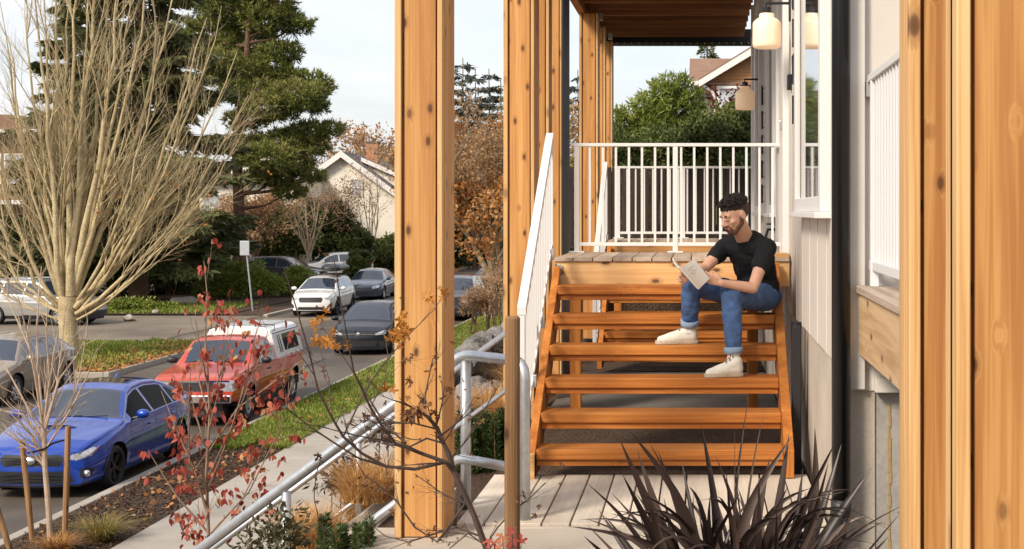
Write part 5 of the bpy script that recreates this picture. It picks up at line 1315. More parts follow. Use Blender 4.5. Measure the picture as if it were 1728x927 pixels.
for i, (px, Y, H_, r) in enumerate(((800, 108, 8.0, 4.0), (860, 125, 12.5, 4), (770, 128, 11, 4), (925, 120, 10, 4), (975, 100, 9, 3))):
    soft_tree('orange_tree', ['low orange tree over the leafy lawn', 'orange brown tree behind the trunk of the street tree', 'tall orange tree left of the street tree crown', 'orange tree behind the close row of posts', 'half bare tree in the narrow gap between posts'][i],
              P(px, 0, Y).x, Y, 0, H_, r, M['autumn'] if i != 2 else M['autumnp'], 5200 if i < 4 else 700, .30, 20+i, 'autumn trees at the end of the street', zlow=.25)
soft_tree('bare_sapling', 'pale leafless little tree before the cream gable wall', P(628, 0, 95).x, 95, 0, 8.2, 1.8, M['autumnp'], 400, .12, 61, zlow=.25, bark=M['twigp'], trunk_r=.09)
soft_tree('bare_sapling', 'pale twiggy tree between the evergreen bushes and the pine', P(520, 0, 90).x, 90, 0, 6.6, 1.6, M['autumnp'], 900, .12, 62, zlow=.25, bark=M['twigp'], trunk_r=.09)
# hedges & bushes across the street
def bush(name, label, lst, Y, mat, L, W, per, group=None, cat='bush', stems=True, rx=1.0, z0=0, sub=10, subr=.42):
    cs = []; rs = []
    for (px, py, rr, *r2) in lst:
        cs.append(P(px, py, Y+random.uniform(-.4, .4))); rs.append((rr, rr*.9, r2[0] if r2 else rr*.8))
    x = sum(c.x for c in cs)/len(cs); t = thing(name, label, cat, (x, Y, z0), group=group)
    clump_crown('foliage', cs, rs, per, L, W, mat, t, sub=sub, subr=subr)
    mb = MB()
    for c, r in zip(cs, rs):
        for k in range(4): mb.tube([(c.x+random.uniform(-.2, .2), c.y, z0), (c.x+random.uniform(-.5, .5)*r[0], c.y+random.uniform(-.4, .4)*r[0], c.z+r[2]*.2)], [.04, .012], 5, cap=False)
    mb.build('stems', M['barkb'], t); return t
bush('juniper_bush', 'rounded green juniper left of the street sign', [(388, 470, .9, .6), (420, 462, .9, .65), (445, 480, .8, .55), (400, 490, 1.2, .6), (365, 488, .9, .6)], 71, M['junip'], .16, .05, 3500, 'clipped junipers on the far verge', sub=20, subr=.5)
bush('juniper_bush', 'rounded green juniper between the grey SUV and the white crossover', [(500, 470, .75, .55), (487, 482, .8, .5), (510, 480, .7, .5)], 73, M['junip'], .16, .05, 3500, 'clipped junipers on the far verge', sub=20, subr=.5)
bush('juniper_bush', 'dark low juniper behind the silver SUV nose', [(330, 480, 1.2, .8), (300, 492, 1.0, .6), (345, 455, 1.2, .8)], 75, M['hedge'], .16, .06, 3500, 'clipped junipers on the far verge', sub=14, subr=.5)
bush('ivy_mound', 'bright green ivy mound round the foot of the big spruce', [(200, 530, 1.0, .35), (235, 525, 1.2, .35), (265, 530, 1.1, .35), (220, 520, 1.0, .35), (285, 532, .8, .3)], 62, M['junip'], .13, .07, 2600, sub=16, subr=.5)
bush('laurel_bush', 'big dark evergreen bush behind the far dark grey SUV', [(440, 400, 1.6), (470, 390, 1.8), (500, 395, 1.8), (455, 370, 1.5), (430, 380, 1.4)], 93, M['hedge'], .24, .12, 3600, 'evergreen bushes before the houses', sub=16)
bush('laurel_bush', 'tall green bush before the left part of the cream wall', [(530, 385, 1.5), (545, 400, 1.7), (575, 405, 1.6), (560, 375, 1.3), (525, 360, 1.2), (590, 420, 1.5)], 94, leafmat('olive leaves', [(.03, .045, .012), (.07, .09, .022), (.13, .14, .04)], nscale=.8), .22, .12, 3600, 'evergreen bushes before the houses', sub=16)
bush('laurel_bush', 'green bush beside the distant white SUV', [(606, 440, .8), (612, 450, .7), (600, 458, .6)], 84, M['hedge'], .18, .10, 2600, 'evergreen bushes before the houses')
bush('laurel_bush', 'clipped hedge under the cream wall right of the distant white SUV', [(650, 425, 1.3), (665, 430, 1.4), (690, 430, 1.4), (630, 418, .8)], 99, M['hedge'], .2, .1, 3400, 'evergreen bushes before the houses', sub=14)
bush('laurel_bush', 'dark hedge mass behind the silver SUV at the left edge', [(20+45*i, 440+random.uniform(-14, 14), 1.7) for i in range(7)]+[(40+60*i, 400, 1.6) for i in range(5)], 73, M['hedge'], .22, .10, 3000, 'evergreen bushes before the houses', sub=12)
bush('laurel_bush', 'dark hedge behind the white car and the spruce trunks', [(270, 420, 1.8), (320, 410, 1.8), (360, 395, 1.8), (300, 380, 1.8), (240, 400, 1.8), (350, 430, 1.4)], 90, M['hedge'], .24, .10, 3200, 'evergreen bushes before the houses', sub=14)
bush('laurel_bush', 'dark bush at the end of the street left of the street tree trunk', [(780, 405, 2.0), (800, 415, 1.8), (765, 415, 2.0), (845, 420, 1.8)], 112, M['spruce'], .3, .13, 2600, 'evergreen bushes before the houses', sub=14)
bush('laurel_bush', 'grey twiggy shrub on the planting strip behind the rock wall', [(842, 480, .8, 1.0), (828, 505, .5, .5), (800, 510, .5, .4)], 50, M['autumnp'], .10, .03, 1400, 'evergreen bushes before the houses', sub=10)
# bank of far woodland closing the horizon
cs = []; rs = []
for i in range(90):
    px = random.uniform(-250, 1100); Y = random.uniform(165, 215); cs.append(P(px, random.uniform(318, 352), Y)); rs.append((6, 4, 3.4))
o = clump_crown('woodland', cs, rs, 320, 1.3, .8, leafmat('far wood leaves', [(.05, .045, .02), (.10, .08, .03), (.20, .12, .05)], nscale=.08), sub=8)
tag(o, 'far mixed woodland along the end of the street', kind='stuff')

cs = []; rs = []
for i in range(60):
    a = R(random.uniform(150, 395)); d = random.uniform(70, 95); cs.append(Vector((math.cos(a)*d-5, math.sin(a)*d*.9-10, random.uniform(2, 8)))); rs.append((7, 7, 5))  # tree masses added out of view, to darken what the car paint reflects
cs = [c for c in cs if c.y < 40]; rs = rs[:len(cs)]
o = clump_crown('woodland', cs, rs, 260, 1.8, 1.2, leafmat('unseen wood leaves', [(.04, .04, .02), (.08, .07, .03), (.14, .09, .04)], nscale=.08), sub=8)
tag(o, 'unseen woodland added behind the viewpoint to darken reflections', kind='stuff')
# ---------------------------------------------------------------- bare multi-stemmed street tree
bt = thing('bare_tree', 'bare pale-barked street tree with many upright stems', 'tree', (-17.9, 42, .1))
rr_ = random.Random(2); mb = MB(); tips = []
Yt = 42
def pt(px, py, dy=0): return P(px, py, Yt+dy)
mb.tube([pt(118, 628), pt(117, 600), pt(116, 560), pt(114, 525), pt(116, 500)], [.36, .27, .25, .26, .28], 16, cap=False)
stems = [  # (start px,py) -> (end px,py), radius, bend
 ((112, 520), (20, 60), .11), ((108, 515), (60, -60), .12), ((114, 505), (95, -80), .13), ((116, 500), (130, -80), .14), ((118, 500), (165, -90), .15), ((121, 500), (205, -80), .14),
 ((122, 505), (250, -60), .12), ((124, 510), (300, -30), .12), ((126, 520), (345, 30), .11), ((124, 505), (225, -40), .10), ((128, 522), (400, 90), .09), ((128, 530), (420, 160), .08), ((126, 535), (405, 235), .06),
 ((106, 520), (-30, 120), .09), ((104, 525), (-60, 220), .08), ((102, 530), (-60, 300), .07), ((104, 528), (-50, 380), .05), ((110, 505), (40, -40), .09), ((118, 498), (150, -40), .10), ((112, 500), (75, -50), .09),
 ((100, 540), (-80, 430), .045), ((130, 540), (330, 330), .05), ((126, 515), (270, 60), .08), ((120, 498), (185, -60), .09), ((110, 500), (5, 0), .08), ((132, 520), (375, 10), .08), ((130, 530), (300, 200), .06), ((118, 495), (115, -60), .09)]
for (a, b, r) in stems:
    dya = rr_.uniform(-.15, .15); dyb = rr_.uniform(-2.0, 2.0); A = pt(*a, dya); B_ = pt(*b, dyb)
    if B_.x > A.x: out = 1
    else: out = -1
    n = 10; pl = []; rd = []
    for k in range(n+1):
        u = k/n; ux = u**1.12 if abs(B_.x-A.x) < 3 else u**.95
        p = Vector((A.x+(B_.x-A.x)*ux+out*.35*math.sin(u*math.pi)*min(1, abs(B_.x-A.x)/2), A.y+(B_.y-A.y)*u, A.z+(B_.z-A.z)*u**(1.0 if b[1] < 0 else 1.15)))
        p += Vector((rr_.gauss(0, .035), rr_.gauss(0, .05), rr_.gauss(0, .03)))*(u > 0)
        pl.append(p); rd.append(r*.82*(1-.86*u))
    mb.tube(pl, rd, 8, cap=False)
    for k in range(12):
        i = rr_.randint(2, n-1); d = (pl[i+1]-pl[i]).normalized() if i < n else (pl[i]-pl[i-1]).normalized()
        nd = (d+Vector((rr_.gauss(.10*out, .30), rr_.gauss(0, .35), rr_.gauss(.1, .15)))).normalized()
        branchy(mb, pl[i], nd, rr_.uniform(1.3, 2.8)*(1.25-.6*i/n), rd[i]*.36+.005, [(6, .5, 27, .12), (4, .55, 28, .2), (2, .6, 25, .3)], rr_, tips, .16, .07, 6, sides=5)
mb.build('trunk', M['bark'], bt, smooth=True)
tp = np.array([list(a) for a, d in tips]); w_ = (rng.random(len(tp)) < .012) & (tp[:, 2] < 5.5); 
leaves('last_leaves', np.repeat(tp[w_], 2, 0), .12, .08, M['autumn'], bt)
# ---------------------------------------------------------------- extra trunks, rocks, sign
for i, (px, Y, r, H_) in enumerate(((190, 78, .33, 8), (268, 80, .26, 8), (330, 84, .22, 7), (445, 96, .2, 6))):
    t = thing('bare_conifer', ['bare brown trunk left of the big spruce trunk', 'slim trunk just right of the big spruce trunk', 'slim dark trunk left of the pine trunk', 'distant slim trunk behind the far dark grey SUV'][i], 'tree', (P(px, 0, Y).x, Y, 0), group='trunks under the dark conifers')
    x = P(px, 0, Y).x; MB().tube([(x, Y, 0), (x+.1, Y, H_*.5), (x-.05, Y, H_)], [r, r*.8, r*.6], 10, cap=False).build('trunk', M['barkb'], t, smooth=True)
def rockmesh(name, c, r, seed, parent=None, mat=None, lab=None, group=None):
    bm = bmesh.new(); bmesh.ops.create_icosphere(bm, subdivisions=3, radius=1); rr = random.Random(seed)
    pl = [(Vector([rr.gauss(0, 1) for _ in range(3)]).normalized(), rr.uniform(.62, .95)) for _ in range(14)]
    for v in bm.verts:
        for nrm, d in pl:
            e = v.co.dot(nrm)-d
            if e > 0: v.co -= nrm*e
        v.co = Vector((v.co.x*r[0], v.co.y*r[1], v.co.z*r[2]))*(1+.03*math.sin(v.co.x*9+seed)*math.cos(v.co.y*8))
    me = bpy.data.meshes.new(name); bm.to_mesh(me); bm.free()
    o = link_mesh(name, me, mat or M['rock'], parent, False); o.location = c
    if lab: tag(o, lab, 'rock', group)
    return o
M['palerock'] = multi('pale boulder', [(.30, .26, .21), (.42, .37, .30), (.50, .45, .38)], 3, 20, .4, bump=.8, bscale=10, bdist=.04)
for i, (px, py, Y, r) in enumerate(((314, 519, 66, .45), (298, 522, 65.5, .38), (218, 548, 56.5, .22), (262, 545, 59.9, .14))):
    v = P(px, py, Y); rockmesh('garden_rock', (v.x, Y, max(.2, r*.5)), (r*1.2, r, r*.75), 40+i, None, M['palerock'], ['pale boulder right of the ivy mound', 'smaller pale boulder left of the bigger one on the gravel', 'small white rock at the driveway edge', 'tiny stone near the kerb of the driveway'][i], 'pale rocks near the driveway')
sg_ = thing('street_sign', 'slim grey street sign seen from behind beside the junipers', 'sign', (-18.7, 61.9, .1))
MB().tube([P(427, 531, 61.9), P(414, 408, 61.9)], .035, 8).build('pole', M['galv'], sg_)
c = P(413, 419, 61.8); MB().box(c.x-.20, c.x+.19, 61.78, 61.81, c.z-.30, c.z+.30).build('sign_plate', M['galv'], sg_, bevel=.006)
# rock wall right of the thick post
rw = thing('rock_wall', 'grey stone rockery wall between the sidewalk and the bank', 'wall', (-4.6, 36, 0))
mb_v = []; rr_ = random.Random(9); bm = bmesh.new()
y = 24.0
while y < 62:
    for lvl in range(4):
        c = Vector((-4.75+.17*lvl+rr_.uniform(-.08, .08), y+rr_.uniform(-.2, .2), .25+.44*lvl)); rad = rr_.uniform(.32, .46)
        g = bmesh.ops.create_icosphere(bm, subdivisions=2, radius=1)['verts']
        pl = [(Vector([rr_.gauss(0, 1) for _ in range(3)]).normalized(), rr_.uniform(.6, .92)) for _ in range(10)]
        for v in g:
            for nrm, d in pl:
                e = v.co.dot(nrm)-d
                if e > 0: v.co -= nrm*e
            v.co = c+Vector((v.co.x*rad*.8, v.co.y*rad*1.35, v.co.z*rad*.85))
    y += .72
for i in range(64):
    t = rr_.random(); yy_ = 15.5+11*t; xx_ = -2.35-2.2*t+rr_.uniform(-.35, .35); c = Vector((xx_, yy_, bank_z(xx_, yy_)+rr_.uniform(-.05, .22))); rad = rr_.uniform(.20, .36)
    g = bmesh.ops.create_icosphere(bm, subdivisions=2, radius=1)['verts']; pl = [(Vector([rr_.gauss(0, 1) for _ in range(3)]).normalized(), rr_.uniform(.55, .9)) for _ in range(11)]
    for v in g:
        for nrm, d in pl:
            e = v.co.dot(nrm)-d
            if e > 0: v.co -= nrm*e
        v.co = c+Vector((v.co.x*rad, v.co.y*rad*1.2, v.co.z*rad*.85))
me = bpy.data.meshes.new('stones'); bm.to_mesh(me); bm.free(); link_mesh('stones', me, M['rock'], rw)
# ---------------------------------------------------------------- planting near the camera
M['brown_grass'] = leafmat('dry ornamental grass', [(.30, .15, .05), (.50, .27, .09), (.66, .40, .16), (.74, .52, .27)], nscale=2, trans=.35)
M['yew'] = leafmat('yew needles', [(.012, .022, .008), (.03, .055, .014), (.06, .095, .022), (.10, .13, .035)], nscale=3, trans=.1)
def blades(name, roots, H, W, mat, parent=None, lean=.5, k=6, curl=.6, rndv=None, flat=False):
    """curved ribbon blades; roots (N,3)"""
    roots = np.asarray(roots, float); n = len(roots); th = rng.random(n)*2*math.pi; ln = lean*(.3+.9*rng.random(n)); h = H*(.55+.6*rng.random(n))
    d = np.stack([np.cos(th), np.sin(th), np.zeros(n)], 1); s = np.stack([-np.sin(th), np.cos(th), np.zeros(n)], 1)
    V = np.zeros((n, k+1, 2, 3))
    for i in range(k+1):
        u = i/k; out = ln*(u+curl*u**2.5); up = u-.28*curl*ln*u**3*1.6
        c = roots+d*(out*h)[:, None]*.8+np.array([0, 0, 1.0])*(up*h)[:, None]
        w = W*(1-u**2)*.5+.0004; V[:, i, 0] = c-s*w; V[:, i, 1] = c+s*w
    I = np.arange(n*(k+1)*2).reshape(n, k+1, 2)
    F_ = np.stack([I[:, :-1, 0], I[:, :-1, 1], I[:, 1:, 1], I[:, 1:, 0]], -1).reshape(-1, 4)
    r = rng.random(n) if rndv is None else rndv
    return np_mesh(name, V.reshape(-1, 3), F_, mat, parent, np.repeat(r, (k+1)*2))
gl = ['tan ornamental grass clump %s']
spots = []
def gz(x, y): return bank_z(x, y)
lab = ['dry tan grass tuft behind the thick post', 'dry tan grass beyond the farther pipe handrail, nearest to it', 'golden grass tuft left of the thick post', 'rusty grass tuft low beside the steps', 'golden grass on the bank above the rock wall', 'golden grass right of the thick post', 'tan grass tuft at the top of the bank near the stair', 'small tan grass tuft nearest the sidewalk', 'tan grass tuft between the two pipe handrails', 'lowest tan grass tuft between the pipe handrails', 'tan grass further down the bank behind the handrails', 'golden grass tuft under the handrail pipe']
pos = [(-1.95, 10.6), (-2.3, 10.4), (-2.7, 10.9), (-3.2, 11.4), (-1.9, 13.6), (-1.62, 12.2), (-1.75, 14.8), (-3.7, 12.5), (-2.15, 9.62), (-2.55, 9.62), (-3.3, 13.5), (-2.45, 11.6), (-1.7, 15.8), (-2.2, 14.3), (-1.65, 17), (-3.0, 14.6)]
lab += ['golden grass clump far along the bank', 'golden grass clump halfway along the bank', 'golden grass clump nearest the far rock wall', 'golden grass clump at the outer bank edge']
for i, (x, y) in enumerate(pos):
    z = gz(x, y)-.02+(.25 if 9.5 < y < 9.7 else 0); n = 900; a = rng.random(n)*2*math.pi; r = .16*np.sqrt(rng.random(n))
    g = thing('ornamental_grass', lab[i], 'grass', (x, y, z), group='dry ornamental grasses on the bank')
    blades('blades', np.stack([x+r*np.cos(a), y+r*np.sin(a), np.full(n, z)], 1), (.30 if y < 12 else .42), .006, M['brown_grass'], g, lean=.75, curl=.9)
# grass tuft in the mulch strip and leaf-coloured small one
for (px, py, lb, mt, H_) in ((168, 915, 'yellow green grass tuft in the mulch by the curb', [(.12, .11, .02), (.30, .24, .06), (.45, .32, .12)], .42), (95, 935, 'orange grass tuft at the bottom left corner', [(.3, .14, .04), (.5, .26, .08)], .3)):
    Y = (E-.11)*FPX/(py-VY); x = (px-VX)*Y/FPX; n = 500; a = rng.random(n)*2*math.pi; r = .12*np.sqrt(rng.random(n))
    g = thing('grass_tuft', lb, 'grass', (x, Y, .11)); blades('blades', np.stack([x+r*np.cos(a), Y+r*np.sin(a), np.full(n, .1)], 1), H_, .010, leafmat('tuft', mt, nscale=2), g, lean=1.0, curl=.9)
# yew shrubs
def yew(name, label, spikes, group='upright yews beside the steps'):
    x = sum(s[0] for s in spikes)/len(spikes); y = sum(s[1] for s in spikes)/len(spikes); zb = min(s[2] for s in spikes)
    t = thing(name, label, 'shrub', (x, y, zb), group=group); pts = []; dirs = []; mb = MB()
    for (sx_, sy_, z0, z1, r) in spikes:
        mb.tube([(sx_, sy_, z0), (sx_, sy_, z1)], [.008, .003], 5, cap=False)
        n = int((z1-z0)*1500); u = rng.random(n); th = rng.random(n)*2*math.pi; rr = r*(1-.75*u)*(.25+.4*rng.random(n))
        pts.append(np.stack([sx_+rr*np.cos(th), sy_+rr*np.sin(th), z0+(z1-z0)*u], 1)); dirs.append(np.stack([np.cos(th), np.sin(th), .9+0*u], 1))
    mb.build('stems', M['barkb'], t); leaves('foliage', np.concatenate(pts), .034, .008, M['yew'], t, np.concatenate(dirs), .5)
def yspk(pxs, Y, ztop_py, z0, n, r=.055):
    out = []
    for _ in range(n):
        px = random.uniform(*pxs); y = Y+random.uniform(-.2, .2); x = (px-VX)*y/FPX; zt = E-(random.uniform(*ztop_py)-VY)*y/FPX; out.append((x, y, z0, zt, r))
    return out
yew('yew_shrub', 'dark green yew filling the corner below the pipe rail', yspk((778, 858), 10.6, (690, 770), 2.45, 80, .08))
yew('yew_shrub', 'small upright yew sprigs at the bottom edge left of the thick post', yspk((532, 552), 7.6, (868, 900), 2.1, 4, .045)+yspk((565, 628), 7.5, (872, 915), 2.1, 12, .05))
# nandina-like dark shrub
nd_ = thing('nandina_shrub', 'dark reddish green leafy shrub under the near handrail', 'shrub', (-2.3, 8.0, 1.6))
cs = [P(px, py, 7.9) for px, py in ((455, 905), (480, 880), (440, 925), (490, 915))]
clump_crown('foliage', cs, [(.09, .12, .08)]*4, 150, .05, .018, leafmat('nandina', [(.04, .045, .02), (.10, .09, .04), (.18, .10, .06)]), nd_, sub=8, subr=.7)
mb = MB()
for c in cs: mb.tube([(c.x, 7.9, 1.6), tuple(c)], [.01, .004], 5, cap=False)
mb.build('stems', M['twigd'], nd_)
nd2 = thing('nandina_shrub', 'dark purple leafed shrub beyond the farther handrail', 'shrub', (-3.1, 12.3, .9))
cs = [P(px, py, 12.0) for px, py in ((575, 800), (595, 810), (560, 815), (610, 795), (655, 735), (640, 720))]
clump_crown('foliage', cs, [(.14, .15, .11)]*6, 130, .08, .022, leafmat('nandina2', [(.04, .03, .02), (.10, .06, .04), (.15, .10, .05)]), nd2, sub=8, subr=.7)
mb = MB()
for c in cs: mb.tube([(c.x, 12.0, c.z-1.1), tuple(c)], [.01, .004], 5, cap=False)
mb.build('stems', M['twigd'], nd2)
# mulch chips in the strip
n = 9000; p = np.stack([-8.68+1.38*rng.random(n), 16+11*rng.random(n), .115+.02*rng.random(n)], 1); dd = rng.normal(size=(n, 3)); dd[:, 2] *= .35
tag(leaves('mulch_chips', p, .055, .02, leafmat('mulch chips', [(.03, .017, .01), (.075, .045, .028), (.16, .10, .065)], nscale=4, trans=0), dirs=dd, spread=.2), 'dark bark mulch chips in the kerbside planting strip', kind='stuff')

# ---- staked young tree in the strip
Ys = 18.7
st_ = thing('young_tree', 'bare young tree tied between two stakes near the blue car', 'tree', (P(86, 0, Ys).x, Ys, .1))
rr_ = random.Random(21); mb = MB(); tips = []
mb.tube([P(86, 925, Ys), P(82, 860, Ys), P(76, 790, Ys), P(74, 730, Ys), P(71, 700, Ys)], [.042, .036, .032, .034, .030], 10, cap=False)
def twig(mb, pts, r0, r1, rr, tips=None, sub=5, sl=.5):
    n = len(pts); pl = [Vector(p) for p in pts]; mb.tube(pl, [r0+(r1-r0)*i/(n-1) for i in range(n)], 6, cap=False)
    for k in range(sub):
        i = rr.randint(0, n-2); t = rr.random(); p = pl[i].lerp(pl[i+1], t); d = (pl[i+1]-pl[i]).normalized(); rad = r0+(r1-r0)*(i+t)/(n-1)
        nd = (d+Vector((rr.gauss(0, .45), rr.gauss(0, .45), rr.gauss(.1, .35)))).normalized()
        branchy(mb, p, nd, sl*(.5+rr.random()), rad*.6, [(3, .55, 32, .2)], rr, tips if tips is not None else [], .12, .1, 4, sides=4)
tl = []
for pl in ([(74, 735), (60, 640), (45, 560), (30, 500)], [(74, 725), (66, 640), (62, 560), (66, 490), (70, 450)], [(74, 720), (84, 640), (78, 560), (80, 520)], [(75, 720), (96, 650), (104, 590), (110, 520)], [(75, 745), (48, 690), (10, 620), (-20, 580)], [(76, 770), (50, 730), (20, 700), (-20, 680)],
           [(76, 760), (120, 690), (145, 640), (165, 585)], [(75, 735), (110, 700), (130, 655), (140, 600), (148, 540)], [(74, 750), (40, 700), (-10, 690)], [(77, 790), (60, 770), (30, 745), (5, 715)], [(75, 715), (90, 600), (98, 560)], [(73, 725), (55, 600), (20, 520), (-5, 470)], [(75, 730), (100, 640), (130, 600), (150, 560)], [(78, 790), (66, 760), (28, 740)]):
    dy = rr_.uniform(-.5, .5); twig(mb, [P(px, py, Ys+dy*i/3) for i, (px, py) in enumerate(pl)], .017, .005, rr_, tl, 7, .45)
mb.build('trunk', M['twigp'], st_)
mb = MB()
for dz, dx in ((0, 0), (.02, .01)): mb.tube([P(47, 765, Ys), P(60, 762, Ys-.05), P(74, 758, Ys-.045), P(90, 748, Ys-.03), P(112, 742, Ys)], .011, 6)
tag(mb.build('tree_tie', M['black']), 'black rubber strap tying the young tree to its stakes', 'strap')
for a, b, lb in (((57, 915), (37, 742), 'left thin wooden stake of the young tree, leaning'), ((109, 905), (115, 720), 'right thin wooden stake of the young tree')):
    dy = -.25 if a[0] > 100 else .1
    v = P(*a, Ys+dy); s = thing('tree_stake', lb, 'stake', (v.x, v.y, .1), group='stakes of the young tree'); MB().tube([P(a[0], a[1]+20, Ys+dy), P(*b, Ys+dy)], .036, 10).build('stake_pole', M['stake'], s, bevel=.004)
v = P(5, 905, 17.6); s = thing('tree_stake', 'stake end cut by the lower left corner', 'stake', (v.x, v.y, .1), group='stakes of the young tree'); MB().tube([P(22, 945, 17.4), P(-6, 855, 17.4)], .036, 10).build('stake_pole', M['stake'], s)

# ---- red-leaved sapling on the bank
Yr = 13.8
rs_ = thing('red_leaved_sapling', 'slender sapling with clusters of red leaves before the blue car', 'tree', (P(362, 0, Yr).x, Yr, .1))
rr_ = random.Random(33); mb = MB(); tl = []
main = [(366, 1130), (358, 1000), (352, 900), (348, 800), (354, 700), (350, 620), (346, 560), (350, 500), (344, 440)]
twig(mb, [P(px, py, Yr) for px, py in main], .022, .004, rr_, tl, 4, .3)
br = [[(352, 880), (330, 800), (300, 730), (272, 660)], [(350, 830), (385, 740), (410, 660), (430, 570), (440, 540)], [(354, 800), (400, 700), (440, 600), (452, 560)], [(350, 860), (320, 780), (318, 690), (322, 620)], [(352, 900), (300, 840), (268, 790), (250, 760)], [(356, 900), (420, 830), (470, 730), (495, 640)],
      [(350, 760), (330, 700), (318, 650)], [(354, 720), (372, 650), (380, 600), (398, 540)], [(356, 930), (395, 870), (430, 800), (446, 740)], [(352, 700), (335, 640), (350, 560)], [(352, 920), (310, 900), (300, 870)], [(350, 650), (340, 600), (330, 540)], [(354, 760), (400, 690), (470, 640), (520, 600)], [(354, 680), (380, 610), (420, 560)]]
for pl in br:
    dy = rr_.uniform(-.6, .6); twig(mb, [P(px, py, Yr+dy*i/3) for i, (px, py) in enumerate(pl)], .011, .003, rr_, tl, 4, .28)
mb.build('trunk', plain('sapling bark', (.24, .16, .11), .7, var=.2), rs_)
cl = [(380, 520, 22, 16), (345, 500, 12, 10), (372, 545, 14, 8), (300, 655, 14, 14), (400, 600, 22, 14), (440, 585, 18, 14), (410, 640, 26, 18), (365, 660, 18, 16), (440, 670, 30, 20), (488, 672, 16, 14), (350, 690, 26, 18), (300, 730, 22, 16), (330, 745, 20, 14), (405, 705, 22, 10), (388, 730, 20, 12), (475, 640, 20, 10), (340, 600, 16, 10), (455, 740, 12, 8),
      (430, 760, 30, 14), (300, 790, 16, 12), (470, 770, 10, 6), (320, 820, 22, 16), (380, 830, 24, 18), (430, 795, 24, 12), (330, 870, 28, 16), (400, 860, 22, 12), (340, 905, 30, 14), (300, 760, 18, 8), (440, 830, 16, 18), (360, 780, 18, 12), (250, 765, 14, 8), (285, 705, 12, 8), (465, 860, 14, 8), (318, 620, 8, 14), (425, 540, 12, 6), (340, 455, 6, 16), (355, 530, 8, 6), (500, 735, 9, 5), (318, 895, 16, 14), (460, 690, 14, 10)]
pts = []; dirs = []
for (px, py, sx_, sy_) in cl:
    m = int(5+sx_*sy_/24)
    for _ in range(m):
        v = P(px+rr_.gauss(0, sx_*.5), py+rr_.gauss(0, sy_*.5), Yr+rr_.uniform(-.4, .4)); pts.append(v); dirs.append((rr_.gauss(0, .35), rr_.gauss(0, .35), -1))
tp = np.array([list(a) for a, d in tl]); tp = tp[(rng.random(len(tp)) < .35) & (tp[:, 2] > E-(930-356)/FPX*Yr)]
pts = np.array([list(p) for p in pts]+tp.tolist()); dirs = np.array(dirs+[(0, 0, -1)]*len(tp))
def oval_leaves(name, pts, dirs, L, W, mat, parent, k=3, fold=.25):
    N_ = len(pts); d = unit(dirs+rng.normal(size=(N_, 3))*.35); s = unit(np.cross(d, rng.normal(size=(N_, 3)))); nn = np.cross(d, s)
    l = (L*(.7+.6*rng.random(N_)))[:, None]; w = (W*(.7+.6*rng.random(N_)))[:, None]
    us = [0, .18, .42, .7, 1.0]; ws = [0.02, .75, 1.0, .62, .0]
    V = np.zeros((N_, 5, 3, 3))
    for i, (u, q) in enumerate(zip(us, ws)):
        c = pts+d*l*u+nn*(l*.25*(u-u*u)*1.2); V[:, i, 1] = c-nn*w*q*fold*.5; V[:, i, 0] = c-s*w*.5*q; V[:, i, 2] = c+s*w*.5*q
    I = np.arange(N_*15).reshape(N_, 5, 3)
    f1 = np.stack([I[:, :-1, 0], I[:, :-1, 1], I[:, 1:, 1], I[:, 1:, 0]], -1).reshape(-1, 4); f2 = np.stack([I[:, :-1, 1], I[:, :-1, 2], I[:, 1:, 2], I[:, 1:, 1]], -1).reshape(-1, 4)
    return np_mesh(name, V.reshape(-1, 3), np.concatenate([f1, f2]), mat, parent, np.repeat(rng.random(N_), 15), smooth=True)
oval_leaves('foliage', pts, dirs, .072, .044, M['redleaf'], rs_)
mb = MB(); mb.tube([P(388, 905, Yr-.2), P(405, 898, Yr-.2), P(375, 915, Yr-.2), P(350, 905, Yr-.2)], .012, 6)
tag(mb.build('tree_tie', M['black']), 'black strap low on the red leaved sapling', 'strap')

# ---- dark twiggy maple close to the camera, tied to the round stake
Ym = 6.75
mt = thing('twiggy_maple', 'nearly leafless dark twigged maple with a few orange leaves', 'tree', (P(835, 0, Ym).x, Ym, 2.4))
rr_ = random.Random(44); mb = MB(); tl = []
def tw(pl, r0, r1, dy=0, sub=3, sl=.12): twig(mb, [P(px, py, Ym+dy*i/max(1, len(pl)-1)) for i, (px, py) in enumerate(pl)], r0, r1, rr_, tl, sub+3, sl*1.2)
tw([(845, 1040), (832, 960), (819, 921), (800, 870), (782, 830), (766, 797), (757, 765), (748, 748), (738, 722), (720, 702)], .018, .009, 0, 2)
tw([(720, 702), (717, 685), (717, 670), (722, 645), (727, 620), (731, 604)], .006, .0025, .1, 2)
tw([(720, 702), (700, 690), (680, 680), (664, 676)], .006, .003, -.1, 2)
tw([(766, 797), (752, 780), (710, 765), (667, 748), (645, 720), (625, 688), (610, 655), (597, 628), (590, 590), (575, 510), (564, 440)], .010, .0022, -.35, 3)
tw([(752, 780), (700, 792), (650, 787), (610, 765), (579, 737), (560, 705), (537, 660), (523, 600), (500, 520), (479, 452)], .009, .0022, -.3, 3)
tw([(685, 748), (662, 728), (643, 706), (615, 660), (590, 618), (560, 575), (540, 545)], .006, .002, .3, 2)
tw([(579, 737), (592, 710), (611, 670), (625, 645), (643, 621), (664, 595), (690, 565), (735, 520)], .005, .0022, .2, 3)
tw([(650, 787), (604, 773), (560, 745), (520, 718), (491, 695), (482, 688)], .006, .002, -.2, 4)
tw([(785, 850), (738, 915), (700, 890), (667, 843), (640, 820), (614, 801), (600, 775)], .006, .002, .1, 3)
tw([(540, 780), (533, 800), (530, 840), (538, 880), (552, 915)], .003, .0015, .1, 1)
tw([(667, 748), (640, 742), (600, 735), (540, 720), (495, 712)], .004, .0015, -.3, 3)
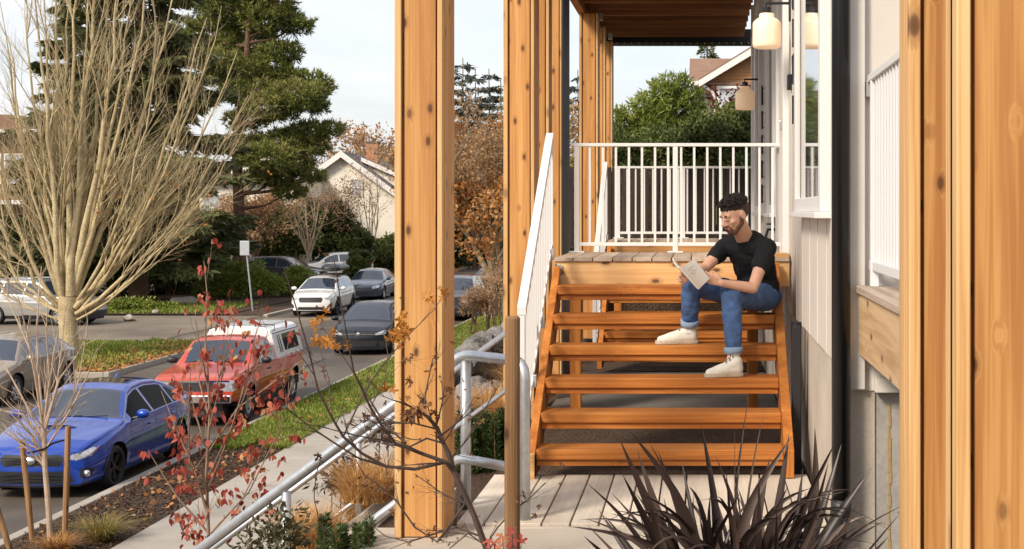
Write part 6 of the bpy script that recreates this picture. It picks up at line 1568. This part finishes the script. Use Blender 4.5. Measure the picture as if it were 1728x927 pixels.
tw([(748, 748), (720, 740), (690, 755), (650, 750), (620, 740)], .006, .002, .1, 3)
tw([(740, 725), (700, 715), (660, 712), (620, 700)], .005, .002, .1, 3)
tw([(810, 905), (770, 890), (720, 905), (690, 915), (650, 905), (620, 880)], .006, .002, .2, 4)
tw([(819, 921), (840, 890), (868, 860), (895, 840), (920, 815)], .004, .002, -.2, 3)
tw([(800, 880), (790, 850), (770, 845), (742, 830), (700, 800)], .005, .002, .2, 4)
tw([(819, 921), (790, 900), (760, 925), (740, 950)], .004, .002, .2, 4)
tw([(760, 775), (790, 740), (812, 700), (840, 655), (850, 640)], .004, .0015, .5, 4)
tw([(748, 748), (770, 715), (790, 690), (800, 670)], .003, .0015, .4, 3)
tw([(560, 700), (555, 640), (540, 590), (523, 560)], .003, .0014, .2, 2)
tw([(625, 688), (650, 640), (655, 600), (648, 560)], .003, .0014, .2, 2)
mb.build('trunk', M['twigd'], mt)
# palmate leaves
def palmate(c, nrm, up, S, V, F_, A, rn):
    nrm = Vector(nrm).normalized(); up = Vector(up); up = (up-nrm*up.dot(nrm)).normalized(); sd = up.cross(nrm)
    lobes = [(-115, .45), (-62, .8), (0, 1.0), (62, .8), (115, .45)]; b0 = len(V); V.append(c); A.append(rn)
    def q(a, r, b=0): return c+(up*math.cos(R(a))+sd*math.sin(R(a)))*r*S+nrm*b*S
    out = []
    out.append(q(-160, .12))
    for i, (a, r) in enumerate(lobes):
        out += [q(a-15, r*.55, .04), q(a-17, r*.74, .02), q(a-7, r*.76, .03), q(a, r, -.14), q(a+7, r*.76, .03), q(a+17, r*.74, .02), q(a+15, r*.55, .04)]
        if i < 4: out.append(q((a+lobes[i+1][0])/2, .27, .05))
    out.append(q(160, .12))
    for p in out: V.append(p); A.append(rn)
    n = len(out)
    for i in range(n-1): F_.append((b0, b0+1+i, b0+2+i))
V = []; F_ = []; A = []
for (px, py, s, k) in ((538, 532, .085, 3), (535, 545, .07, 2), (552, 572, .09, 4), (570, 585, .06, 3), (540, 575, .06, 3), (672, 560, .10, 5), (680, 545, .08, 3), (662, 575, .06, 3), (735, 502, .08, 4), (742, 490, .06, 2), (651, 668, .065, 3), (560, 555, .06, 2)):
    for j in range(k):
        c = P(px+rr_.gauss(0, 6), py+rr_.gauss(0, 6), Ym+rr_.uniform(-.1, .1)); palmate(c, (rr_.gauss(0, .6), -1, rr_.gauss(0, .5)), (rr_.gauss(0, .7), rr_.gauss(0, .4), rr_.choice((1, -1))), s*rr_.uniform(.42, .8), V, F_, A, rr_.random())
np_mesh('orange_leaves', [tuple(v) for v in V], F_, leafmat('orange maple leaves', [(.34, .12, .02), (.50, .20, .035), (.62, .30, .07)], nscale=4, trans=.4), mt, A)
V = []; F_ = []; A = []
for (px, py, s, k) in ((700, 690, .08, 4), (680, 705, .07, 3), (715, 680, .06, 3), (690, 645, .04, 2), (688, 608, .04, 2), (693, 640, .04, 2), (755, 665, .045, 3), (735, 697, .04, 2), (615, 700, .05, 2), (533, 770, .04, 2), (557, 680, .025, 2), (760, 655, .03, 2), (660, 860, .04, 2), (612, 802, .035, 2), (626, 822, .03, 2), (775, 700, .03, 2), (727, 893, .03, 2), (905, 857, .03, 2), (640, 770, .03, 2), (880, 838, .03, 1), (870, 790, .03, 1)):
    for j in range(k):
        c = P(px+rr_.gauss(0, 5), py+rr_.gauss(0, 5), Ym+rr_.uniform(-.1, .1)); palmate(c, (rr_.gauss(0, 1), -.6, rr_.gauss(0, .8)), (rr_.gauss(0, .7), rr_.gauss(0, .4), -1), s*rr_.uniform(.6, 1), V, F_, A, rr_.random())
for a, d in tl[::5]:
    palmate(a, (rr_.gauss(0, 1), -.6, rr_.gauss(0, .8)), (rr_.gauss(0, .7), rr_.gauss(0, .4), -1), rr_.uniform(.012, .026), V, F_, A, rr_.random())
np_mesh('withered_leaves', [tuple(v) for v in V], F_, leafmat('withered leaves', [(.07, .03, .018), (.16, .07, .03), (.30, .14, .05)], nscale=4, trans=.2), mt, A)
# red leaves at the bottom edge
rl = thing('red_seedling', 'small plant with red maple leaves at the foot of the round stake', 'plant', (-.86, 6.2, 2.4))
V = []; F_ = []; A = []; mb = MB()
for (px, py) in ((848, 905), (868, 912), (835, 915), (858, 925), (880, 915), (842, 925), (825, 912), (865, 900)):
    c = P(px, py, 6.3+rr_.uniform(-.1, .1)); palmate(c, (rr_.gauss(0, .5), -.8, .6), (rr_.gauss(0, .7), 0, rr_.gauss(0, .5)), .045, V, F_, A, rr_.random()); mb.tube([(-.8, 6.3, 2.4), c], [.004, .002], 4)
np_mesh('leaf_cluster', [tuple(v) for v in V], F_, M['redleaf'], rl, A); mb.build('stems', M['twigd'], rl)
# round stake
rk = thing('round_stake', 'thick round wooden tree stake in front of the left handrail', 'stake', (-.83, 6.6, 2.4))
mb = MB(); cx = (865-VX)*6.6/FPX; zt_ = E-(534-VY)*6.6/FPX
mb.tube([(cx, 6.6, 2.2), (cx-.002, 6.6, 3.2), (cx, 6.6, zt_-.01), (cx, 6.6, zt_)], [.0355, .0345, .0335, .029], 16)
mb.build('stake_pole', M['stake'], rk, smooth=False, bevel=.003)

# ---- phormium
ph = thing('flax_plant', 'big dark purple flax plant with sword leaves in front of the stair', 'plant', (.22, 6.5, 2.36))
M['flax'] = None
m_, nt_, b_n = newmat('flax leaf'); b_n.inputs['Roughness'].default_value = .42; b_n.inputs['Specular IOR Level'].default_value = .5
at_ = N(nt_, 'ShaderNodeAttribute', attribute_name='rnd'); rp_ = ramp(nt_, [(0, (.022, .013, .011)), (.5, (.050, .031, .026)), (.85, (.10, .068, .055)), (1, (.20, .145, .115))]); nt_.links.new(at_.outputs['Fac'], rp_.inputs[0]); nt_.links.new(rp_.outputs[0], b_n.inputs['Base Color'])
rr_ = random.Random(55); V = []; F_ = []; A = []
def flax(root, tip, W, bow, rn):
    root = Vector(root); tip = Vector(tip); k = 12; ax = tip-root; b0 = len(V)
    sdv = ax.cross(Vector((rr_.gauss(0, .6), -1, rr_.gauss(0, .3)))).normalized(); nn = sdv.cross(ax).normalized()
    lb = rr_.gauss(0, .055)
    for i in range(k+1):
        u = i/k; c = root+ax*u+sdv*lb*ax.length*math.sin(math.pi*u)+Vector((0, 0, 1))*bow*math.sin(math.pi*min(1, u*1.0))*ax.length*.5
        w = W*(.55+.45*math.sin(min(1, u*2.2)*math.pi/2))*(1-max(0, (u-.45)/.55)**1.7)+.0006
        for s, n_ in ((-1, .22), (0, -.12), (1, .22)): V.append(c+sdv*w*.5*s+nn*w*n_); A.append(rn)
    for i in range(k):
        for s in (0, 1): a = b0+i*3+s; F_.append((a, a+1, a+4, a+3))
Yf = 6.55
tips_ = [(1060, 725), (1075, 760), (1045, 740), (1110, 760), (1095, 745), (1183, 715), (1208, 770), (1265, 660), (1290, 690), (1332, 730), (1338, 735), (1412, 742), (1398, 780), (1420, 750), (1472, 790), (1520, 865), (1500, 905), (990, 815), (985, 905), (990, 885), (1010, 860), (1530, 925), (1375, 720), (1355, 790), (1240, 715), (1225, 790), (1150, 775),
         (1330, 820), (1455, 840), (1490, 880), (1030, 830), (1020, 870), (1050, 800), (1300, 770), (1280, 800), (1130, 800), (1090, 810), (1070, 830), (1360, 830), (1390, 850), (1430, 870), (1200, 820), (1170, 830), (1250, 830), (1310, 860), (1120, 840), (1180, 870), (1080, 870), (1340, 880), (1400, 890), (1230, 880)]
for px, py in tips_:
    y = Yf+rr_.uniform(-.4, .35); rx_ = (1245-VX)*Yf/FPX+(px-1245)/FPX*Yf*.28+rr_.uniform(-.05, .05); rt_ = (rx_, Yf+rr_.uniform(-.15, .15), 2.34)
    ln = abs(px-1245)/300
    flax(rt_, P(px, py, y), rr_.uniform(.030, .056)*(1.0 if py < 820 else .8)*(.28 if 1220 < px < 1300 and py < 720 else 1), rr_.uniform(-.02, .05)+.22*min(1, ln)*rr_.random(), rr_.random())
for _ in range(75):   # thinner arching ones
    px = rr_.gauss(1240, 120); py = rr_.uniform(820, 960); y = Yf+rr_.uniform(-.7, .5)
    flax(((1245-VX)*Yf/FPX+rr_.uniform(-.16, .16), Yf+rr_.uniform(-.15, .15), 2.34), P(px, py, y), rr_.uniform(.010, .034), rr_.uniform(.15, .6), rr_.random())
for _ in range(26):
    px = rr_.choice((rr_.uniform(985, 1090), rr_.uniform(1380, 1540))); py = rr_.uniform(860, 990); y = Yf+rr_.uniform(-.5, .5)
    flax(((1245-VX)*Yf/FPX+rr_.uniform(-.16, .16), Yf+rr_.uniform(-.15, .15), 2.34), P(px, py, y), rr_.uniform(.008, .02), rr_.uniform(.3, .8), rr_.random())
np_mesh('leaf_blades', [tuple(v) for v in V], F_, m_, ph, A, smooth=True)
# ---------------------------------------------------------------- the seated reader
def cap_pt(bm_list, p0, p1, r0, r1, k0=1.0, k1=1.0, side=None, n=18, rounds=5):
    """tapered capsule; cross-section squashed by k along 'side'"""
    p0 = Vector(p0); p1 = Vector(p1); ax = (p1-p0); L = ax.length; ax = ax.normalized()
    s = Vector(side) if side is not None else ax.orthogonal(); s = (s-ax*s.dot(ax)).normalized(); t = ax.cross(s)
    rings = []
    for i in range(rounds+1):
        a = math.pi/2*(1-i/rounds); rings.append((-math.sin(a)*r0, math.cos(a)*r0, k0))
    for i in range(rounds+1):
        a = math.pi/2*i/rounds; rings.append((L+math.sin(a)*r1, math.cos(a)*r1, k1))
    vs = []; fs = []
    for (h, r, k) in rings:
        r = max(r, 1e-4)
        for j in range(n):
            th = 2*math.pi*j/n; vs.append(p0+ax*h+s*math.cos(th)*r*k+t*math.sin(th)*r)
    for i in range(len(rings)-1):
        for j in range(n): fs.append((i*n+j, i*n+(j+1) % n, (i+1)*n+(j+1) % n, (i+1)*n+j))
    fs.append(tuple(range(n))[::-1]); fs.append(tuple((len(rings)-1)*n+j for j in range(n)))
    bm_list.add(vs, fs)
def chain(mb, pts, rs, side=None, ks=None):
    for i in range(len(pts)-1):
        k = ks or [1]*len(pts); cap_pt(mb, pts[i], pts[i+1], rs[i], rs[i+1], k[i], k[i+1], side)
def ellip(mb, c, r, Mx=None, n=24, m=16):
    k = 1.09 if Mx is not None else 1
    mb.ell(c, r[0]*k, r[1]*k, r[2]*k, Mx, n, m)
def organic(mb, name, mat, parent, vox=.007, sm=6, fac=.6, disp=None):
    o = mb.build(name, mat, parent, smooth=True)
    rm = o.modifiers.new('remesh', 'REMESH'); rm.mode = 'VOXEL'; rm.voxel_size = vox; rm.use_smooth_shade = True
    if sm: s_ = o.modifiers.new('smooth', 'SMOOTH'); s_.iterations = sm; s_.factor = fac
    if disp:
        tx = bpy.data.textures.new(name+' folds', 'CLOUDS'); tx.noise_scale = disp[0]; tx.noise_depth = 2
        d = o.modifiers.new('folds', 'DISPLACE'); d.texture = tx; d.strength = disp[1]; d.mid_level = .5; d.texture_coords = 'LOCAL'
    return o
skin = plain('skin', (.62, .35, .235), .5, var=.10, vscale=9); skin.node_tree.nodes['Principled BSDF'].inputs['Subsurface Weight'].default_value = .12
skin.node_tree.nodes['Principled BSDF'].inputs['Subsurface Radius'].default_value = (.02, .008, .004)
denim = plain('blue denim', (.05, .105, .24), .8, var=.35, vscale=7, bump=.35, bscale=120)
denim_in = plain('turned up denim cuff', (.22, .30, .42), .85, var=.15, vscale=20)
shirt = plain('black t-shirt cotton', (.010, .010, .012), .85, spec=.25)
hair_m = plain('dark brown hair', (.016, .010, .008), .85, var=.4, vscale=60)
beard_m = plain('brown beard', (.10, .042, .022), .8, var=.35, vscale=90)
shoe_m = plain('off white canvas', (.66, .62, .54), .8, var=.10, vscale=25); sole_m = plain('rubber sole', (.44, .37, .28), .6, var=.12, vscale=30)
man = thing('person', 'bearded man in black t-shirt, jeans and white high-tops reading a book', 'person', (.43, 10.5, E-.734))
hipL = Vector((.46, 10.47, 3.690)); hipR = Vector((.345, 10.60, 3.695)); kneeL = Vector((.215, 10.03, 3.722)); kneeR = Vector((-.055, 10.22, 3.785))
ankL = Vector((.232, 10.01, 3.338)); ankR = Vector((-.066, 10.32, 3.505))
pel = Vector((.425, 10.55, 3.70)); waist = Vector((.405, 10.53, 3.86)); chest = Vector((.365, 10.43, 4.01)); neckb = Vector((.325, 10.355, 4.115))
shL = Vector((.472, 10.265, 4.045)); shR = Vector((.180, 10.455, 4.045))
elL = Vector((.362, 10.05, 3.775)); wrL = Vector((.150, 9.955, 3.815)); elR = Vector((.035, 10.27, 3.895)); wrR = Vector((-.055, 10.12, 3.875))
hc = Vector((.245, 10.225, 4.268))
side_t = (shL-shR).normalized()
fwd = Vector((-.78, -.52, -.42)).normalized(); up = (Vector((-.18, -.10, 1)).normalized()); up = (up-fwd*up.dot(fwd)).normalized(); rt = fwd.cross(up)
HM = Matrix((rt, fwd, up)).transposed()      # local x = right, y = forward, z = up
def H_(x, y, z): return hc+(rt*x+fwd*y+up*z)*1.09
body = MB()
# head: skull, face, jaw, nose, brow, ears
ellip(body, H_(0, -.012, .028), (.074, .094, .088), HM); ellip(body, H_(0, .022, -.012), (.062, .068, .082), HM)
ellip(body, H_(0, .050, -.075), (.036, .030, .028), HM)                     # chin
cap_pt(body, H_(.052, -.005, -.045), H_(.022, .055, -.085), .020, .018); cap_pt(body, H_(-.052, -.005, -.045), H_(-.022, .055, -.085), .020, .018)
cap_pt(body, H_(0, .086, .014), H_(0, .108, -.022), .010, .0135); ellip(body, H_(.010, .094, -.028), (.010, .012, .008), HM, 12, 8); ellip(body, H_(-.010, .094, -.028), (.010, .012, .008), HM, 12, 8)
cap_pt(body, H_(-.040, .072, .026), H_(.040, .072, .026), .012, .012)       # brow ridge
cap_pt(body, H_(-.020, .082, -.052), H_(.020, .082, -.052), .010, .010)     # lips
for s in (1, -1):
    ellip(body, H_(s*.044, .058, -.018), (.020, .020, .018), HM, 12, 8); ellip(body, H_(s*.030, .070, .008), (.012, .010, .008), HM, 12, 8)
    ellip(body, H_(s*.078, -.012, -.004), (.009, .020, .032), HM, 12, 8)
# neck, trunk, arms, legs
chain(body, [neckb+Vector((0, .0, -.02)), hc+Vector((.03, .03, -.065))], [.064, .060])
chain(body, [pel, waist, chest], [.115, .105, .12], side_t, [1.15, 1.2, 1.3]); cap_pt(body, shL, shR, .052, .052)
def sleevept(a, b, t): return a.lerp(b, t)
chain(body, [shL, shL.lerp(elL, .45), elL], [.052, .046, .037]); chain(body, [elL, elL.lerp(wrL, .35), wrL], [.038, .037, .025])
chain(body, [shR, shR.lerp(elR, .45), elR], [.052, .046, .037]); chain(body, [elR, elR.lerp(wrR, .35), wrR], [.038, .037, .025])
chain(body, [hipL, kneeL, ankL, ankL+Vector((0, 0, -.06))], [.07, .045, .032, .034]); chain(body, [hipR, kneeR, ankR, ankR+Vector((0, 0, -.06))], [.07, .045, .032, .034])
# hands
def hand(mb, wr, pd, pn, side, curl, thumb_s, S=1.0, spread=.12):
    """palm from the wrist along pd, pn = palm normal (towards the palm side), side = towards the thumb"""
    pd = Vector(pd).normalized(); pn = Vector(pn); pn = (pn-pd*pn.dot(pd)).normalized(); sd = Vector(side); sd = (sd-pd*sd.dot(pd)-pn*sd.dot(pn)).normalized()
    for k in range(4):
        o = (.5-k/3)*.060*S; cap_pt(mb, wr+sd*o*.5+pd*.01, wr+pd*.085*S+sd*o, .014*S, .0115*S)
    ls = [.072, .080, .074, .058]
    for k in range(4):
        o = (.5-k/3)*.062*S; p = wr+pd*.088*S+sd*o; d = (pd+sd*(.5-k/3)*spread).normalized(); a = curl*.5
        for j, (f, r) in enumerate(((.42, .0092), (.32, .0085), (.26, .0078))):
            dd = (d*math.cos(a)+pn*math.sin(a)); q = p+dd*ls[k]*f*S; cap_pt(mb, p, q, r*S, r*.94*S, n=10, rounds=3); p = q; a += curl
    p = wr+pd*.022*S+sd*.026*S; d = (pd*.80+sd*.55+pn*.30).normalized()
    for f, r in ((.042, .014), (.032, .0105), (.026, .009)):
        q = p+d*f*S*.8; cap_pt(mb, p, q, r*S, r*.9*S, n=10, rounds=3); p = q; d = (d+pd*.8+pn*.3*thumb_s).normalized()
handpos = []
hand(body, wrL, (-.88, .05, .32), (-.1, 1, .25), (.3, -.1, .8), .42, 1, .9)
hand(body, wrR, (-.60, -.30, -.40), (.55, -.8, .1), (.3, .0, 1), .75, 1, .9)
organic(body, 'body', skin, man, .0055, 3, .5)
# eyes closed downwards: lid line and brows, mouth
for s in (1, -1):
    MB().tube([H_(s*.016, .088, .0015), H_(s*.028, .0875, -.002), H_(s*.041, .078, .000)], .0022, 6).build('eyelash', hair_m, man)
    MB().tube([H_(s*.013, .0865, .024), H_(s*.028, .0885, .031), H_(s*.046, .074, .027)], [.003, .0045, .002], 8).build('eyebrow', hair_m, man, smooth=True)
MB().tube([H_(-.021, .091, -.050), H_(0, .0945, -.0495), H_(.021, .091, -.050)], [.001, .003, .001], 6).build('lips', plain('lips', (.36, .13, .09), .5), man, smooth=True)
# beard
bd_ = MB()
for s in (1, -1):
    cap_pt(bd_, H_(s*.066, .000, -.012), H_(s*.060, .008, -.048), .0135, .016); cap_pt(bd_, H_(s*.060, .008, -.048), H_(s*.026, .060, -.090), .017, .017)
    cap_pt(bd_, H_(s*.024, .082, -.047), H_(s*.028, .072, -.078), .007, .012)
cap_pt(bd_, H_(-.026, .060, -.090), H_(.026, .060, -.090), .020, .020); ellip(bd_, H_(0, .068, -.084), (.026, .019, .017), HM); cap_pt(bd_, H_(-.020, .0885, -.037), H_(.020, .0885, -.037), .0065, .0065)
bdo = organic(bd_, 'beard', beard_m, man, .0045, 2, .5, (.008, .004))
# hair: curly top made of many little lobes, faded sides
hr = MB()
ellip(hr, H_(0, -.028, .036), (.0765, .088, .088), HM)
hrs = organic(hr, 'hair_sides', plain('cropped hair', (.055, .032, .022), .7, var=.3, vscale=80), man, .006, 1)
# carve: keep only upper back part by building it smaller than the face in front
hr2 = MB(); rr_ = random.Random(3)
ellip(hr2, H_(0, -.016, .060), (.078, .092, .062), HM)
hbase = organic(hr2, 'hair', hair_m, man, .005, 2, .5, (.012, .010))
cu = MB()
for k in range(620):
    a = rr_.uniform(0, 2*math.pi); e = rr_.uniform(.05, 1.0)
    x = math.cos(a)*math.sqrt(1-e*e); y = math.sin(a)*math.sqrt(1-e*e)
    if y > .1 and e < .34: continue
    o = Vector((x*.080, y*.094-.014, .062+e*.062)); n_ = Vector((x, y, e)).normalized(); g = n_.orthogonal().normalized(); g = Matrix.Rotation(rr_.uniform(0, 6.28), 3, n_) @ g; b_ = n_.cross(g)
    R_ = rr_.uniform(.005, .011); pts = []
    for t in range(7):
        th = t/6*rr_.uniform(4.0, 5.5); q_ = o+g*(math.cos(th)*R_)+n_*(math.sin(th)*R_*.9+.003+.004*t/6)+b_*(t*.0014)
        pts.append(H_(q_.x, q_.y, q_.z))
    cu.tube(pts, [.0034, .0036, .0036, .0034, .003, .0024, .0014], 5)
cu.build('curls', hair_m, hbase, smooth=True)
# T-shirt
ts = MB()
chain(ts, [pel+Vector((.0, .0, .035)), waist, chest, chest+Vector((-.02, -.03, .055))], [.142, .130, .135, .105], side_t, [1.12, 1.12, 1.28, 1.35])
cap_pt(ts, shL+Vector((0, 0, -.004)), shR+Vector((0, 0, -.004)), .066, .064); cap_pt(ts, neckb+Vector((.01, .01, -.03)), neckb+Vector((.006, .006, .004)), .088, .063)
for sh_ in (shL, shR): cap_pt(ts, neckb+Vector((.008, .008, -.012)), sh_.lerp(neckb, .25)+Vector((0, 0, .004)), .058, .058)
eL = shL.lerp(elL, .46); eR = shR.lerp(elR, .44)
chain(ts, [shL, eL], [.067, .064]); chain(ts, [shR, eR], [.066, .062])
cap_pt(ts, waist+Vector((-.02, -.06, -.06)), waist+Vector((-.03, -.03, .06)), .085, .09)
tso = organic(ts, 't_shirt', shirt, man, .007, 5, .6, (.07, .022))
# jeans
jn = MB()
ellip(jn, pel+Vector((.01, .015, .0)), (.155, .145, .118)); 
chain(jn, [hipL, hipL.lerp(kneeL, .5), kneeL], [.104, .088, .070]); chain(jn, [kneeL, kneeL.lerp(ankL, .4), ankL+Vector((0, 0, .055))], [.070, .067, .057])
chain(jn, [hipR, hipR.lerp(kneeR, .5), kneeR], [.104, .088, .070]); chain(jn, [kneeR, kneeR.lerp(ankR, .4), ankR+Vector((0, 0, .055))], [.070, .066, .057])
organic(jn, 'jeans', denim, man, .007, 5, .6, (.06, .020))
for a, kk in ((ankL, kneeL), (ankR, kneeR)):
    d = (kk-a).normalized(); q = a+d*.018
    Mx = Matrix.Translation(q) @ d.to_track_quat('Z', 'Y').to_matrix().to_4x4()
    MB().lathe([(.060, -.020), (.065, -.017), (.0655, .020), (.060, .024), (.05, .02), (.05, -.018), (.060, -.020)], 26, Mx).build('cuff', denim_in, man, smooth=True)
# socks & shoes
def shoe(ank, toe, heel, zs):
    f = (Vector(toe)-Vector(heel)); f.z = 0; Ls = f.length; f = f.normalized(); s = f.cross(Vector((0, 0, 1)))
    hl = Vector((heel[0], heel[1], zs)); 
    def q(a, b, c): return hl+f*(a*Ls)+s*b+Vector((0, 0, c))
    u = MB()
    chain(u, [q(.14, 0, .055), q(.17, 0, .10), Vector((ank.x, ank.y, zs+.118))], [.042, .043, .047])
    chain(u, [q(.14, 0, .050), q(.45, 0, .050), q(.68, 0, .040), q(.87, 0, .033)], [.041, .042, .038, .027])
    chain(u, [q(.20, 0, .085), q(.48, 0, .062), q(.68, 0, .045)], [.042, .036, .034])
    uo = organic(u, 'shoe', shoe_m, man, .0055, 4, .6)
    so_ = MB(); out = []
    prof = [(-.01, .022), (.03, .034), (.15, .040), (.35, .037), (.6, .046), (.8, .046), (.93, .034), (1.0, .014)]
    ring = [(a, b) for a, b in prof]+[(a, -b*.96) for a, b in prof[::-1]]
    for c in (0.0, .008, .026): so_.v += [tuple(q(a, b*(1.0 if c > 0 else .95), c+.002)) for a, b in ring]
    m = len(ring)
    for l in (0, 1):
        for j in range(m): so_.f.append((l*m+j, l*m+(j+1) % m, (l+1)*m+(j+1) % m, (l+1)*m+j))
    so_.f.append(tuple(range(m))[::-1]); so_.f.append(tuple(2*m+j for j in range(m)))
    so_.build('sole', sole_m, uo, bevel=.003)
    lc = MB()
    for k in range(5):
        a = .24+.085*k; zz = .150-.019*k; lc.tube([q(a+.02, .024, zz-.014), q(a+.03, 0, zz), q(a+.045, -.026, zz-.016)], .0036, 5); lc.tube([q(a+.03, -.024, zz-.012), q(a+.03, 0, zz+.001), q(a+.045, .024, zz-.016)], .0028, 5)
    lc.build('lace', plain('grey lace', (.20, .18, .17), .8), uo)
    MB().box(-.009, .009, -.004, .004, -.012, .012, Matrix.Translation(q(.30, -.0, .142))).build('tongue_label', plain('red label', (.45, .04, .03), .6), uo)
    return uo
shoe(ankL, (.035, 9.93, 0), (.292, 9.995, 0), E-1.119)
shoe(ankR, (-.305, 10.27, 0), (-.010, 10.33, 0), E-.927)
for a, zt_ in ((ankL, .17), (ankR, .17)):
    MB().tube([a+Vector((0, 0, -.05)), a+Vector((0, 0, .02))], [.045, .042], 16, cap=False).build('sock', plain('white sock', (.72, .73, .76), .9), man, smooth=True)
# book
bk = thing('book', 'open paperback with a white cover held by the seated man', 'book', (-.02, 9.98, 3.85))
A_ = P(1148.5, 452, 10.02); B_ = P(1171, 437, 9.93); C_ = P(1197, 471, 9.89); D_ = P(1180, 488, 9.99); A2 = P(1135, 436, 10.16)
paper = plain('paper white', (.66, .62, .56), .7); cover = plain('book cover white', (.62, .58, .52), .55, var=.03)
def cover_mesh(Am, Bm, Cm, Dm, bow, th):
    mb = MB(); n = 12; nrm = (Bm-Am).cross(Dm-Am).normalized()
    for s in (0, 1):
        for i in range(n+1):
            u = i/n; o = nrm*(bow*math.sin(math.pi*u**.8)+th*s); mb.v.append(tuple(Am.lerp(Bm, u)+o)); mb.v.append(tuple(Dm.lerp(Cm, u)+o*.8))
    N2 = 2*(n+1)
    for i in range(n):
        a = 2*i; mb.f.append((a, a+1, a+3, a+2)); mb.f.append((N2+a, N2+a+2, N2+a+3, N2+a+1)); mb.f.append((a, a+2, N2+a+2, N2+a)); mb.f.append((a+1, N2+a+1, N2+a+3, a+3))
    mb.f.append((0, N2, N2+1, 1)); mb.f.append((2*n, 2*n+1, N2+2*n+1, N2+2*n)); return mb, nrm
D2 = D_+(A2-A_)
nr0 = (B_-A_).cross(D_-A_).normalized()
sgn = 1 if nr0.y < 0 else -1           # +: normal points to the camera
mbk, nr0 = cover_mesh(A_, B_, C_, D_, .010*sgn, .0015*sgn); mbk.build('cover', cover, bk, smooth=False)
mpg, _ = cover_mesh(A_-nr0*sgn*.002, B_.lerp(A_, .03)-nr0*sgn*.002, C_.lerp(D_, .03)-nr0*sgn*.002, D_-nr0*sgn*.002, .010*sgn, -.009*sgn); mpg.build('pages', paper, bk)
mb2, _ = cover_mesh(A_, A2, D2, D_, .008, .002); mb2.build('cover', cover, bk)
mp2, _ = cover_mesh(A_, A2+Vector((.004, -.006, 0)), D2+Vector((.004, -.006, 0)), D_, .012, .006); mp2.build('pages', paper, bk)
ink = plain('print ink', (.12, .11, .11), .7); tx = MB()
def on(u, v): return A_.lerp(B_, u).lerp(D_.lerp(C_, u), v)+nr0*sgn*(.010*math.sin(math.pi*u**.8)*(1-.2*v)+.003)
rr_ = random.Random(8)
for row, (ua, ub) in enumerate(((.34, .80), (.40, .62), (.30, .74), (.42, .60))):
    v = .22+row*.085; u = ua
    while u < ub:
        w = rr_.uniform(.03, .07); tx.tube([on(u, v), on(u+w*.5, v+rr_.uniform(-.022, .022)), on(u+w, v)], .0011, 4); u += w+.025
tx.build('cover_lettering', ink, bk)
